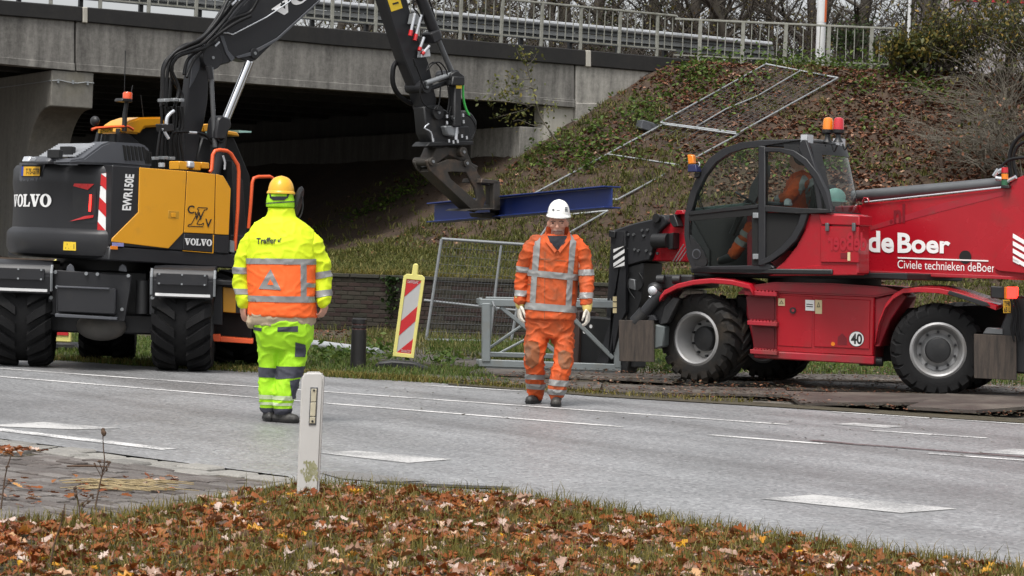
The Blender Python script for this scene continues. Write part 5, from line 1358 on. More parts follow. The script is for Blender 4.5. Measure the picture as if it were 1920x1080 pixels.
# carriage at the boom head
s.poly('boom_head', [(1146, 500 - 20), (1172, 500), (1206, 490), (1218, 488), (1236, 432), (1252, 418), (1246, 404), (1238, 402), (1226, 410), (1190, 418), (1172, 424), (1148, 432)], -.04, .46, M_CHAR, bevel=.015)
for x, y in ((1179, 440), (1189, 440), (1205, 432), (1215, 431), (1208, 442), (1176, 466), (1191, 468), (1198, 470), (1213, 470), (1221, 476), (1234, 475)):
    p = S.p3(x, y, -.04); s(MB().cyl(p, (p.x, p.y - .022, p.z), .016, n=8), 'head_bolt', M_STEELDK)
disc(s, 'boom_hinge', 1233, 409, -.05, .05, M_BLACK, .04)
s.tube('rear_mirror_lamp', [(1226, 452), (1254, 451)], -.10, .085, M_BLACK, n=18)
s.poly('lamp_mount', [(1252, 468), (1262, 466), (1262, 436), (1252, 438)], -.1, .05, M_BLACK, bevel=.006)
s.poly('boom_catch', [(1254, 403), (1264, 402), (1272, 424), (1262, 426), (1256, 416)], -.1, .02, M_BLACK, bevel=.006)
s.poly('boom_catch', [(1264, 402), (1282, 402), (1280, 394), (1268, 394)], -.06, .3, M_RED, bevel=.006)
for i in range(3): s.tube('steel_wire', [(1262 + i * 6, 490), (1282 + i * 3, 458 + i * 6)], -.02, .007, M_GALV, n=5)
s.poly('carriage_arm', [(1145, 590), (1148, 640), (1140, 680), (1118, 682), (1145, 600), (1145, 440), (1148, 433), (1172, 433), (1173, 585), (1160, 610), (1150, 660)], -.10, -.04, M_CHAR, bevel=.008)
s.poly('carriage_arm', [(1140, 680), (1112, 684), (1136, 600), (1144, 460), (1172, 470), (1173, 585), (1160, 612)], .36, .42, M_CHAR, bevel=.008)
s.poly('carriage_back', [(1174, 600), (1190, 600), (1203, 560), (1207, 492), (1176, 500)], -.02, .38, M_BLACK, bevel=.01)
s.poly('carriage_lamp', [(1141, 444), (1152, 446), (1153, 434), (1141, 432)], -.14, -.05, M_BLACK, bevel=.004)
s.poly('stripe_board', [(1149, 502), (1171, 503), (1171, 461), (1149, 460)], -.115, -.10, M_BLACK, bevel=0)
for y0 in (474, 487, 500, 511):
    q = [(1150, y0), (1150, y0 - 6.5), (1170.5, y0 - 20), (1170.5, y0 - 13)]
    q = [(x, min(max(y, 461), 502.5)) for x, y in q]
    if abs(q[0][1] - q[1][1]) + abs(q[2][1] - q[3][1]) > 4: s.poly('white_stripe', q, -.122, -.114, M_WHITE, bevel=0)
for y in (560, 571, 582): s.poly('warning_sticker', [(1149, y + 5), (1156, y + 5), (1156, y - 4), (1149, y - 4)], -.106, -.10, MATS['pale warning sticker'], bevel=0)
s.poly('valve_box', [(1177, 540), (1191, 545), (1190, 524), (1178, 522)], -.05, .02, M_STEELDK, bevel=.008)
s.tube('hydraulic_hose', [(1198, 512), (1206, 525), (1204, 538), (1196, 545)], -.04, .012, M_HOSE, smooth=4)
s.tube('hydraulic_hose', [(1182, 510), (1176, 525), (1180, 545), (1190, 560)], -.06, .010, M_HOSE, smooth=4)
s.poly('fork_frame', [(1078, 690), (1190, 690), (1186, 600), (1080, 592)], .05, .30, M_BLACK, bevel=.015)
s.poly('fork_side', [(1070, 700), (1084, 700), (1086, 584), (1072, 582)], .0, .35, mat('dark brown steel', (.05, .03, .025), .6, 0, .3, 8), bevel=.01)
for x, y in ((1108, 612), (1096, 622)): disc(s, 'hook_hole', x, y, .048, .022, M_WHITE, .003, 12)
s.poly('fork_foot', [(1158, 700), (1176, 700), (1180, 676), (1160, 676)], .0, .2, M_BLACK, bevel=.008)

# cab: near side frame, far side frame, roof, glass
ca, cb = -.95, -.10
outer = [(1300, 511), (1288, 482), (1282.5, 440), (1284, 400), (1293, 362), (1308, 328), (1328, 298), (1354, 279), (1388, 267), (1425, 263.5), (1503, 262)]
inner = [(1421, 276), (1396, 278), (1368, 287), (1342, 304), (1322, 330), (1306, 362), (1297, 393)]
fr = s.poly('cab_frame', outer + [(1421, 262 + 13)] + inner + [(1292, 402), (1291, 440), (1297, 478), (1307, 500), (1330, 500), (1330, 511)], ca, ca + .07, M_CHAR, bevel=.01)
s.poly('cab_frame', [(1300, 511), (1425, 514), (1452, 502), (1440, 492), (1426, 497), (1330, 499), (1306, 499)], ca, ca + .07, M_CHAR, bevel=.01)
s.poly('cab_pillar', [(1420.5, 498), (1434, 499), (1434.5, 274), (1421, 273)], ca - .015, ca + .06, M_CHAR, bevel=.01)
dq = [(1434, 276), (1462, 277), (1488, 282), (1512, 298), (1534, 326), (1550, 360), (1559, 399)]
di = [(1549, 391), (1540, 364), (1525, 334), (1505, 308), (1484, 292), (1461, 285), (1434, 285)]
s.poly('cab_door_frame', dq + di, ca - .03, ca + .03, M_CHAR, bevel=.006)
s.poly('cab_waist_bar', [(1434, 397), (1500, 401), (1559, 399), (1558, 392), (1500, 390), (1434, 385)], ca - .03, ca + .03, M_BLACK, bevel=.006)
s.poly('cab_waist_bar', [(1292, 404), (1421, 390), (1421, 383), (1293, 396)], ca - .01, ca + .05, M_BLACK, bevel=.006)
dl = [(1515, 398), (1507, 424), (1493, 450), (1470, 473), (1444, 491), (1426, 498)]
dli = [(1426, 488), (1440, 481), (1462, 464), (1482, 443), (1495, 420), (1502, 398)]
s.poly('cab_door_frame', dl + dli, ca - .02, ca + .04, M_CHAR, bevel=.006)
s.poly('door_panel', [(1434, 398), (1503, 400), (1496, 420), (1483, 443), (1463, 464), (1440, 482), (1434, 484)], ca + .02, ca + .05, M_DARKIN, bevel=.004)
s.poly('lower_panel', [(1292, 404), (1421, 391), (1421, 402), (1412, 404), (1292, 414)], ca + .0, ca + .03, M_DARKIN, bevel=.0)
s.poly('lower_panel', [(1410, 497), (1421, 497), (1421, 400), (1410, 402)], ca + .0, ca + .03, M_DARKIN, bevel=.0)
s.poly('lower_panel', [(1304, 499), (1322, 499), (1326, 492), (1318, 470), (1304, 452), (1293, 440), (1296, 475)], ca + .0, ca + .03, M_BLACK, bevel=.0)
disc(s, 'speaker', 1306, 476, ca - .003, .055, M_CHAR2, .006); disc(s, 'speaker_cone', 1306, 476, ca - .01, .042, M_BLACK, .004)
for y in (403, 480): s.poly('hinge', [(1411, y + 6), (1421, y + 6), (1421, y - 4), (1411, y - 4)], ca - .03, ca, M_GALV, bevel=.004)
s.poly('side_glass', [(1296, 396), (1421, 384), (1421, 276), (1396, 278), (1368, 287), (1342, 304), (1322, 330), (1306, 362)], ca + .03, ca + .038, M_GLASS, bevel=0)
s.poly('side_glass', [(1434, 386), (1552, 392), (1540, 364), (1525, 334), (1505, 308), (1484, 292), (1461, 285), (1434, 285)], ca + .0, ca + .008, M_GLASS, bevel=0)
s.poly('lower_glass', [(1296, 440), (1294, 414), (1411, 404), (1411, 497), (1324, 498), (1318, 470)], ca + .02, ca + .028, M_GLASS, bevel=0)
s.poly('cab_roof', [(1376, 270), (1425, 262), (1500, 260.5), (1511, 266), (1513, 278), (1425, 274)], ca + .03, cb, M_CHAR, bevel=.01)
s.poly('cab_rear_pillar', [(1503, 262), (1511, 262), (1534, 330), (1541, 398), (1533, 398), (1524, 335), (1496, 276)], ca - .01, ca + .07, M_CHAR, bevel=.008)
s.poly('pillar_panel', [(1470, 270), (1498, 271), (1522, 334), (1512, 312), (1492, 288), (1470, 280)], ca + .01, ca + .03, M_BLACK, bevel=0)
s.poly('far_frame', outer + [(1421, 275)] + inner + [(1292, 402), (1330, 470), (1330, 511)], cb - .07, cb, M_BLACK, bevel=.008)
s.poly('far_pillar', [(1400, 390), (1410, 390), (1440, 330), (1440, 310), (1424, 320), (1406, 350)], cb - .06, cb, M_BLACK, bevel=.006)
s.poly('interior_shade_sheet', [(1294, 410), (1421, 398), (1500, 400), (1500, 505), (1310, 505)], cb - .03, cb - .01, M_DARKIN, bevel=0)  # dark sheet added behind the glass so the cab interior looks shaded
s.poly('cab_floor', [(1292, 502), (1560, 505), (1560, 515), (1296, 512)], ca, cb, M_BLACK, bevel=.01)
# rear wall of the cab: curved window panel facing back
ur0, zr0_ = S.uz(1513, 268, ca); 
def rear_pt(t, z, bulge=.0):
    v = ca + .03 + (cb - ca - .06) * t
    slope = S.uz(1513, 268, ca)[0] + (S.uz(1543, 400, ca)[0] - S.uz(1513, 268, ca)[0]) * (1 - max(0, min(1, (z - zlo) / (zhi - zlo)))) ** .8
    return Vector((slope + .14 * math.sin(math.pi * t) + bulge, v, z))
zhi, zlo = S.uz(1513, 268, ca)[1], S.uz(1543, 400, ca)[1]
def rpanel(name, t0, t1, z0, z1, m, off=0.0, nt=8, nzz=6):
    mb = MB(); g = [[mb.bm.verts.new(rear_pt(t0 + (t1 - t0) * i / nt, z0 + (z1 - z0) * j / nzz, off)) for i in range(nt + 1)] for j in range(nzz + 1)]
    for j in range(nzz):
        for i in range(nt): mb.bm.faces.new((g[j][i], g[j][i + 1], g[j + 1][i + 1], g[j + 1][i]))
    return s(mb, name, m, ang=60, clean=False)
dz_ = zhi - zlo
rpanel('rear_glass', .06, .94, zlo, zhi - .10 * dz_, M_GLASSD, .0)
rpanel('rear_trim', .0, .12, zlo, zhi, M_BLACK, .012, 2); rpanel('rear_trim', .90, 1.0, zlo, zhi, M_BLACK, .012, 2); rpanel('rear_trim', 0, 1, zhi - .16 * dz_, zhi, M_BLACK, .012)
rpanel('rear_trim', .0, 1.0, zlo - .02, zlo + .03 * dz_, M_BLACK, .012, 6)
rw = MB(); 
for t in (.0,): 
    pass
s.poly('light_bar', [(1498, 262), (1516, 266), (1516, 260), (1500, 257)], ca + .10, cb - .06, M_STEELDK, bevel=.01)
tops = [S.p3(1515, 268, ca + .1)]
def cabtop(t, dz=0): 
    q = rear_pt(t, zhi, -.06); return Vector((q.x, q.y, zhi + dz))
for t in (.06, .92):
    q = cabtop(t, .0); s(MB().box(q.x - .03, q.x + .03, q.y - .06, q.y + .06, q.z - .02, q.z + .10, None), 'work_lamp', M_BLACK, bevel=.01)
    s(MB().box(q.x + .03, q.x + .036, q.y - .05, q.y + .05, q.z - .01, q.z + .09), 'lamp_glass', M_CLEAR)
    s(MB().box(q.x - .05, q.x + .03, q.y - .066, q.y - .06, q.z - .01, q.z + .09), 'lamp_glass', M_CLEAR)
for t, mm, x in ((.42, M_AMBER, 1552), (.58, M_REDLENS, 1572)):
    q = S.p3(x, 249, ca + .45); 
    s(MB().lathe([(.055, -.10), (.03, -.06), (.028, -.02), (.06, 0), (.062, .035), (.001, .036)], 18, Matrix.Translation(q), 'z'), 'beacon_base', M_BLACK)
    s(MB().lathe([(.058, .03), (.055, .12), (.045, .155), (.02, .165), (.001, .166)], 20, Matrix.Translation(q), 'z'), 'beacon', mm)
for x, d in ((1522, 12), (1538, 10), (1560, 14), (1580, 11), (1590, 9)):
    s.tube('cable', [(x, 270), (x + 4, 270 + d), (x + 10, 272)], ca + .2, .009, M_HOSE, smooth=3)
s.poly('side_lamp', [(1290, 308), (1300, 307), (1299, 290), (1288, 290)], ca - .08, ca - .02, M_AMBER, bevel=.008)
s.poly('side_lamp_base', [(1289, 322), (1306, 322), (1304, 308), (1289, 309)], ca - .1, ca + .0, mat('dark blue lamp base', (.015, .02, .08), .5, 0, .1, 5), bevel=.006)
s.tube('lamp_wire', [(1304, 316), (1312, 310), (1310, 304)], ca - .04, .006, M_CLEAR, smooth=3)
s.poly('side_lamp_mount', [(1301, 334), (1310, 332), (1312, 324), (1303, 323)], ca - .03, ca + .03, M_BLACK, bevel=.004)
# inside the cab
s(MB().lathe([(.155, -.012), (.17, 0), (.155, .012), (.145, 0), (.155, -.012)], 28, Matrix.Translation(S.p3(1402, 374, ca + .38)) @ Matrix.Rotation(R_(75), 4, 'X') @ Matrix.Rotation(R_(-25), 4, 'Z'), 'y'), 'steering_wheel', M_CHAR)
s.tube('steering_column', [(1402, 376), (1372, 440)], ca + .40, .035, M_BLACK, n=10)
s.poly('dashboard', [(1300, 398), (1395, 388), (1395, 380), (1300, 390)], ca + .1, cb - .1, mat('green grey dash', (.10, .14, .13), .6, 0, .1, 6), bevel=.01)
s.poly('seat', [(1438, 470), (1520, 470), (1530, 400), (1534, 345), (1522, 342), (1512, 400), (1500, 425), (1440, 432)], ca + .25, ca + .68, M_DARKIN, bevel=.03)
s.poly('armrest', [(1436, 384), (1462, 386), (1464, 379), (1438, 377)], ca + .12, ca + .2, M_CHAR2, bevel=.012)
s.poly('joystick', [(1468, 386), (1482, 386), (1480, 374), (1474, 371), (1469, 376)], ca + .12, ca + .18, M_CLEAR, bevel=.012)
s.tube('cab_wire', [(1314, 346), (1318, 360), (1310, 374), (1316, 392)], ca + .06, .007, M_HOSE, smooth=4)
s.tube('cab_wire', [(1308, 350), (1312, 372), (1320, 394)], ca + .06, .007, M_HOSE, smooth=4)
# body beside and below the cab
s.poly('engine_cover', [(1515, 400), (1540, 399), (1609, 402), (1609, 514), (1440, 514), (1470, 490), (1492, 462), (1507, 432)], ca + .03, ca + .28, M_RED, bevel=.015)
s.poly('engine_cover_inner', [(1400, 400), (1560, 402), (1560, 514), (1400, 514)], ca + .29, b0 - .02, M_REDOLD, bevel=.01)
s.poly('cover_lid', [(1534, 402), (1611, 404), (1611, 423), (1540, 421)], ca - .0, ca + .29, M_RED, bevel=.008)
s.poly('cover_box', [(1538, 424), (1610, 425), (1609, 493), (1538, 492)], ca + .005, ca + .05, M_RED, bevel=.008)
s.poly('cover_skirt', [(1440, 517), (1606, 516), (1606, 496), (1538, 496), (1470, 505)], ca + .025, ca + .2, M_RED, bevel=.008)
for x in (1550, 1600): s.poly('latch', [(x - 3, y_ := 433), (x + 3, 433), (x + 3, 418), (x - 3, 418)], ca - .02, ca + .01, M_STEELDK, bevel=.003)
s.poly('sticker', [(1589, 489), (1594, 489), (1594, 473), (1589, 473)], ca - .002, ca + .004, MATS['pale warning sticker'], bevel=0)
s.poly('lock_recess', [(1576, 484), (1588, 484), (1588, 474), (1576, 474)], ca - .001, ca + .004, M_REDDK, bevel=0)
tele_text = text_vf('deBoer', .03)
s.write('mirrored_lettering', ([(1 - x, y) for x, y in tele_text[0]], tele_text[1]), [(1552, 470), (1625, 471), (1625, 436), (1552, 434)], ca - .002, mat('faint dull red lettering', (.36, .01, .022), .34, 0, .1, 5))  # back-to-front company name in a slightly duller red
# things lying on the cab shelf behind the rear window
hb_ = S.w(*S.p3(1566, 370, -.45))
helm = thing('safety_helmet', 'pale green helmet lying behind the rear window of the red machine cab', 'helmet', hb_)
MB().ell((0, 0, 0), .115, .095, .10).build('shell', M_TEAL, helm); MB().lathe([(.13, -.05), (.13, -.035), (.10, -.03)], 20, None, 'z').build('brim', M_TEAL, helm)
# ------------------------------------------------------------------ people
from mathutils.bvhtree import BVHTree
def fuse(mb, name, m, parent, voxel=.011, smooth=6, wr=0.0, wf=14.0, seed=0, fold=0.0, label=None):
    """grow one continuous skin over the shapes, then add cloth folds"""
    me = mb.mesh('tmp', 0, 0, clean=False)
    o = bpy.data.objects.new('tmp', me); COL.objects.link(o)
    r = o.modifiers.new('r', 'REMESH'); r.mode = 'VOXEL'; r.voxel_size = voxel
    sm = o.modifiers.new('s', 'SMOOTH'); sm.iterations = smooth; sm.factor = .5
    bpy.context.view_layer.update()
    me2 = bpy.data.meshes.new_from_object(o.evaluated_get(bpy.context.evaluated_depsgraph_get()))
    bpy.data.objects.remove(o); bpy.data.meshes.remove(me)
    if wr or fold:
        nn = [v.normal.copy() for v in me2.vertices]
        for v, n in zip(me2.vertices, nn):
            p = v.co; q = Vector((p.x * wf, p.y * wf, p.z * wf * .8 + seed))
            a = noise.noise(q); b = noise.noise(q * 2.3 + Vector((7, 1, 3)))
            f = 1 - abs(noise.noise(Vector((p.x * 9 + p.z * 7, p.y * 9, p.z * 13 - p.x * 5 + seed)))) * 2
            v.co = p + n * (wr * (a + .5 * b) + fold * (max(f, 0) ** 3 - .2))
    me2.name = name
    me2.polygons.foreach_set('use_smooth', [True] * len(me2.polygons))
    return link(name, me2, m, parent, label)
def limb(mb, pts, rad, n=14):
    mb.tube(pts, rad, n)
    for p, r in zip(pts, rad): mb.ell(p, r, r, r, 12, 8)
def patch(src, planes, name, m, parent, off=.004, face=None, jit=0):
    """cut a piece of cloth out of a garment and lay it on top; planes = (point, normal pointing out)"""
    bm = bmesh.new(); bm.from_mesh(src.data)
    for co, no in planes:
        bmesh.ops.bisect_plane(bm, geom=bm.verts[:] + bm.edges[:] + bm.faces[:], plane_co=co, plane_no=no, clear_outer=True)
    bm.normal_update()
    if face is not None:
        bmesh.ops.delete(bm, geom=[f for f in bm.faces if f.normal.dot(Vector(face)) < .12], context='FACES')
    if not bm.faces: bm.free(); return None
    for v in bm.verts: v.normal_update()
    for v in bm.verts: v.co += v.normal * off
    me = bpy.data.meshes.new(name); bm.to_mesh(me); bm.free()
    me.materials.clear(); me.polygons.foreach_set('use_smooth', [True] * len(me.polygons))
    return link(name, me, m, parent)
def pplanes(pts):
    """outward planes of a convex photo polygon already in (u,z)"""
    c = Vector((sum(p[0] for p in pts), 0, sum(p[1] for p in pts))) / len(pts); out = []
    for i in range(len(pts)):
        a, b = pts[i], pts[(i + 1) % len(pts)]
        n = Vector((b[1] - a[1], 0, a[0] - b[0]))
        if n.length < 1e-6: continue
        n.normalize(); A = Vector((a[0], 0, a[1]))
        if n.dot(A - c) < 0: n = -n
        out.append((A, n))
    return out
def drape(src, vf, q, name, m, parent, off=.006, far=-1.0):
    """lay flat print (unit box) on a garment, seen from the camera side; q bl br tr tl in (u,z)"""
    bm = bmesh.new(); bm.from_mesh(src.data); t = BVHTree.FromBMesh(bm); bm.free(); vs = []
    for x, y in vf[0]:
        a = Vector(q[0]) * (1 - x) + Vector(q[1]) * x; b = Vector(q[3]) * (1 - x) + Vector(q[2]) * x; p = a * (1 - y) + b * y
        h = t.ray_cast(Vector((p.x, far, p.y)), Vector((0, 1, 0)))
        vs.append(Vector((p.x, (h[0].y if h[0] else 0) - off, p.y)))
    return MB().raw(vs, vf[1]).build(name, m, parent, clean=False, ang=0)
def hand(mb, W, D, N, T, s=1.0, curl=.7, r=.0095):
    W, D, N, T = Vector(W), Vector(D).normalized(), Vector(N).normalized(), Vector(T).normalized()
    M = Matrix((T, N, D)).transposed()
    mb.ell(W + D * .045 * s, .042 * s, .018 * s, .055 * s, 12, 8, M)
    for i, L in enumerate((.072, .082, .076, .058)):
        b = W + D * .082 * s + T * (.030 - i * .0205) * s; pts = [W + D * .05 * s + T * (.026 - i * .018) * s, b]; d = D.copy(); a = 0
        for j, f in enumerate((.45, .32, .23)):
            a += curl * (.45 + .25 * j)
            d = D * math.cos(a) + N * math.sin(a); pts.append(pts[-1] + d * L * f * s)
        mb.tube(pts, [r * s * k for k in (1.0, 1.05, 1.0, .9, .72)], 8); mb.ell(pts[-1], r * s * .72, r * s * .72, r * s * .72, 8, 6)
    p0 = W + D * .02 * s + T * .03 * s
    pts = [p0, p0 + (D * .6 + T * .7) * .035 * s + N * .008 * s, p0 + (D * 1.3 + T * .75) * .045 * s + N * .02 * s, p0 + (D * 2.0 + T * .6) * .042 * s + N * .032 * s]
    mb.tube(pts, [.014 * s, .0125 * s, .011 * s, .008 * s], 8); mb.ell(pts[-1], .008 * s, .008 * s, .008 * s, 8, 6)
def boot(mb, ankle, toe, r=.05, h=.1):
    a, t = Vector(ankle), Vector(toe); d = (t - a); d.z = 0; L = d.length; d.normalize()
    z = r * .62
    heel = Vector((a.x, a.y, z)) - d * .045
    limb(mb, [a, Vector((a.x, a.y, .075))], [r * .95, r * 1.0])
    limb(mb, [heel, Vector((a.x, a.y, z)) + d * L * .45, Vector((a.x, a.y, z * .95)) + d * (L - .03)], [r * .72, r * .9, r * .78])

# ---- the man in yellow, seen from behind
YM = Fr(G(527, 791), 0)
ym = fthing('person', 'person in fluorescent yellow jacket and lime trousers with yellow helmet standing with back turned', 'person', YM)
q = lambda x, y, v=0.0: YM.p3(x, y, v)
sY = FPX / YM.o.y
def ring(fr_, x, y, rx, ry, v=0.0, s=None): 
    p = fr_.p3(x, y, v); return (p.x, p.y, p.z, rx / s, ry)
body = MB()
body.loft([ring(YM, 527, 410, 22, .07, 0, sY), ring(YM, 527, 436, 44, .10, 0, sY), ring(YM, 528, 470, 56, .15, 0, sY), ring(YM, 529, 560, 52, .17, .02, sY), ring(YM, 529, 640, 48, .15, .0, sY)], 20, 2.2)
limb(body, [q(527, 415), q(527, 385, .02)], [.065, .065])
body.ell(q(527, 366, .02), .082, .102, .125); body.ell(q(527, 380, .08), .05, .05, .06)
body.ell(q(527, 372, .125), .014, .025, .02); 
for sx in (-1, 1): body.ell(q(527 + sx * 21, 372, .02), .012, .02, .03)
for L in ([(492, 450, 0), (456, 505, .03), (456, 570, -.01)], [(562, 450, 0), (603, 505, .03), (610, 560, -.02)]):
    limb(body, [q(*p) for p in L], [.055, .045, .032])
for L in ([(506, 630, 0), (506, 695, .03), (503, 765, .02)], [(548, 630, 0), (543, 700, -.02), (530, 770, -.05)]):
    limb(body, [q(*p) for p in L], [.085, .06, .045])
hand(body, q(456, 572, -.01), (0.05, .1, -1), (.75, .55, 0), (-.5, .8, -.1), 1.0, .9)
hand(body, q(609, 564, -.02), (-.12, .1, -1), (-.8, .5, 0), (.4, .8, -.1), 1.05, 1.1)
ybody = fuse(body, 'body', M_SKIN, ym, .0075, 3)
tor = MB()
rg = [(527, 389, 24, .088), (527, 398, 25.5, .095), (527, 407, 29, .10), (527, 412, 37, .112), (527, 419, 48, .13), (528, 430, 59, .15), (528, 450, 67, .178), (528, 480, 68, .195), (528, 520, 64, .205), (529, 555, 63, .21), (529, 580, 64, .208), (529, 593, 65, .205)]
tor.loft([ring(YM, x, y, rx, ry, .01, sY) for x, y, rx, ry in rg[::-1]], 28, 2.35)
jk = fuse(tor, 'jacket', M_HVY, ym, .010, 4, .005, 7, 1, .006)
for L in ([(489, 440, .0), (470, 460, .0), (457, 497, .02), (454, 530, .02), (458, 566, -.01)], [(566, 440, .0), (585, 460, .0), (600, 497, .02), (605, 528, .02), (606, 564, -.03)]):
    mb = MB(); limb(mb, [q(*p) for p in L], [.080, .085, .078, .072, .056])
    sl = fuse(mb, 'sleeve', M_HVY, jk, .010, 4, .005, 9, 3, .012)
    left = L[0][0] < 527
    for pl in ([[(430, 501), (480, 502), (480, 514), (430, 513)], [(430, 541), (480, 542), (480, 553), (430, 551)]] if left else [[(575, 514), (630, 505), (630, 517), (575, 527)], [(575, 548), (630, 541), (630, 553), (575, 561)]]):
        patch(sl, pplanes(YM.pts(pl)), 'reflective_band', M_BAND2, jk, .005)
# orange tail of the jacket with silver bands and warning triangle
op = patch(jk, pplanes(YM.pts([(440, 490), (620, 490), (620, 600), (440, 600)])), 'orange_panel', M_HVO, jk, .003)
patch(jk, pplanes(YM.pts([(440, 484), (620, 486), (620, 496.5), (440, 494.5)])), 'reflective_band', M_BAND2, jk, .007)
patch(jk, pplanes(YM.pts([(440, 553), (620, 556), (620, 567.5), (440, 564)])), 'reflective_band', M_BAND2, jk, .007)
patch(jk, pplanes(YM.pts([(567, 495), (577, 495), (577, 556), (567, 556)])), 'reflective_band', M_BAND2, jk, .0065, (0, -1, 0))
patch(jk, pplanes(YM.pts([(577, 530), (610, 533), (610, 541), (577, 538)])), 'reflective_band', M_BAND2, jk, .0065, (0, -1, 0))
patch(jk, pplanes(YM.pts([(490, 541), (532, 543), (512, 504)])), 'triangle', M_BAND2, jk, .0075, (0, -1, 0))
patch(jk, pplanes(YM.pts([(507, 533), (518, 533.5), (512.5, 523)])), 'triangle_centre', M_HVO, jk, .010, (0, -1, 0))
drape(jk, text_vf('Traffer', .025), YM.pts([(484.5, 457.5), (522.5, 456.5), (522.5, 445), (484.5, 446)]), 'lettering', M_BLK, jk)
drape(jk, glyph_vf([([(0, 0), (.75, 0), (.75, .2), (.35, .2), (1, .85), (.88, 1), (.2, .35), (.2, .75), (0, .75)], [])]), YM.pts([(525, 454), (532, 453.5), (532, 446), (525, 446.5)]), 'arrow_mark', M_BLK, jk)
hem = MB(); hem.loft([ring(YM, x, y, rx, ry, .01, sY) for x, y, rx, ry in [(528, 611, 60, .185), (528, 600, 63, .198), (529, 585, 62, .198)]], 28, 2.3)
hem.ell(q(474, 600, -.05), .05, .04, .07)
fuse(hem, 'shirt_tail', M_BEIGE, ym, .010, 3, .006, 9, 5, .012)
tr = MB()
tr.loft([ring(YM, x, y, rx, ry, .0, sY) for x, y, rx, ry in [(533, 655, 46, .13), (533, 640, 53, .16), (532, 620, 56, .18), (531, 600, 57, .185)]], 24, 2.3)
limb(tr, [q(510, 635, 0), q(507, 670, .02), q(505, 700, .03), q(503, 740, .025), q(503, 762, .02)], [.108, .096, .084, .078, .060])
limb(tr, [q(553, 635, 0), q(549, 670, -.02), q(543, 700, -.03), q(533, 740, -.05), q(530, 764, -.055)], [.114, .104, .094, .086, .070])
ty = fuse(tr, 'trousers', M_HVG, ym, .010, 4, .005, 8, 9, .010)
patch(ty, pplanes(YM.pts([(470, 687), (525, 690), (525, 708), (470, 706)])), 'knee_band', M_NAVY, ty, .004)
patch(ty, pplanes(YM.pts([(518.5, 686), (600, 686), (600, 704), (518.5, 710)])), 'knee_band', M_NAVY, ty, .0045)
patch(ty, pplanes(YM.pts([(470, 739), (600, 742), (600, 750), (470, 747)])), 'reflective_band', mat('lime tinted band', (.50, .58, .36), .6, 0, .1, 8), ty, .004)
patch(ty, pplanes(YM.pts([(470, 753), (600, 755), (600, 760), (470, 758)])), 'reflective_band', MATS['lime tinted band'], ty, .004)
patch(ty, pplanes(YM.pts([(525, 612), (562, 610), (562, 621), (525, 620)])), 'pocket_flap', M_NAVY, ty, .005, (0, -1, 0))
patch(ty, pplanes(YM.pts([(478, 612), (496, 614), (494, 620), (478, 618)])), 'pocket_flap', M_NAVY, ty, .005, (0, -1, 0))
patch(ty, pplanes(YM.pts([(557, 640), (575, 645), (573, 668), (555, 668)])), 'cargo_pocket', M_NAVY, ty, .006, (0, -1, 0))
patch(ty, pplanes(YM.pts([(546, 712), (570, 708), (560, 745), (550, 748)])), 'leg_patch', M_NAVY, ty, .0045, (0, -1, 0))
patch(ty, pplanes(YM.pts([(470, 764), (600, 765), (600, 775), (470, 775)])), 'cuff', M_NAVY, ty, .005)
for a, t in ((q(505, 768, .02), q(501, 785, .2)), (q(529, 770, -.055), q(558, 789, -.10))):
    mb = MB(); boot(mb, a, (t.x, t.y, 0), .052)
    b_ = fuse(mb, 'boot', M_BOOT, ym, .008, 3, .002, 20, 2)
    patch(b_, [((0, 0, .026), (0, 0, 1))], 'sole', M_BLACK, b_, .006)
# helmet, neck flap and visor
def helmet(par, c, rx, ry, rz, m, name='helmet', peak=0, tilt=0.0):
    M = Matrix.Translation(c) @ Matrix.Rotation(tilt, 4, 'X')
    mb = MB(); rings = []
    for i in range(9):
        a = math.pi / 2 * i / 8
        ring_ = []
        for j in range(32):
            b = 2 * math.pi * j / 32; rr = math.cos(a) ** .82
            ridge = 1 + .035 * (math.exp(-((math.cos(b) * rr) / .16) ** 2)) * math.sin(a)
            ring_.append(mb.bm.verts.new(M @ Vector((rx * rr * math.cos(b), ry * rr * math.sin(b), rz * math.sin(a) ** .95 * ridge))))
        rings.append(ring_)
    for r_, (sc, z) in enumerate(((1.05, -.004), (1.06, -.016))):
        pass
    for a_, b_ in zip(rings, rings[1:]):
        for j in range(32): mb.bm.faces.new((a_[j], a_[(j + 1) % 32], b_[(j + 1) % 32], b_[j]))
    mb.bm.faces.new(rings[-1])
    sh = mb.build(name, m, par, ang=40)
    mb = MB(); loops = []
    for (e, z) in ((1.0, .012), (1.085, .002), (1.09, -.010), (.98, -.008)):
        l = []
        for j in range(32):
            b = 2 * math.pi * j / 32
            pk = peak * max(0, -math.sin(b)) ** 1.6 * (1 if e > 1 else 0) if peak > 0 else -peak * max(0, math.sin(b)) ** 1.6 * (1 if e > 1 else 0)
            sy = -1 if peak > 0 else 1
            l.append(mb.bm.verts.new(M @ Vector((rx * e * math.cos(b), ry * e * math.sin(b) + sy * pk, z - pk * .28))))
        loops.append(l)
    for a_, b_ in zip(loops, loops[1:]):
        for j in range(32): mb.bm.faces.new((a_[j], a_[(j + 1) % 32], b_[(j + 1) % 32], b_[j]))
    mb.build('brim', m, sh, ang=50)
    return sh
hy = helmet(ym, q(527, 361, .03), .100, .125, .125, M_HELY, peak=-.05)
fl = MB(); fl.loft([ring(YM, 526, 389, 27, .115, .02, sY), ring(YM, 526, 376, 26.5, .118, .02, sY), ring(YM, 526, 360, 23, .105, .02, sY)], 24, 2.3)
nf = fuse(fl, 'neck_flap', M_HVG, ym, .008, 3, .002, 12, 4)
patch(nf, pplanes(YM.pts([(495, 381), (556, 377), (556, 379), (495, 383)])), 'flap_seam', M_NAVY, nf, .003)
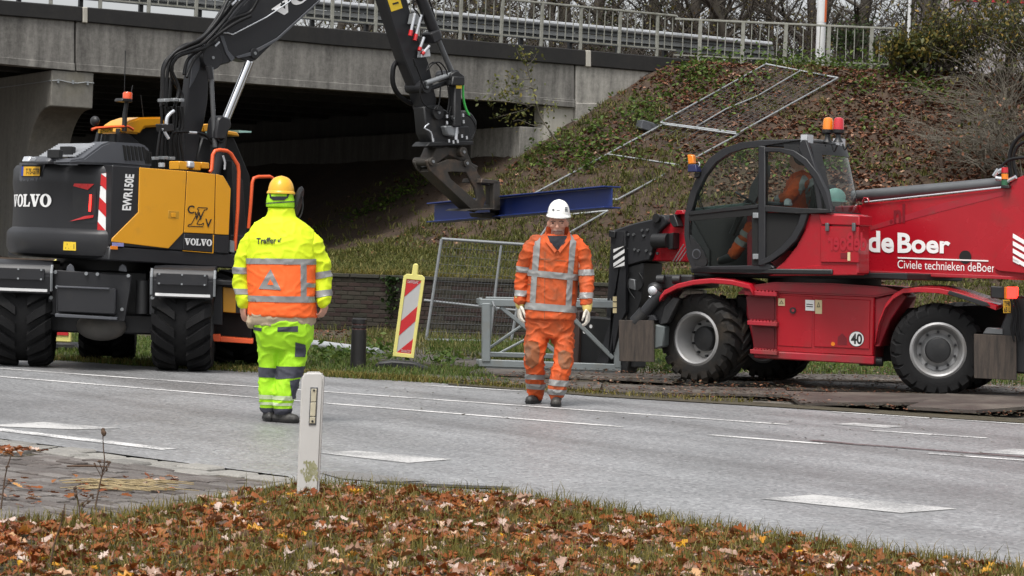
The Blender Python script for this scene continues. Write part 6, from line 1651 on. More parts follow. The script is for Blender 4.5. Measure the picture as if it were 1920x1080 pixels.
patch(nf, pplanes(YM.pts([(508, 371), (512, 369), (537, 369), (541, 371), (535, 376), (515, 376)])), 'helmet_strap', M_SHIRT, nf, .006, (0, -1, 0))
for pl in ([(506, 358), (509, 358), (512, 372), (509, 372)], [(538, 372), (541, 372), (545, 358), (541, 358)]): patch(nf, pplanes(YM.pts(pl)), 'helmet_strap', M_SHIRT, nf, .006, (0, -1, 0))
M_ = Matrix.Translation(q(559, 378, .06)) @ Matrix.Rotation(R_(12), 4, 'Y')
vis = MB().lathe([(.001, -.02), (.10, -.018), (.115, 0), (.10, .018), (.001, .02)], 28, M_ @ Matrix.Rotation(R_(78), 4, 'Z') @ Matrix.Diagonal((.5, 1, 1.06, 1)), 'y').build('visor', M_BLACK, ym)
MB().tube(spline([q(566, 366, .06), q(568, 385, .05), q(565, 402, .04), q(560, 409, .02)], 4), .006, 6).build('visor_band', M_BLACK, vis)

# ---- the man in orange, walking towards the camera
OM = Fr(G(1022, 758), 0)
om = fthing('person', 'person in dirty orange workwear and white helmet walking on the road past the steel frame', 'person', OM)
q = lambda x, y, v=0.0: OM.p3(x, y, v)
sO = FPX / OM.o.y
body = MB()
body.loft([ring(OM, x, y, rx, ry, .0, sO) for x, y, rx, ry in [(1031, 610, 40, .14), (1034, 560, 40, .14), (1040, 500, 42, .135), (1043, 464, 36, .11), (1045, 448, 22, .08)]], 20, 2.2)
limb(body, [q(1045, 450, 0), q(1046, 430, -.01)], [.062, .06])
body.ell(q(1046, 414, -.02), .078, .098, .125); body.ell(q(1045, 431, -.055), .050, .050, .052)
body.ell(q(1045, 438, -.065), .032, .034, .022)
nose = [q(1045, 417, -.115), q(1045, 426, -.140)]; limb(body, nose, [.010, .016])
for sx in (-1, 1):
    body.ell(q(1046 + sx * 17.5, 420, -.01), .014, .02, .032); body.ell(q(1045 + sx * 8, 415, -.098), .020, .014, .008); body.ell(q(1045 + sx * 9.5, 424, -.085), .020, .018, .018)
body.ell(q(1045, 433.5, -.105), .024, .011, .006); body.ell(q(1045, 435.5, -.104), .020, .011, .006)
for L in ([(1012, 462, 0), (985, 510, .05), (975, 560, .02)], [(1074, 462, 0), (1095, 512, -.02), (1100, 566, -.16)]):
    limb(body, [q(*p) for p in L], [.05, .042, .032])
for L in ([(1012, 610, 0), (1002, 668, -.06), (1004, 738, .08)], [(1050, 610, 0), (1056, 672, -.09), (1044, 742, -.15)]):
    limb(body, [q(*p) for p in L], [.08, .055, .042])
obody = fuse(body, 'body', M_SKIN, om, .0075, 2)
patch(obody, pplanes(OM.pts([(1024, 431), (1068, 431), (1066, 446), (1026, 446)])), 'stubble', M_STUB, obody, .0015, (0, -1, 0))
patch(obody, pplanes(OM.pts([(1037, 433.2), (1053, 433.2), (1053, 434.8), (1037, 434.8)])), 'mouth', mat('lip line', (.16, .06, .05), .6, 0, .1, 9), obody, .003, (0, -1, 0))
for sx in (-1, 1):
    MB().ell(q(1045 + sx * 8, 418.2, -.097), .011, .010, .007).build('eye', M_SHIRT, obody)
    MB().tube([q(1045 + sx * 3.5, 415.4, -.113), q(1045 + sx * 8, 414.4, -.114), q(1045 + sx * 12.5, 416, -.102)], .004, 6).build('eyebrow', M_HAIR, obody)
hw = helmet(om, q(1047.5, 404, -.02), .102, .125, .142, M_HELW, peak=.028, tilt=R_(4))
for pl, mm in (([(1059, 397), (1064, 397), (1064, 389), (1059, 389)], M_CHAR2), ([(1035, 396), (1039, 396), (1039, 392), (1035, 392)], M_CHAR2), ([(1043, 395.5), (1049, 395.5), (1049, 394), (1043, 394)], M_CHAR2)):
    drape(hw, glyph_vf([([(0, 0), (1, 0), (1, .28), (0, .28)], []), ([(0, .38), (1, .38), (1, .64), (0, .64)], []), ([(0, .74), (1, .74), (1, 1), (0, 1)], [])]), OM.pts(pl), 'helmet_mark', mm, hw, .004)
patch(hw, pplanes(OM.pts([(1060, 408), (1069, 408), (1069, 400), (1060, 400)])), 'helmet_clip', M_WHITE, hw, .006, (0, -1, 0))
jm = MB()
jr = [(1031, 598, 48, .175), (1032, 585, 48, .175), (1034, 560, 47, .165), (1037, 520, 46.5, .158), (1040, 490, 47, .156), (1042, 465, 46, .15), (1043, 453, 41, .135), (1044, 446, 33, .115), (1045, 440, 25, .10)]
jm.loft([ring(OM, x, y, rx, ry, 0, sO) for x, y, rx, ry in jr], 28, 2.35)
oj = fuse(jm, 'jacket', M_WKO, om, .009, 3, .005, 8, 2, .008)
# open collar with the dark jumper showing
def collar(side):
    a = [q(1045 + side * 21, 425, .02), q(1045 + side * 21.5, 436, -.075), q(1045 + side * 16, 449, -.135), q(1045 + side * 1.5, 470, -.175)]
    b = [q(1045 + side * 24, 444, .03), q(1045 + side * 26, 448, -.10), q(1045 + side * 20, 456, -.150), q(1045 + side * 5, 474, -.176)]
    mb = MB(); n = 4
    for off in (0, .012):
        pass
    A = [mb.bm.verts.new(p) for p in a]; Bv = [mb.bm.verts.new(p) for p in b]; A2 = [mb.bm.verts.new(p + Vector((-side * .008, .02, -.004))) for p in a]
    for i in range(3):
        mb.bm.faces.new((A[i], A[i + 1], Bv[i + 1], Bv[i])); mb.bm.faces.new((A[i + 1], A[i], A2[i], A2[i + 1]))
    mb.build('collar', M_WKO, oj, ang=60)
collar(-1); collar(1)
patch(oj, pplanes(OM.pts([(1025, 443), (1066, 443), (1061, 453), (1046, 471), (1030, 453)])), 'jumper_front', M_SHIRT, om, .008, (0, -1, 0))
cb_ = MB(); cb_.raw([q(1025, 424, .05), q(1065, 424, .05), q(1071, 444, .06), q(1019, 444, .06)], [(0, 1, 2, 3)]); cb_.build('collar', M_WKO, oj)
sh_ = MB(); sh_.loft([ring(OM, 1045, 452, 22, .085, -.03, sO), ring(OM, 1045, 446, 17, .075, -.02, sO)], 18); sh_.ell(q(1045, 458, -.10), .080, .040, .050); sh_.ell(q(1045, 463, -.13), .035, .03, .045)
fuse(sh_, 'jumper', M_SHIRT, om, .008, 3, .003, 12)
for L, pls in (([(1007, 455, .0), (994, 470, .0), (984, 500, .05), (979, 530, .06), (976, 563, .02)], [[(960, 498), (1000, 502), (1000, 513), (960, 509)], [(955, 543), (1000, 546), (1000, 557), (955, 554)]]),
               ([(1078, 457, .0), (1090, 473, .0), (1096, 502, .0), (1099, 530, -.07), (1100, 566, -.16)], [[(1075, 506), (1120, 505), (1120, 516), (1075, 517)], [(1075, 548), (1120, 548), (1120, 559), (1075, 559)]])):
    mb = MB(); limb(mb, [q(*p) for p in L], [.076, .080, .075, .067, .058])
    sl = fuse(mb, 'sleeve', M_WKO, oj, .009, 3, .005, 9, L[0][0], .012)
    for pl in pls: patch(sl, pplanes(OM.pts(pl)), 'reflective_band', M_BAND2, oj, .005)
for pl, o_ in (([(980, 504), (1100, 516), (1100, 528), (980, 516)], .006), ([(970, 565), (1100, 575), (1100, 588), (970, 578)], .006), ([(1003, 436), (1015, 434), (1009, 508), (998, 506)], .0065), ([(998, 506), (1008, 508), (1004, 568), (994, 566)], .0065), ([(1069, 440), (1080, 446), (1073, 514), (1063, 513)], .0065), ([(1063, 513), (1073, 514), (1070, 576), (1059, 575)], .0065)):
    patch(oj, pplanes(OM.pts(pl)), 'reflective_band', M_BAND2, oj, o_, None if o_ == .006 else (0, -1, 0))
patch(oj, pplanes(OM.pts([(1021, 472), (1022, 472), (1021, 598), (1020, 598)])), 'zip_flap', M_SOILED, oj, .004, (0, -1, 0))
for pl in ([(990, 532), (1012, 534), (1012, 536), (990, 534)], [(1006, 484), (1030, 486), (1030, 487.5), (1006, 485.5)], [(1040, 487), (1062, 489), (1062, 490.5), (1040, 488.5)]): patch(oj, pplanes(OM.pts(pl)), 'pocket_edge', M_SOILED, oj, .004, (0, -1, 0))
tr = MB()
tr.loft([ring(OM, x, y, rx, ry, 0, sO) for x, y, rx, ry in [(1030, 632, 44, .13), (1031, 612, 46, .15), (1032, 590, 45, .155)]], 24, 2.3)
limb(tr, [q(1010, 615, 0), q(1004, 645, -.05), q(1001, 672, -.07), q(1003, 705, -.0), q(1005, 728, .06), q(1006, 736, .08)], [.112, .100, .090, .086, .082, .076])
limb(tr, [q(1052, 615, 0), q(1057, 645, -.04), q(1057, 675, -.10), q(1049, 705, -.13), q(1045, 728, -.15), q(1043, 738, -.15)], [.112, .098, .088, .084, .078, .070])
ot = fuse(tr, 'trousers', M_WKO, om, .009, 3, .007, 8, 6, .015)
for pl in ([(975, 700), (1027, 702), (1027, 712), (975, 710)], [(975, 718), (1026, 721), (1026, 731), (975, 728)], [(1027.5, 709), (1075, 713), (1075, 724), (1027.5, 720)], [(1026.5, 727), (1075, 730), (1075, 740), (1026.5, 737)]):
    patch(ot, pplanes(OM.pts(pl)), 'reflective_band', M_BAND2, ot, .005)
for pl in ([(983, 648), (990, 638), (1008, 640), (1012, 655), (1009, 680), (998, 690), (986, 682)], [(1046, 660), (1056, 655), (1068, 660), (1071, 675), (1066, 690), (1052, 690), (1046, 678)]):
    patch(ot, pplanes(OM.pts(pl)), 'knee_patch', M_SOILED, ot, .002, (0, -1, 0))
for a, t in ((q(1005, 736, .10), q(991, 752, -.06)), (q(1043, 742, -.15), q(1042, 760, -.34))):
    mb = MB(); boot(mb, a, (t.x, t.y, 0), .055)
    b_ = fuse(mb, 'boot', M_BOOT, om, .008, 3, .002, 20, 2)
    patch(b_, [((0, 0, .026), (0, 0, 1))], 'sole', M_BLACK, b_, .006)
for w_, cuff, D, N, T in ((q(975, 570, .02), q(975, 556, .02), (.0, -.1, -1), (.7, -.2, 0), (.3, -1, 0)), (q(1101, 577, -.18), q(1100, 562, -.15), (.1, -.25, -1), (-.8, .2, 0), (-.3, -1, 0))):
    mb = MB(); hand(mb, w_, D, N, T, 1.12, .55, .0125)
    g_ = fuse(mb, 'glove', M_GLOVE, om, .006, 2, .001, 30)
    mb = MB(); limb(mb, [cuff, (Vector(cuff) + Vector(w_)) / 2, Vector(w_) + Vector((0, 0, -.012))], [.056, .052, .042]); fuse(mb, 'cuff', M_GLOVEY, g_, .008, 3, .002, 20)

# ---- the driver sitting in the red cab
dv = ca + .46
drv_o = S.w(*S.p3(1480, 470, dv))
DF = Fr((drv_o.x, drv_o.y), -37)
dm = thing('person', 'person in orange jacket sitting at the controls inside the red telehandler cab', 'person', (drv_o.x, drv_o.y, 0), DF.a)
q = lambda x, y, v=0.0: DF.p3(x, y, v)
body = MB()
limb(body, [q(1478, 428), q(1488, 385), q(1503, 345), q(1500, 322)], [.13, .13, .14, .06]); body.ell(q(1496, 300), .10, .075, .115); body.ell(q(1484, 304), .03, .03, .025)
for v in (-.19, .19): limb(body, [q(1503, 340, v), q(1475, 372, v - .02), q(1450, 380, v)], [.05, .042, .034])
for v in (-.1, .1): limb(body, [q(1478, 428, v), q(1412, 422, v), q(1372, 482, v), q(1350, 488, v)], [.08, .06, .045, .035])
hand(body, q(1450, 380, -.19), (-1, 0, -.3), (0, .2, -1), (0, 1, 0), .95, .8); hand(body, q(1450, 380, .19), (-1, 0, -.3), (0, -.2, -1), (0, -1, 0), .95, .8)
fuse(body, 'body', M_SKIN, dm, .009, 3)
mb = MB(); limb(mb, [q(1478, 430), q(1488, 385), q(1503, 348)], [.16, .16, .165])
for v in (-.19, .19): limb(mb, [q(1503, 342, v), q(1476, 372, v - .02), q(1458, 378, v)], [.082, .07, .055])
dj = fuse(mb, 'jacket', M_WKO, dm, .012, 3, .006, 8, 3, .012)
for pl in ([(1509, 322), (1516, 326), (1500, 400), (1494, 396)], [(1452, 368), (1462, 362), (1470, 376), (1460, 384)]): patch(dj, pplanes(DF.pts(pl, -.2)), 'reflective_band', M_BAND2, dj, .005, (0, -1, 0))
mb = MB()
for v in (-.1, .1): limb(mb, [q(1478, 430, v), q(1412, 422, v), q(1376, 476, v)], [.105, .082, .066])
dt = fuse(mb, 'trousers', M_WKO, dm, .012, 3, .005, 8, 3, .010)
for pl in ([(1380, 430), (1388, 424), (1420, 446), (1412, 454)], [(1372, 446), (1379, 438), (1410, 462), (1402, 470)]): patch(dt, pplanes(DF.pts(pl, -.12)), 'reflective_band', M_BAND2, dt, .005)
mb = MB(); mb.ell(q(1500, 297), .09, .082, .105); fuse(mb, 'hair', M_HAIR, dm, .01, 2)
for v in (-.1, .1):
    mb = MB(); limb(mb, [q(1372, 482, v), q(1352, 489, v)], [.055, .045]); fuse(mb, 'boot', M_BOOT, dm, .01, 2)
# ------------------------------------------------------------------ road plates under the red machine
def plate(px, z0=.004, th=.022, lift=(0, 0, 0, 0), label='', wob=.012):
    q = [G(*p) for p in px]; c_ = sum(q, Vector()) / 4
    o = bpy.data.objects.new('road_plate', None)
    mb = MB(); n = 8; g = []
    for j in range(3):
        row = []
        for i in range(n + 1):
            t, s_ = i / n, j / 2
            p = (q[0] * (1 - t) + q[1] * t) * (1 - s_) + (q[3] * (1 - t) + q[2] * t) * s_
            z = z0 + (lift[0] * (1 - t) + lift[1] * t) * (1 - s_) + (lift[3] * (1 - t) + lift[2] * t) * s_ + wob * noise.noise(Vector((p.x * 1.3, p.y * 1.3, z0 * 90))) + wob
            row.append((p.x - c_.x, p.y - c_.y, z))
        g.append(row)
    T_ = [[mb.bm.verts.new(p) for p in r] for r in g]; Bm = [[mb.bm.verts.new((p[0], p[1], p[2] - th)) for p in r] for r in g]
    for j in range(2):
        for i in range(n):
            mb.bm.faces.new((T_[j][i], T_[j][i + 1], T_[j + 1][i + 1], T_[j + 1][i])); mb.bm.faces.new((Bm[j][i], Bm[j + 1][i], Bm[j + 1][i + 1], Bm[j][i + 1]))
    for i in range(n):
        mb.bm.faces.new((T_[0][i], Bm[0][i], Bm[0][i + 1], T_[0][i + 1])); mb.bm.faces.new((T_[2][i], T_[2][i + 1], Bm[2][i + 1], Bm[2][i]))
    for j in range(2):
        mb.bm.faces.new((T_[j][0], T_[j + 1][0], Bm[j + 1][0], Bm[j][0])); mb.bm.faces.new((T_[j][n], Bm[j][n], Bm[j + 1][n], T_[j + 1][n]))
    po = mb.build('road_plate', M_PLATE, None, ang=40); po.location = (c_.x, c_.y, 0)
    return tag(po, label, 'road plate', 'steel road plates laid beside the road')
plate([(1500, 762), (2010, 772), (1990, 752), (1470, 741)], .03, .03, (.0, .05, .02, .0), 'long rusty road plate under the rear wheel of the red machine')
plate([(1700, 775), (1830, 781), (2010, 772), (1775, 753)], .05, .03, (.0, .0, .03, .02), 'rusty road plate with lifted corner nearest the road at the right')
plate([(1130, 737), (1480, 747), (1470, 733), (1130, 723)], .0, .025, (.0, .03, .02, .0), 'rusty road plate under the front wheel of the red machine')
plate([(760, 713), (1125, 734), (1130, 719), (790, 703)], .0, .02, (.0, .02, .0, .0), 'muddy road plate lying behind the person in orange')
plate([(880, 702), (1260, 718), (1290, 707), (900, 692)], .0, .02, (.01, .0, .01, .0), 'muddy road plate under the grey steel frame')
plate([(1480, 731), (1930, 742), (1900, 727), (1450, 716)], .0, .02, (.0, .02, .0, .01), 'rusty road plate under the belly of the red machine')
plate([(690, 678), (890, 690), (900, 672), (720, 662)], .0, .025, (.02, .0, .0, .02), 'brown road plate behind the striped beacon')
plate([(740, 662), (905, 672), (915, 660), (770, 651)], .0, .025, (.0, .02, .01, .0), 'brown road plate below the leaning fence panel')
plate([(1250, 705), (1700, 716), (1690, 706), (1260, 696)], .0, .02, (.0, .0, .0, .0), 'farthest road plate behind the red machine')
# ------------------------------------------------------------------ grey lattice frame beside the machine
FF = Fr(P(1020, 690, 27.3), 2)
ff = fthing('lattice_jib', 'pale grey galvanised lattice frame standing between the person in orange and the red machine', 'steel frame', FF)
kf = K(ff, FF)
D_ = .85
def fb(name, a, b, w, v=0, h=None, m=None): return kf(MB().bar(FF.p3(*a, v), FF.p3(*b, v), w, h or w), name, m or M_GALVP, bevel=.008)
fb('top_beam', (899, 567), (1160, 571), .085); fb('post', (911, 568), (911, 678), .10); fb('end_plate', (897, 566), (905, 566), .02, h=.1)
fb('bottom_beam', (897, 680), (1165, 690), .07, h=.085); fb('runner', (910, 692), (1170, 698), .05, .1, .09)
kf.poly('runner_skid', [(905, 684), (1165, 694), (1165, 706), (940, 703), (915, 697)], -.02, .06, M_GALV, bevel=.01)
fb('brace', (938, 575), (1052, 668), .05); fb('brace', (920, 652), (1010, 590), .035, .3); fb('brace', (930, 668), (1060, 600), .03, D_)
fb('brace', (1058, 580), (1150, 672), .05, 0)
fb('top_beam', (915, 562), (1160, 566), .07, D_); fb('post', (922, 566), (918, 668), .07, D_); fb('bottom_beam', (912, 664), (1165, 672), .06, D_)
for x in (905, 1158):
    for y in (567, 684):
        a = FF.p3(x, y, 0); kf(MB().bar(a, (a.x, D_, a.z), .06, .06), 'cross_beam', M_GALVP, bevel=.006)
a = FF.p3(923, 570, -.05); kf(MB().tube([a + Vector((0, 0, .03)), a + Vector((.02, -.02, -.02)), a + Vector((.05, 0, -.07))], .014, 6), 'shackle', M_GALV)
fb('post', (1158, 571), (1158, 690), .08)
# ------------------------------------------------------------------ fence panels
def fence(name_label, corners, bars, wires, r=.021, wm=None):
    c0 = corners[0]; t = thing('temporary_fence', name_label, 'site fence', c0, 0, 'site fence panels'); L = lambda p: Vector(p) - c0
    for a, b in zip(corners, corners[1:] + corners[:1]): MB().tube([L(a), L(b)], r, 8).build('frame_tube', M_GALV, t)
    for b in bars: MB().tube([L(p) for p in b], r * .85, 8).build('bar', M_GALV, t)
    if wires:
        A, B_, C_, D2 = corners; mb = MB()
        for i in range(1, wires[0]):
            s_ = i / wires[0]; mb.tube([L(A * (1 - s_) + B_ * s_), L(D2 * (1 - s_) + C_ * s_)], .0035, 3, False)
        for i in range(1, wires[1]):
            s_ = i / wires[1]; mb.tube([L(A * (1 - s_) + D2 * s_), L(B_ * (1 - s_) + C_ * s_)], .0035, 3, False)
        struct(mb.build('wire_mesh', M_STEELDK, t, clean=False), 'stuff')
    return t
H = lambda x, y: hit(x, y, .10)
fence('long fence panel fallen flat on the slope beside the black cab', [H(975, 377), H(1158, 374), H(1385, 252), H(1243, 233)], [[H(1140, 289), H(1272, 309)]], (8, 16))
fence('upper fence panel with dense wire lying below the embankment railing', [H(1238, 230), H(1385, 249), H(1571, 146), H(1436, 120)], [[H(1306, 237), H(1360, 205), H(1420, 180), H(1500, 133)]], (14, 26))
fence('fence panel half hidden low on the slope behind the white helmet', [H(1000, 462), H(1068, 436), H(1140, 395), H(1040, 405)], [], None)
f3 = [P(828, 448, 34.6), P(990, 459, 34.9), P(958, 648, 34.9), P(799, 638, 34.6)]
f3[3].z = .03; f3[2].z = .03
fence('upright fence panel leaning in front of the brick wall', f3, [[P(940, 460, 34.8), P(932, 520, 34.8), P(918, 640, 34.8)], [P(795, 563, 34.6), P(968, 582, 34.9)]], (26, 12), .023)
fb0 = hit(1215, 243)
blk = MB().box(-.25, .25, -.15, .15, -.05, .16).build('fence_block', M_CHAR2, None, .02); blk.location = fb0; blk.rotation_euler = (0, .2, .4)
tag(blk, 'dark fence foot block lying where the two slope panels meet', 'fence block')
# ------------------------------------------------------------------ striped beacon board
def beacon(fr_, name_label, scale_px):
    t = fthing('traffic_beacon', name_label, 'traffic beacon', fr_, 'striped traffic beacons'); kb = K(t, fr_)
    return t, kb
BF = Fr(G(752, 690), 0); t, kb = beacon(BF, 'red and white striped beacon board with yellow frame on black foot', 1)
Q = lambda u, v: (736 + 40 * u + 21 * v, 668 + 4 * u - 153 * v)      # board corners in the photo, u across, v up
out = [Q(0, 0), Q(1, 0), Q(1.0, .985), Q(.86, 1.015), Q(.14, 1.015), Q(0, .985)]
kb.poly('frame', out, -.03, .03, M_BECY, bevel=.01, holes=[[Q(.16, .05), Q(.84, .05), Q(.84, .95), Q(.16, .95)]])
kb.poly('panel', [Q(.15, .045), Q(.85, .045), Q(.85, .955), Q(.15, .955)], -.018, .018, M_BECW, bevel=0)
def clipv(L):
    return [(u, min(max(v, .05), .95)) for u, v in L]
for v0_, v1_ in ((-.10, .035), (.255, .435), (.72, .90)):
    L = clipv([(.16, v0_ + .0), (.84, v0_ + .20), (.84, v1_ + .20), (.16, v1_)])
    if v0_ < 0: L = [(.16, .05), (.84, .05), (.84, .235)]
    if v0_ > .7: L = [(.16, .73), (.84, .925), (.84, .95), (.16, .95)]
    kb.poly('red_stripe', [Q(*p) for p in L], -.021, -.017, M_BECR, bevel=0)
kb.write('lettering', marks_vf(8, 1), [Q(.22, .905), Q(.74, .905), Q(.74, .94), Q(.22, .94)], -.025, M_BECW)
kb.write('lettering', marks_vf(7, 2), [Q(.36, .062), Q(.82, .062), Q(.82, .095), Q(.36, .095)], -.025, M_BECW)
kb.poly('handle', [Q(.36, 1.0), Q(.64, 1.0), Q(.62, 1.13), Q(.56, 1.15), Q(.42, 1.15), Q(.37, 1.13)], -.03, .03, M_BECY, bevel=.012)
kb.poly('foot', [(694, 692), (708, 680), (735, 677), (775, 680), (812, 694), (812, 699), (694, 697)], -.16, .16, M_BLACK, bevel=.02)
kb.poly('foot_grip', [(722, 687), (735, 687), (735, 682), (722, 682)], -.175, -.15, M_DARKIN, bevel=.004)
BF2 = Fr(G(112, 655), 0); t2_, kb2 = beacon(BF2, 'yellow framed beacon board half hidden behind the excavator tyres', 1)
kb2.poly('frame', [(92, 640), (133, 642), (133, 492), (120, 484), (108, 484), (94, 492)], -.03, .03, M_BECY, bevel=.01)
kb2.poly('panel', [(98, 628), (128, 629), (128, 504), (98, 502)], -.04, -.028, M_BECW, bevel=0)
for y in (628, 575, 522): kb2.poly('red_stripe', [(98, y), (128, y + 1), (128, y - 24), (98, y - 4)], -.044, -.038, M_BECR, bevel=0)
kb2.poly('foot', [(85, 655), (150, 656), (140, 643), (95, 642)], -.16, .16, M_BLACK, bevel=.02)
# ------------------------------------------------------------------ bollard, pipe, marker post
bp0 = G(671, 690); bo_ = thing('bollard', 'short black bollard with two worn rings on the grass verge', 'bollard', bp0)
hb2 = .56
MB().lathe([(.088, -.05), (.086, hb2 - .13), (.078, hb2 - .125), (.078, hb2 - .115), (.085, hb2 - .11), (.085, hb2 - .08), (.078, hb2 - .075), (.078, hb2 - .065), (.086, hb2 - .06), (.086, hb2 - .012), (.07, hb2), (.001, hb2 + .004)], 28, None, 'z').build('bollard_body', M_BOLL, bo_)
for z in (hb2 - .12, hb2 - .07): MB().lathe([(.0795, z - .006), (.0795, z + .006)], 28, None, 'z', cap=False).build('ring', mat('worn red ring', (.10, .03, .028), .6, 0, .5, 30, (.3, .28, .25), .4, 30), bo_)
pa, pb = G(575, 652), G(712, 670); pa.z = pb.z = .06
pp = MB().tube([(0, 0, 0), pb - pa], .055, 14).build('steel_pipe', M_GUARD); pp.location = pa
tag(pp, 'silver pipe lying in the grass behind the black bollard', 'pipe')
MF = Fr(G(577, 937), 0); mp_ = fthing('marker_post', 'white plastic roadside marker post with algae stained foot and clouded reflector', 'marker post', MF); km = K(mp_, MF)
km.poly('post', [(555, 950), (596, 950), (607, 712), (606, 703), (601, 698), (572, 698), (567, 703), (565, 712)], -.035, .035, M_POSTW, bevel=.012, seg=3)
am = MB(); ra = random.Random(3)
for i in range(90):
    y = 866 + abs(ra.gauss(0, 22)); x = ra.triangular(560, 597, 588); r_ = ra.uniform(1.2, 3.6) * (1 if y < 900 else .7)
    if not (565 - (y - 712) * .04 < x < 603 - (y - 712) * .03) or y > 930: continue
    am.prism(MF.pts([(x + r_ * ra.uniform(.5, 1) * math.cos(a), y + 1.6 * r_ * ra.uniform(.5, 1.2) * math.sin(a)) for a in np.linspace(0, 2 * math.pi, 8)[:-1]], -.035), -.0358 - i * .000008, -.0345)
km(am, 'algae', M_ALGAE, ang=0, clean=False)
km.poly('reflector_frame', [(578.5, 797), (592.5, 797), (596, 726), (582, 726)], -.040, -.034, M_STEELDK, bevel=.002)
for a, b in ((.03, .20), (.22, .60), (.62, .97)):
    e = lambda t, s_: lerp2(lerp2((579.5, 796), (583, 727), t), lerp2((591.5, 796), (595, 727), t), s_)
    km.poly('reflector', [e(a, .08), e(a, .92), e(b, .92), e(b, .08)], -.044, -.039, M_REFL, bevel=.002)
for t in (.09, .93): 
    x, y = lerp2((585.5, 796), (589, 727), t); disc(km, 'screw', x, y, -.044, .006, M_CHAR, .003, 8)
# ------------------------------------------------------------------ far posts and building
l1 = P(1538, 95, 57.0); lp = thing('lamp_post', 'white lamp post with an orange stripe behind the embankment railing', 'lamp post', (l1.x, l1.y, hz(l1.x, l1.y)))
MB().lathe([(.115, -.3), (.11, 9)], 20, None, 'z').build('pole', M_LAMPP, lp)
zo = P(1540, 42, 57.0).z - lp.location.z
MB().lathe([(.118, zo), (.117, zo + 4)], 20, None, 'z', cap=False).build('back_band', M_LAMPP, lp)
ob = MB()
for i in range(8):
    a0_, a1_ = R_(-62 + i * 13), R_(-62 + (i + 1) * 13)
    ob.raw([(.121 * math.cos(a0_), .121 * math.sin(a0_), zo), (.121 * math.cos(a1_), .121 * math.sin(a1_), zo), (.121 * math.cos(a1_), .121 * math.sin(a1_), zo + 4), (.121 * math.cos(a0_), .121 * math.sin(a0_), zo + 4)], [(0, 1, 2, 3)])
ob.build('orange_stripe', M_ORNG, lp)
MB().tube([(0, 0, 9), (0, -.6, 9.3), (0, -1.6, 9.4)], .05, 8).build('arm', M_LAMPP, lp)
l2 = P(1704, 52, 60.0); sp_ = thing('sign_post', 'thin pale post standing among branches right of the lamp post', 'post', (l2.x, l2.y, l2.z))
MB().lathe([(.045, -.8), (.045, 6)], 14, None, 'z').build('pole', M_LAMPP, sp_)
hbp = P(1757, 42, 105.0); hs_ = thing('building', 'pale grey clad building with a red stripe glimpsed behind the shrubs', 'building', (hbp.x, hbp.y, hbp.z))
MB().box(0, 9, 0, 8, -6, 6).build('wall', M_HOUSE, hs_)
MB().box(.5, 5, -.06, .0, .98, 1.5).build('red_stripe', M_RED, hs_)
MB().box(-.1, 9.1, -.1, 8.1, 6.003, 6.3).build('roof', M_CHAR2, hs_)
MB().box(-.0, 9, -.05, .0, -.05, .06).build('wall_joint', M_CHAR2, hs_)
# ------------------------------------------------------------------ trees and shrubs
def grow(mb_pts, p, d, L, r, depth, spread, rnd, up=.12, nseg=4, kids=(3, 5), tips=None, droop=0.0, rmin=.006):
    pts = [p]; rs = [r]; q = p.copy(); dd = d.copy()
    for i in range(nseg):
        dd = (dd + Vector((rnd.gauss(0, .13), rnd.gauss(0, .13), rnd.gauss(0, .10) + up * .3 - droop))).normalized()
        q = q + dd * (L / nseg); pts.append(q); rs.append(max(rmin * .6, r * (1 - .55 * (i + 1) / nseg)))
    mb_pts.append((pts, rs))
    if depth == 0:
        if tips is not None: tips += [(x, dd) for x in pts[1:]]
        return
    for k_ in range(rnd.randint(*kids)):
        t = rnd.uniform(.25, 1.0); i = min(nseg - 1, int(t * nseg)); b = pts[i].lerp(pts[i + 1], t * nseg - i)
        a = rnd.uniform(0, 2 * math.pi); s_ = Vector((math.cos(a), math.sin(a), rnd.uniform(-.15, .5))).normalized()
        nd = (dd * (1 - spread) + s_ * spread).normalized()
        grow(mb_pts, b, nd, L * rnd.uniform(.45, .75), max(rmin, rs[i] * rnd.uniform(.42, .62)), depth - 1, spread, rnd, up, nseg, kids, tips, droop, rmin)
def tubes_np(branches, n=5, rcut=.02):
    V, F, o = [], [], 0
    for pts, rs in branches:
        P_ = np.array([tuple(p) for p in pts]); r = np.array(rs); m = n if r[0] > rcut else 3
        T_ = np.gradient(P_, axis=0); T_ /= np.linalg.norm(T_, axis=1)[:, None] + 1e-9
        up = np.array([0, 0, 1.0]) if abs(T_[0, 2]) < .9 else np.array([1.0, 0, 0])
        X = np.cross(T_, up); X /= np.linalg.norm(X, axis=1)[:, None] + 1e-9; Y = np.cross(T_, X)
        a = np.arange(m) * 2 * np.pi / m
        R = P_[:, None] + (X[:, None] * np.cos(a)[None, :, None] + Y[:, None] * np.sin(a)[None, :, None]) * r[:, None, None]
        V.append(R.reshape(-1, 3)); k_ = len(P_)
        i = np.arange(k_ - 1)[:, None] * m; j = np.arange(m)[None]; j2 = (j + 1) % m
        F.append(np.stack([i + j, i + j2, i + m + j2, i + m + j], -1).reshape(-1, 4) + o); o += k_ * m
    return np.concatenate(V), np.concatenate(F)
def woody(branches, name, m, parent, n=6):
    v, f = tubes_np(branches, n); return link(name, npmesh(name, v, f, True), m, parent)
def leafy(P0, name, m, parent, size, tilt=1.4, kind='oval', curl=.4):
    v, f = leaves(np.asarray(P0, float), size, tilt, kind, curl); return link(name, npmesh(name, v, f), m, parent)
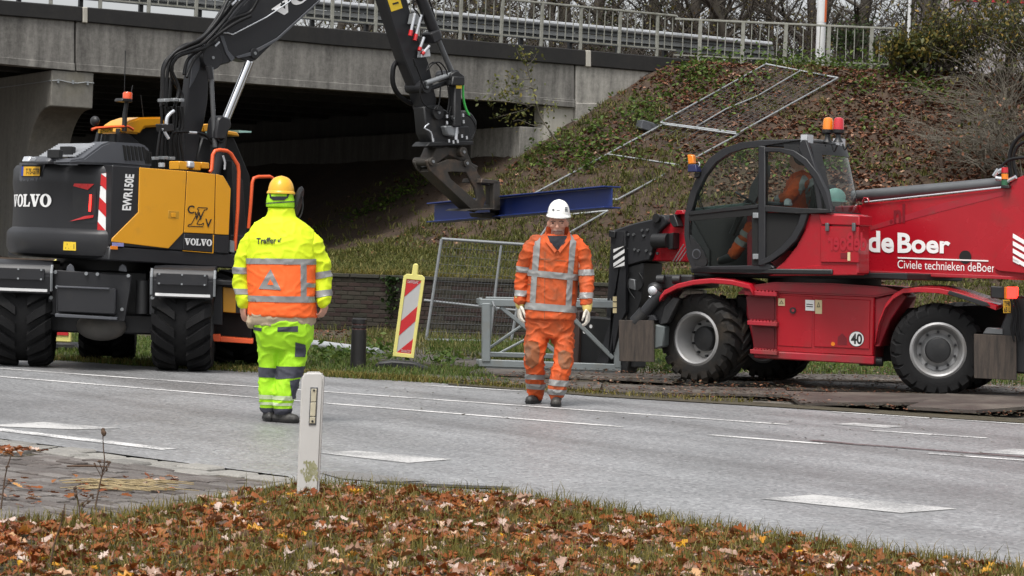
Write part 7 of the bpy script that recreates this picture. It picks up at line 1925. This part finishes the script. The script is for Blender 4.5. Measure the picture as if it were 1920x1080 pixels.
def tree(x, y, z, h, r, kind, lab, nleaf=500, seed=0, lean=(0, 0)):
    rnd = random.Random(seed); t = thing('tree', lab, 'tree', (x, y, z), 0, 'trees beyond the bridge'); br, tips = [], []
    d = Vector((lean[0], lean[1], 1)).normalized(); p = Vector((0, 0, -.4)); pts, rs = [p], [r * 1.15]
    for i in range(9):
        d = (d + Vector((rnd.gauss(0, .05), rnd.gauss(0, .05), 0))).normalized(); p = p + d * h / 9; pts.append(p); rs.append(r * (1 - .075 * (i + 1)))
    br.append((pts, rs))
    for k_ in range(15):
        f = rnd.uniform(.06, .95); i = min(8, int(f * 9)); b = pts[i].lerp(pts[i + 1], f * 9 - i); a = rnd.uniform(0, 2 * math.pi)
        nd = Vector((math.cos(a), math.sin(a) * .7, rnd.uniform(.1, .9))).normalized()
        grow(br, b, nd, h * rnd.uniform(.18, .34), rs[i] * rnd.uniform(.22, .42), 2, .62, rnd, .15, 4, (4, 6), tips)
    woody(br, 'trunk', M_BARK, t, 7)
    pp = np.array([tuple(a) for a, b in tips]); idx = rng.integers(0, len(pp), nleaf)
    P0 = pp[idx] + rng.normal(0, .10, (nleaf, 3))
    leafy(P0, 'crown', M_CANOPY, t, rng.uniform(.05, .12, nleaf))
    if kind == 3:
        n = 1500; hh_ = rng.uniform(0, h * .5, n); a = rng.uniform(0, 2 * np.pi, n); rr = r * 1.05 + np.abs(rng.normal(0, .10, n))
        P0 = np.stack([np.cos(a) * rr, np.sin(a) * rr, hh_], 1); leafy(P0, 'ivy', M_IVY, t, rng.uniform(.07, .14, n))
    return t
tr_px = [(690, 68, .22, 0), (770, 80, .20, 2), (850, 66, .20, 1), (905, 76, .26, 3), (935, 90, .3, 1), (985, 84, .18, 2), (1030, 74, .16, 0), (1078, 70, .30, 1), (1133, 66, .22, 3), (1185, 82, .2, 0), (1247, 68, .2, 3), (1296, 64, .20, 0), (1337, 66, .28, 1), (1405, 63, .18, 2),
         (1462, 80, .2, 0), (1497, 66, .26, 1), (1525, 85, .3, 0), (1592, 64, .22, 1), (1640, 78, .2, 2), (1690, 70, .16, 0), (1735, 62, .17, 2), (1790, 72, .2, 0), (1880, 66, .18, 2), (620, 78, .2, 1), (540, 74, .22, 0)]
ORD = 'first second third fourth fifth sixth seventh eighth ninth tenth eleventh twelfth thirteenth fourteenth fifteenth sixteenth seventeenth eighteenth nineteenth twentieth'.split()
LOOK = ['bare limbed tree with thin autumn leaves', 'thick trunked tree with sparse brown leaves', 'slender tree with open twigs', 'ivy covered tree trunk']
tl_, tr_ = sorted([t[0] for t in tr_px if t[0] < 1538], reverse=True), sorted([t[0] for t in tr_px if t[0] > 1538])
def tree_label(px, kind):
    return LOOK[kind] + ', ' + (ORD[tl_.index(px)] + ' to the left of' if px < 1538 else ORD[tr_.index(px)] + ' to the right of') + ' the white lamp post'
for i, (px, Y, r, kind) in enumerate(tr_px):
    p = P(px, 90, Y); z = 5.6 if px < 1260 else float(hgt(p.x, p.y)) - .1
    tree(p.x, p.y, z, random.Random(i).uniform(6.5, 9.5), r, kind, tree_label(px, kind), 420 if kind != 3 else 250, 40 + i, (-.25 if px == 1405 else random.Random(i).uniform(-.08, .08), 0))
# low thicket behind the railings: nobody could count these stems
br, tips = [], []; rnd = random.Random(5)
for i in range(230):
    px = rnd.uniform(640, 1800); Y = rnd.uniform(60, 76); p = P(px, 110, Y); z = 5.7 if px < 1260 else float(hgt(p.x, p.y))
    grow(br, Vector((p.x, p.y, z - .1)), Vector((rnd.gauss(0, .3), rnd.gauss(0, .3), 1)).normalized(), rnd.uniform(1.2, 2.6), rnd.uniform(.018, .04), 2, .55, rnd, .1, 4, (4, 5), tips, 0, .010)
thk = link('thicket_stems', npmesh('thicket_stems', *tubes_np(br, 3)), M_TWIGD); struct(thk, 'stuff')
pp = np.array([tuple(a) for a, b in tips]); idx = rng.integers(0, len(pp), 7500); struct(leafy(pp[idx] + rng.normal(0, .12, (7500, 3)), 'thicket_leaves', M_CANOPY, None, rng.uniform(.05, .12, 7500), kind='oval'), 'stuff')
# evergreen understorey along the skyline
def bush(px, py, w, h, n, m, lab, cat='shrub', size=(.06, .13), grp=None, seed=0, up=0, bare=False, wood=None, base=None, d=None):
    rnd = random.Random(seed); p = base or hit(px, py); t = thing('shrub', lab, cat, p, 0, grp); br, tips = [], []
    for i in range(9 if not bare else 16):
        a = rnd.uniform(0, 2 * math.pi); dd = Vector((math.cos(a) * rnd.uniform(.2, .8) + (d or (0, 0))[0], math.sin(a) * .6 + (d or (0, 0))[1], rnd.uniform(.5, 1.1))).normalized()
        grow(br, Vector((rnd.uniform(-.1, .1), rnd.uniform(-.1, .1), -.1)), dd, h * rnd.uniform(.7, 1.1), .022 if not bare else .02, 2, .5, rnd, .0 if bare else .1, 5, (3, 5), tips, .05 if bare else 0, .007)
    woody(br, 'stems', wood or M_TWIGD, t, 5)
    pp = np.array([tuple(a) for a, b in tips])
    if n:
        idx = rng.integers(0, len(pp), n); leafy(pp[idx] + rng.normal(0, .09 * max(w, h), (n, 3)) * (1, .8, .8), 'foliage', m, t, rng.uniform(*size, n))
    return t
G1 = 'shrubs along the top of the embankment'
bush(1690, 138, 1.6, .9, 900, M_LAUREL, 'low green shrub right of the end of the embankment railing', seed=1, size=(.09, .18), grp=G1)
bush(1745, 146, 1.8, 1.2, 1500, M_LAUREL, 'bushy green shrub at the top right of the slope', seed=2, grp=G1)
bush(1800, 152, 2, 1.3, 1700, M_LAUREL, 'yellowing tall shrub in front of the pale building', seed=3, grp=G1)
bush(1865, 165, 2, 2.1, 2300, M_LAUREL, 'large yellow green shrub near the top right corner', seed=4, grp=G1)
bush(1930, 185, 2, 2.3, 2300, M_LAUREL, 'leafy shrub cut by the right edge of the photo', seed=5, grp=G1)
bush(1600, 100, 1.2, .8, 700, M_IVY, 'dark shrub behind the posts of the embankment railing', seed=6, grp=G1, base=P(1600, 112, 58))
bush(1890, 215, 2.0, 1.7, 260, M_LAUREL, 'sparse arching shrub with long grey twigs on the right of the slope', seed=7, bare=True, wood=M_TWIG, d=(-.6, -.2))
bush(1925, 290, 2.2, 2.1, 200, M_LAUREL, 'bare tangled bramble reaching over the slope from the right edge', seed=8, bare=True, wood=M_TWIG, d=(-.7, -.2))
bush(1850, 310, 2.0, 1.5, 160, M_LITTER, 'bare grey bramble low on the slope above the red boom', seed=9, bare=True, wood=M_TWIG, d=(-.4, 0))
bush(1910, 335, 2.0, 1.8, 160, M_LITTER, 'tangle of thin bare twigs behind the rear of the red machine', seed=10, bare=True, wood=M_TWIG, d=(-.5, 0))
# sapling in front of the abutment
def stick(pts_px, Y, r0, r1): 
    pts = spline([P(x, y, Y + dy) for x, y, dy in pts_px], 4); return pts, list(np.linspace(r0, r1, len(pts)))
sb = hit(1052, 275); SY = sb.y
sap = thing('sapling', 'thin sapling with yellow green leaves growing against the concrete abutment', 'sapling', sb)
main = [stick([(1052, 276, 0), (1030, 245, -.1), (1012, 215, -.1), (1003, 180, -.2), (993, 145, -.2), (985, 112, -.3), (978, 95, -.3)], SY, .022, .006)]
for L in ([(1020, 232, -.1), (1000, 235, -.2), (975, 225, -.3), (962, 228, -.3)], [(1008, 200, -.1), (980, 195, -.3), (945, 190, -.5), (915, 188, -.6), (890, 186, -.6)], [(1006, 192, -.1), (985, 205, -.2), (950, 215, -.3), (925, 222, -.3)], [(1000, 165, -.2), (975, 160, -.4), (945, 158, -.5), (915, 158, -.5)], [(994, 148, -.2), (970, 148, -.3), (950, 142, -.4)], [(988, 125, -.3), (1000, 112, -.3), (1006, 100, -.3)], [(1014, 218, -.1), (1030, 205, 0), (1040, 200, 0)], [(985, 112, -.3), (975, 105, -.3), (968, 92, -.3)], [(1000, 165, -.2), (960, 172, -.4), (935, 175, -.5)], [(990, 200, -.2), (965, 182, -.3), (940, 168, -.4)]):
    main.append(stick(L, SY, .011, .004))
main = [([p - sb for p in pts], rs) for pts, rs in main]
woody(main, 'stem', M_TWIG, sap, 6)
pp = np.array([tuple(p) for pts, rs in main for p in pts[3:]]); idx = rng.integers(0, len(pp), 430)
leafy(pp[idx] + rng.normal(0, .10, (430, 3)), 'foliage', M_SAPL, sap, rng.uniform(.06, .12, 430))
# ivy on the brick wall
iv = thing('ivy', 'small ivy plant hanging down the brick wall behind the striped beacon', 'ivy', (P(735, 520, WY - .05).x, WY - .04, .9))
pts = [Vector((.02 * math.sin(i), 0, -.06 * i)) for i in range(12)]; woody([(pts, [.008] * 12)], 'stem', M_TWIGD, iv, 5)
P0 = np.array([(rng.normal(0, .07 + .0 * i), rng.uniform(-.06, -.01), -abs(rng.normal(.22, .22))) for i in range(130)]); leafy(P0, 'foliage', M_IVY, iv, rng.uniform(.05, .10, 130), 1.0)
# overhanging roots and grass on the wall
def on_slope(n, pxr, pyr, cond=None):
    out = []
    while len(out) < n:
        p = hit(rnd.uniform(*pxr), rnd.uniform(*pyr))
        if p.y < 73 and (cond is None or cond(p)): out.append((p.x, p.y, p.z))
    return np.array(out)
def slope_pts(n, x0, x1, y0, y1, f):
    """points strewn over the slope, kept with chance f(x, y, z)"""
    out = []; m = 0
    while m < n:
        x = rng.uniform(x0, x1, 20000); y = rng.uniform(y0, y1, 20000); z = hgt(x, y)
        k_ = rng.uniform(0, 1, 20000) < f(x, y, z)
        q_ = np.stack([x, y, z], 1)[k_]; out.append(q_); m += len(q_)
    q_ = np.concatenate(out)[:n]
    q_[:, 2] += np.array([noise.noise(Vector((a * .8, b * .8, 0))) * .10 + noise.noise(Vector((a * 2.6, b * 2.6, 3))) * .05 for a, b in q_[:, :2]]) * np.clip((q_[:, 1] - 39) / 2, 0, 1)
    return q_
def patchy(x, y, s, o=0): return np.array([noise.noise(Vector((a * s, b * s, o))) for a, b in zip(x, y)])
def under(x, y):
    dx, dy = x - B.o.x, y - B.o.y; u = dx * B.U.x + dy * B.U.y; v = dx * B.V.x + dy * B.V.y
    return (v > -.2) & (u < ub0)
f_leaf = lambda x, y, z: np.clip(-.02 + .24 * (z - 1.9) / 1.5 + .26 * (x - 1.5) / 4 + patchy(x, y, .55) * 1.0, 0.03, 1) * np.where(under(x, y), .12, 1) * (x > -7)
f_gr = lambda x, y, z: np.clip(.95 - .24 * (z - 1.2) / 1.2 - .14 * np.maximum(x - 2, 0) / 3 - patchy(x, y, .55) * 1.1, .02, 1) * np.where(under(x, y), .10, 1) * (x > -7)
q_ = slope_pts(34000, -7, 15, 39, 57, f_leaf); q_[:, 2] += .03
struct(leafy(q_, 'slope_leaf_litter', M_LITTER, None, rng.uniform(.06, .15, len(q_)), .7, 'card', .5), 'stuff')
q_ = slope_pts(36000, -7, 15, 38.7, 57, f_gr)
tc_ = slope_pts(6500, -7, 15, 38.7, 57, f_gr); tc_ = np.repeat(tc_, 13, 0); tc_ = tc_ + rng.normal(0, .075, tc_.shape) * (1, 1, 0); q_ = np.concatenate([q_, tc_])
v, f = blades(q_, rng.uniform(.07, .22, len(q_)), rng.uniform(.012, .030, len(q_)), 1.7); struct(link('slope_grass', npmesh('slope_grass', v, f), M_GRASSS), 'stuff')
q_ = slope_pts(5000, -4, 6, 38.65, 40.5, lambda x, y, z: np.full(len(x), .6)); q_[:, 1] = 38.6 + np.abs(rng.normal(0, .35, len(q_)))
v, f = blades(q_, rng.uniform(.08, .25, len(q_)), rng.uniform(.010, .02, len(q_)), 1.6); struct(link('wall_top_grass', npmesh('wall_top_grass', v, f), M_GRASS), 'stuff')
# fresh nettles and weeds in clumps
cl = []
for (px, py, n, s_) in [(rnd.uniform(1000, 1700), rnd.uniform(140, 330), rnd.randint(14, 40), rnd.uniform(.12, .3)) for _ in range(46)] + [(1310, 135, 160, .30), (1340, 125, 140, .30), (1290, 150, 120, .28), (1380, 122, 90, .25), (1440, 118, 110, .25), (1480, 108, 170, .35), (1520, 112, 170, .35), (1560, 115, 150, .35), (1600, 118, 120, .3), (1650, 122, 90, .25), (1690, 135, 110, .3), (1720, 150, 60, .3), (1620, 160, 90, .3), (1735, 175, 50, .22), (1775, 195, 60, .22), (1720, 165, 70, .2), (1210, 210, 110, .22), (1205, 235, 80, .2), (1120, 265, 90, .25), (1160, 290, 80, .25), (1100, 285, 70, .22), (1030, 285, 80, .25), (1400, 165, 40, .15), (1240, 185, 60, .2), (1060, 300, 60, .25), (980, 310, 60, .25), (725, 380, 140, .35), (770, 365, 110, .3), (690, 400, 70, .3)]:
    top_ = py < 129; p = P(px, 110, 55.7) if top_ else hit(px, py); q_ = rng.normal(0, 1, (n, 3)) * (s_ * 1.2, s_, .10) + (p.x, p.y, 0)
    q_[:, 2] = [hz(a, b) for a, b in q_[:, :2]] + np.abs(rng.normal(.14 if top_ else .1, .22 if top_ else .12, n)); cl.append(q_)
q_ = np.concatenate(cl); struct(leafy(q_, 'slope_weeds', M_NETTLE, None, rng.uniform(.07, .15, len(q_)), .9), 'stuff')
# ------------------------------------------------------------------ far verge: grass, weeds
def on_ground(poly, n, z=0.0): 
    q_ = scatter(poly, n); return np.column_stack([q_, np.full(n, z)])
fvp = [(G(*p).x, G(*p).y) for p in [(-20, 668), (260, 687), (480, 699), (640, 709), (840, 720), (1000, 730), (930, 708), (900, 690), (800, 676), (640, 660), (480, 645), (260, 632), (0, 615)]]
q_ = on_ground(fvp, 24000, -.012); v, f = blades(q_, rng.uniform(.03, .10, len(q_)), rng.uniform(.006, .013, len(q_)), .9)
struct(link('verge_grass', npmesh('verge_grass', v, f), M_GRASSG), 'stuff')
ed = []
for (a, b), n in (((( -20, 668), (480, 698)), 1500), (((480, 698), (840, 719)), 2600), (((840, 719), (1130, 741)), 700), (((1130, 741), (1400, 757)), 260)):
    t = rng.uniform(0, 1, n); A, B2 = np.array(G(*a)), np.array(G(*b)); q_ = A[None] * (1 - t[:, None]) + B2[None] * t[:, None]; q_ += rng.normal(0, .10, (n, 3)) * (1, 1, 0) + (0, .12, 0); ed.append(q_)
q_ = np.concatenate(ed); v, f = blades(q_, rng.uniform(.03, .10, len(q_)), rng.uniform(.006, .012, len(q_)), 1.3); struct(link('verge_edge_grass', npmesh('verge_edge_grass', v, f), M_GRASS), 'stuff')
gp = [(G(*p).x, G(*p).y) for p in [(800, 668), (1130, 690), (1260, 700), (1640, 705), (1920, 720), (1920, 672), (1500, 660), (1130, 650), (800, 640)]]
q_ = on_ground(gp, 15000, -.035); v, f = blades(q_, rng.uniform(.06, .22, len(q_)), rng.uniform(.008, .016, len(q_)), .9); struct(link('site_grass', npmesh('site_grass', v, f), M_GRASSG), 'stuff')
cl = []
for (px, py, n) in [(625, 668, 60), (650, 672, 50), (700, 668, 90), (722, 672, 90), (740, 678, 60), (825, 684, 60), (838, 676, 40), (600, 680, 40), (1265, 700, 40), (1540, 700, 40)]:
    p = G(px, py); q_ = rng.normal(0, 1, (n, 3)) * (.13, .12, 0) + (p.x, p.y, 0); q_[:, 2] = np.abs(rng.normal(.05, .07, n)); cl.append(q_)
q_ = np.concatenate(cl); struct(leafy(q_, 'verge_weeds', M_NETTLE, None, rng.uniform(.05, .11, len(q_)), .9), 'stuff')
mud = struct(sheet('muddy_edge', [G(*p) for p in [(840, 716), (1130, 738), (1400, 754), (1560, 765), (1960, 789), (1960, 797), (1700, 781), (1560, 771), (1400, 761), (1130, 745), (980, 733), (840, 722)]], .0085, M_SOIL))
wf_ = [(G(*p).x, G(*p).y) for p in [(560, 650), (780, 668), (1000, 690), (1040, 640), (640, 618), (540, 616)]]
q_ = on_ground(wf_, 6000, -.012); q_ = q_[patchy(q_[:, 0], q_[:, 1], .9, 7) > -.12]; v, f = blades(q_, rng.uniform(.05, .22, len(q_)), rng.uniform(.008, .016, len(q_)), 1.2); struct(link('wall_foot_grass', npmesh('wall_foot_grass', v, f), M_GRASSS), 'stuff')
q_ = on_ground(wf_, 900, .0); struct(leafy(q_, 'wall_foot_litter', M_LITTER, None, rng.uniform(.04, .11, len(q_)), .5, 'card', .4), 'stuff')
# leaves and grit on the site ground and road edge
gp2 = [(G(*p).x, G(*p).y) for p in [(860, 722), (1130, 742), (1560, 768), (1990, 795), (1990, 700), (1100, 680)]]
q_ = on_ground(gp2, 3200, .045); struct(leafy(q_, 'site_litter', M_LITTER, None, rng.uniform(.015, .05, len(q_)), .4, 'card', .4), 'stuff')
q_ = on_ground(gp2, 4200, .04); struct(leafy(q_, 'site_dirt', M_SOIL, None, rng.uniform(.02, .08, len(q_)), .12, 'oval', .3), 'stuff')
rp = [(G(*p).x, G(*p).y) for p in [(650, 718), (1130, 745), (1560, 772), (1960, 796), (1960, 870), (1500, 830), (1100, 800), (650, 765)]]
q_ = on_ground(rp, 110, .008); struct(leafy(q_, 'road_crumbs', M_SOIL, None, rng.uniform(.02, .05, len(q_)), .2, 'card', .2), 'stuff')
# ------------------------------------------------------------------ near verge: fallen leaves and grass
vis_poly = [(p.x, p.y) for p in verge_b] + [(2.6, 9.0), (-2.6, 9.0)]
n = 10500
q_ = on_ground(vis_poly, n, .0)
def nearness(qx, qy):
    d = np.full(len(qx), 9.0)
    for a, b in zip(verge_b, verge_b[1:]):
        ax, ay, bx, by = a.x, a.y, b.x, b.y; L2 = (bx - ax) ** 2 + (by - ay) ** 2
        t = np.clip(((qx - ax) * (bx - ax) + (qy - ay) * (by - ay)) / L2, 0, 1); d = np.minimum(d, np.hypot(qx - ax - t * (bx - ax), qy - ay - t * (by - ay)))
    return d
nd = nearness(q_[:, 0], q_[:, 1]); pt = patchy(q_[:, 0], q_[:, 1], 1.6, 4)
keep = (rng.uniform(0, 1, n) < np.clip(.60 + pt * .8, .15, 1)) & ((nd > .12) | (rng.uniform(0, 1, n) < .3)); q_ = q_[keep]
q_[:, 2] = .02 + np.abs(rng.normal(0, .014, len(q_)))
struct(leafy(q_, 'fallen_leaves', M_LEAF, None, np.clip(rng.normal(.061, .025, len(q_)), .03, .14), .5, 'oak', 1.2), 'stuff')
n = 52000; q_ = on_ground(vis_poly, n, .012); pt = patchy(q_[:, 0], q_[:, 1], 1.6, 4); nd = nearness(q_[:, 0], q_[:, 1])
q_ = q_[(rng.uniform(0, 1, n) < np.clip(.50 - pt * .8, .06, 1)) | (nd < .18)]
v, f = blades(q_, np.clip(rng.gamma(4, .014, len(q_)), .02, .17), rng.uniform(.003, .006, len(q_)), 1.0); struct(link('near_grass', npmesh('near_grass', v, f), M_GRASS), 'stuff')
ed = []
bpts = [p for p, x in zip(verge_b, verge_px) if x[0] >= 552]
for a, b in zip(bpts, bpts[1:]):
    n = int((b - a).length * 300); t = rng.uniform(0, 1, n)[:, None]; ed.append(np.array(a)[None] * (1 - t) + np.array(b)[None] * t + rng.normal(0, .05, (n, 3)) * (1, 1, 0))
q_ = np.concatenate(ed); v, f = blades(q_, rng.uniform(.03, .12, len(q_)), rng.uniform(.003, .0055, len(q_)), .9); struct(link('edge_grass', npmesh('edge_grass', v, f), M_GRASS), 'stuff')
ob_ = on_ground([(G(*p).x, G(*p).y) for p in [(0, 955), (330, 925), (330, 890), (0, 900)]], 60, .012); struct(leafy(ob_, 'drive_leaves', M_LEAF, None, rng.uniform(.04, .08, 60), .4, 'oak', .6), 'stuff')
bd_ = on_ground([(G(*p).x, G(*p).y) for p in [(-20, 838), (90, 847), (0, 858), (-30, 862)]], 70, .012); struct(leafy(bd_, 'bed_leaves', M_LEAF, None, rng.uniform(.05, .09, 70), .5, 'oak', .6), 'stuff')
# straw bundle lying on the drive, and a twig
st_ = []
for i in range(70):
    a = G(random.uniform(110, 260), random.uniform(903, 922)); d_ = Vector((1, random.gauss(.12, .06), 0)).normalized(); L = random.uniform(.12, .35)
    st_.append(([a + Vector((0, 0, .008)), a + d_ * L * .5 + Vector((0, 0, .02)), a + d_ * L + Vector((0, 0, .008))], [.003] * 3))
struct(woody(st_, 'straw', mat('dry straw', (.30, .23, .12), .8, 0, .25, 20), None, 3), 'stuff')
tw = G(125, 874, .01); tg = MB().tube([(0, 0, 0), (.12, .02, .004), (.24, .05, .0)], [.006, .008, .004], 6).build('twig', M_DEADW); tg.location = tw; tag(tg, 'short brown twig lying on the paved drive', 'twig')
# dry weed stalks
def weed(px, py, top, lab, heads, seed):
    rnd = random.Random(seed); b = G(px, py, .0); t = thing('dead_weed', lab, 'dead weed', b, 0, 'dry weed stalks'); Y = b.y
    pts = [P(x, y, Y) - b for x, y in [(px, py)] + top]; sp = spline(pts, 4); br = [(sp, list(np.linspace(.005, .0025, len(sp))))]
    hd = MB()
    for (x, y, r) in heads:
        h = P(x, y, Y + rnd.uniform(-.03, .03)) - b; n_ = min(sp, key=lambda p_: (p_ - h - Vector((0, 0, -.05))).length); br.append(([n_, n_.lerp(h, .6), h], [.003, .0025, .002]))
        for k_ in range(4): hd.ell(h + Vector((rnd.gauss(0, r * .4), rnd.gauss(0, r * .4), rnd.gauss(0, r * .5))), r * .6, r * .6, r * .7, 7, 5)
    woody(br, 'stalk', M_DEADW, t, 5); hd.build('seed_head', M_DEADW, t)
weed(178, 955, [(188, 905), (196, 868), (194, 840), (193, 816)], 'tall dry weed stalk with dark flower head in front of the paved drive', [(193, 813, .018), (186, 866, .008), (178, 872, .008), (203, 868, .010), (200, 880, .008)], 1)
weed(150, 965, [(148, 945), (143, 925)], 'short dry weed with brown seed heads at the edge of the leaves', [(141, 918, .012), (143, 930, .012), (171, 930, .011), (165, 940, .009), (155, 946, .01)], 2)
weed(2, 955, [(8, 905), (14, 875), (22, 850)], 'thin dry weed stalk at the left edge of the photo', [(13, 875, .008), (17, 905, .006), (20, 858, .005)], 3)
weed(90, 1085, [(102, 1020), (115, 980), (122, 945)], 'bent dry stem rising from the leaves at lower left', [(118, 960, .006)], 4)
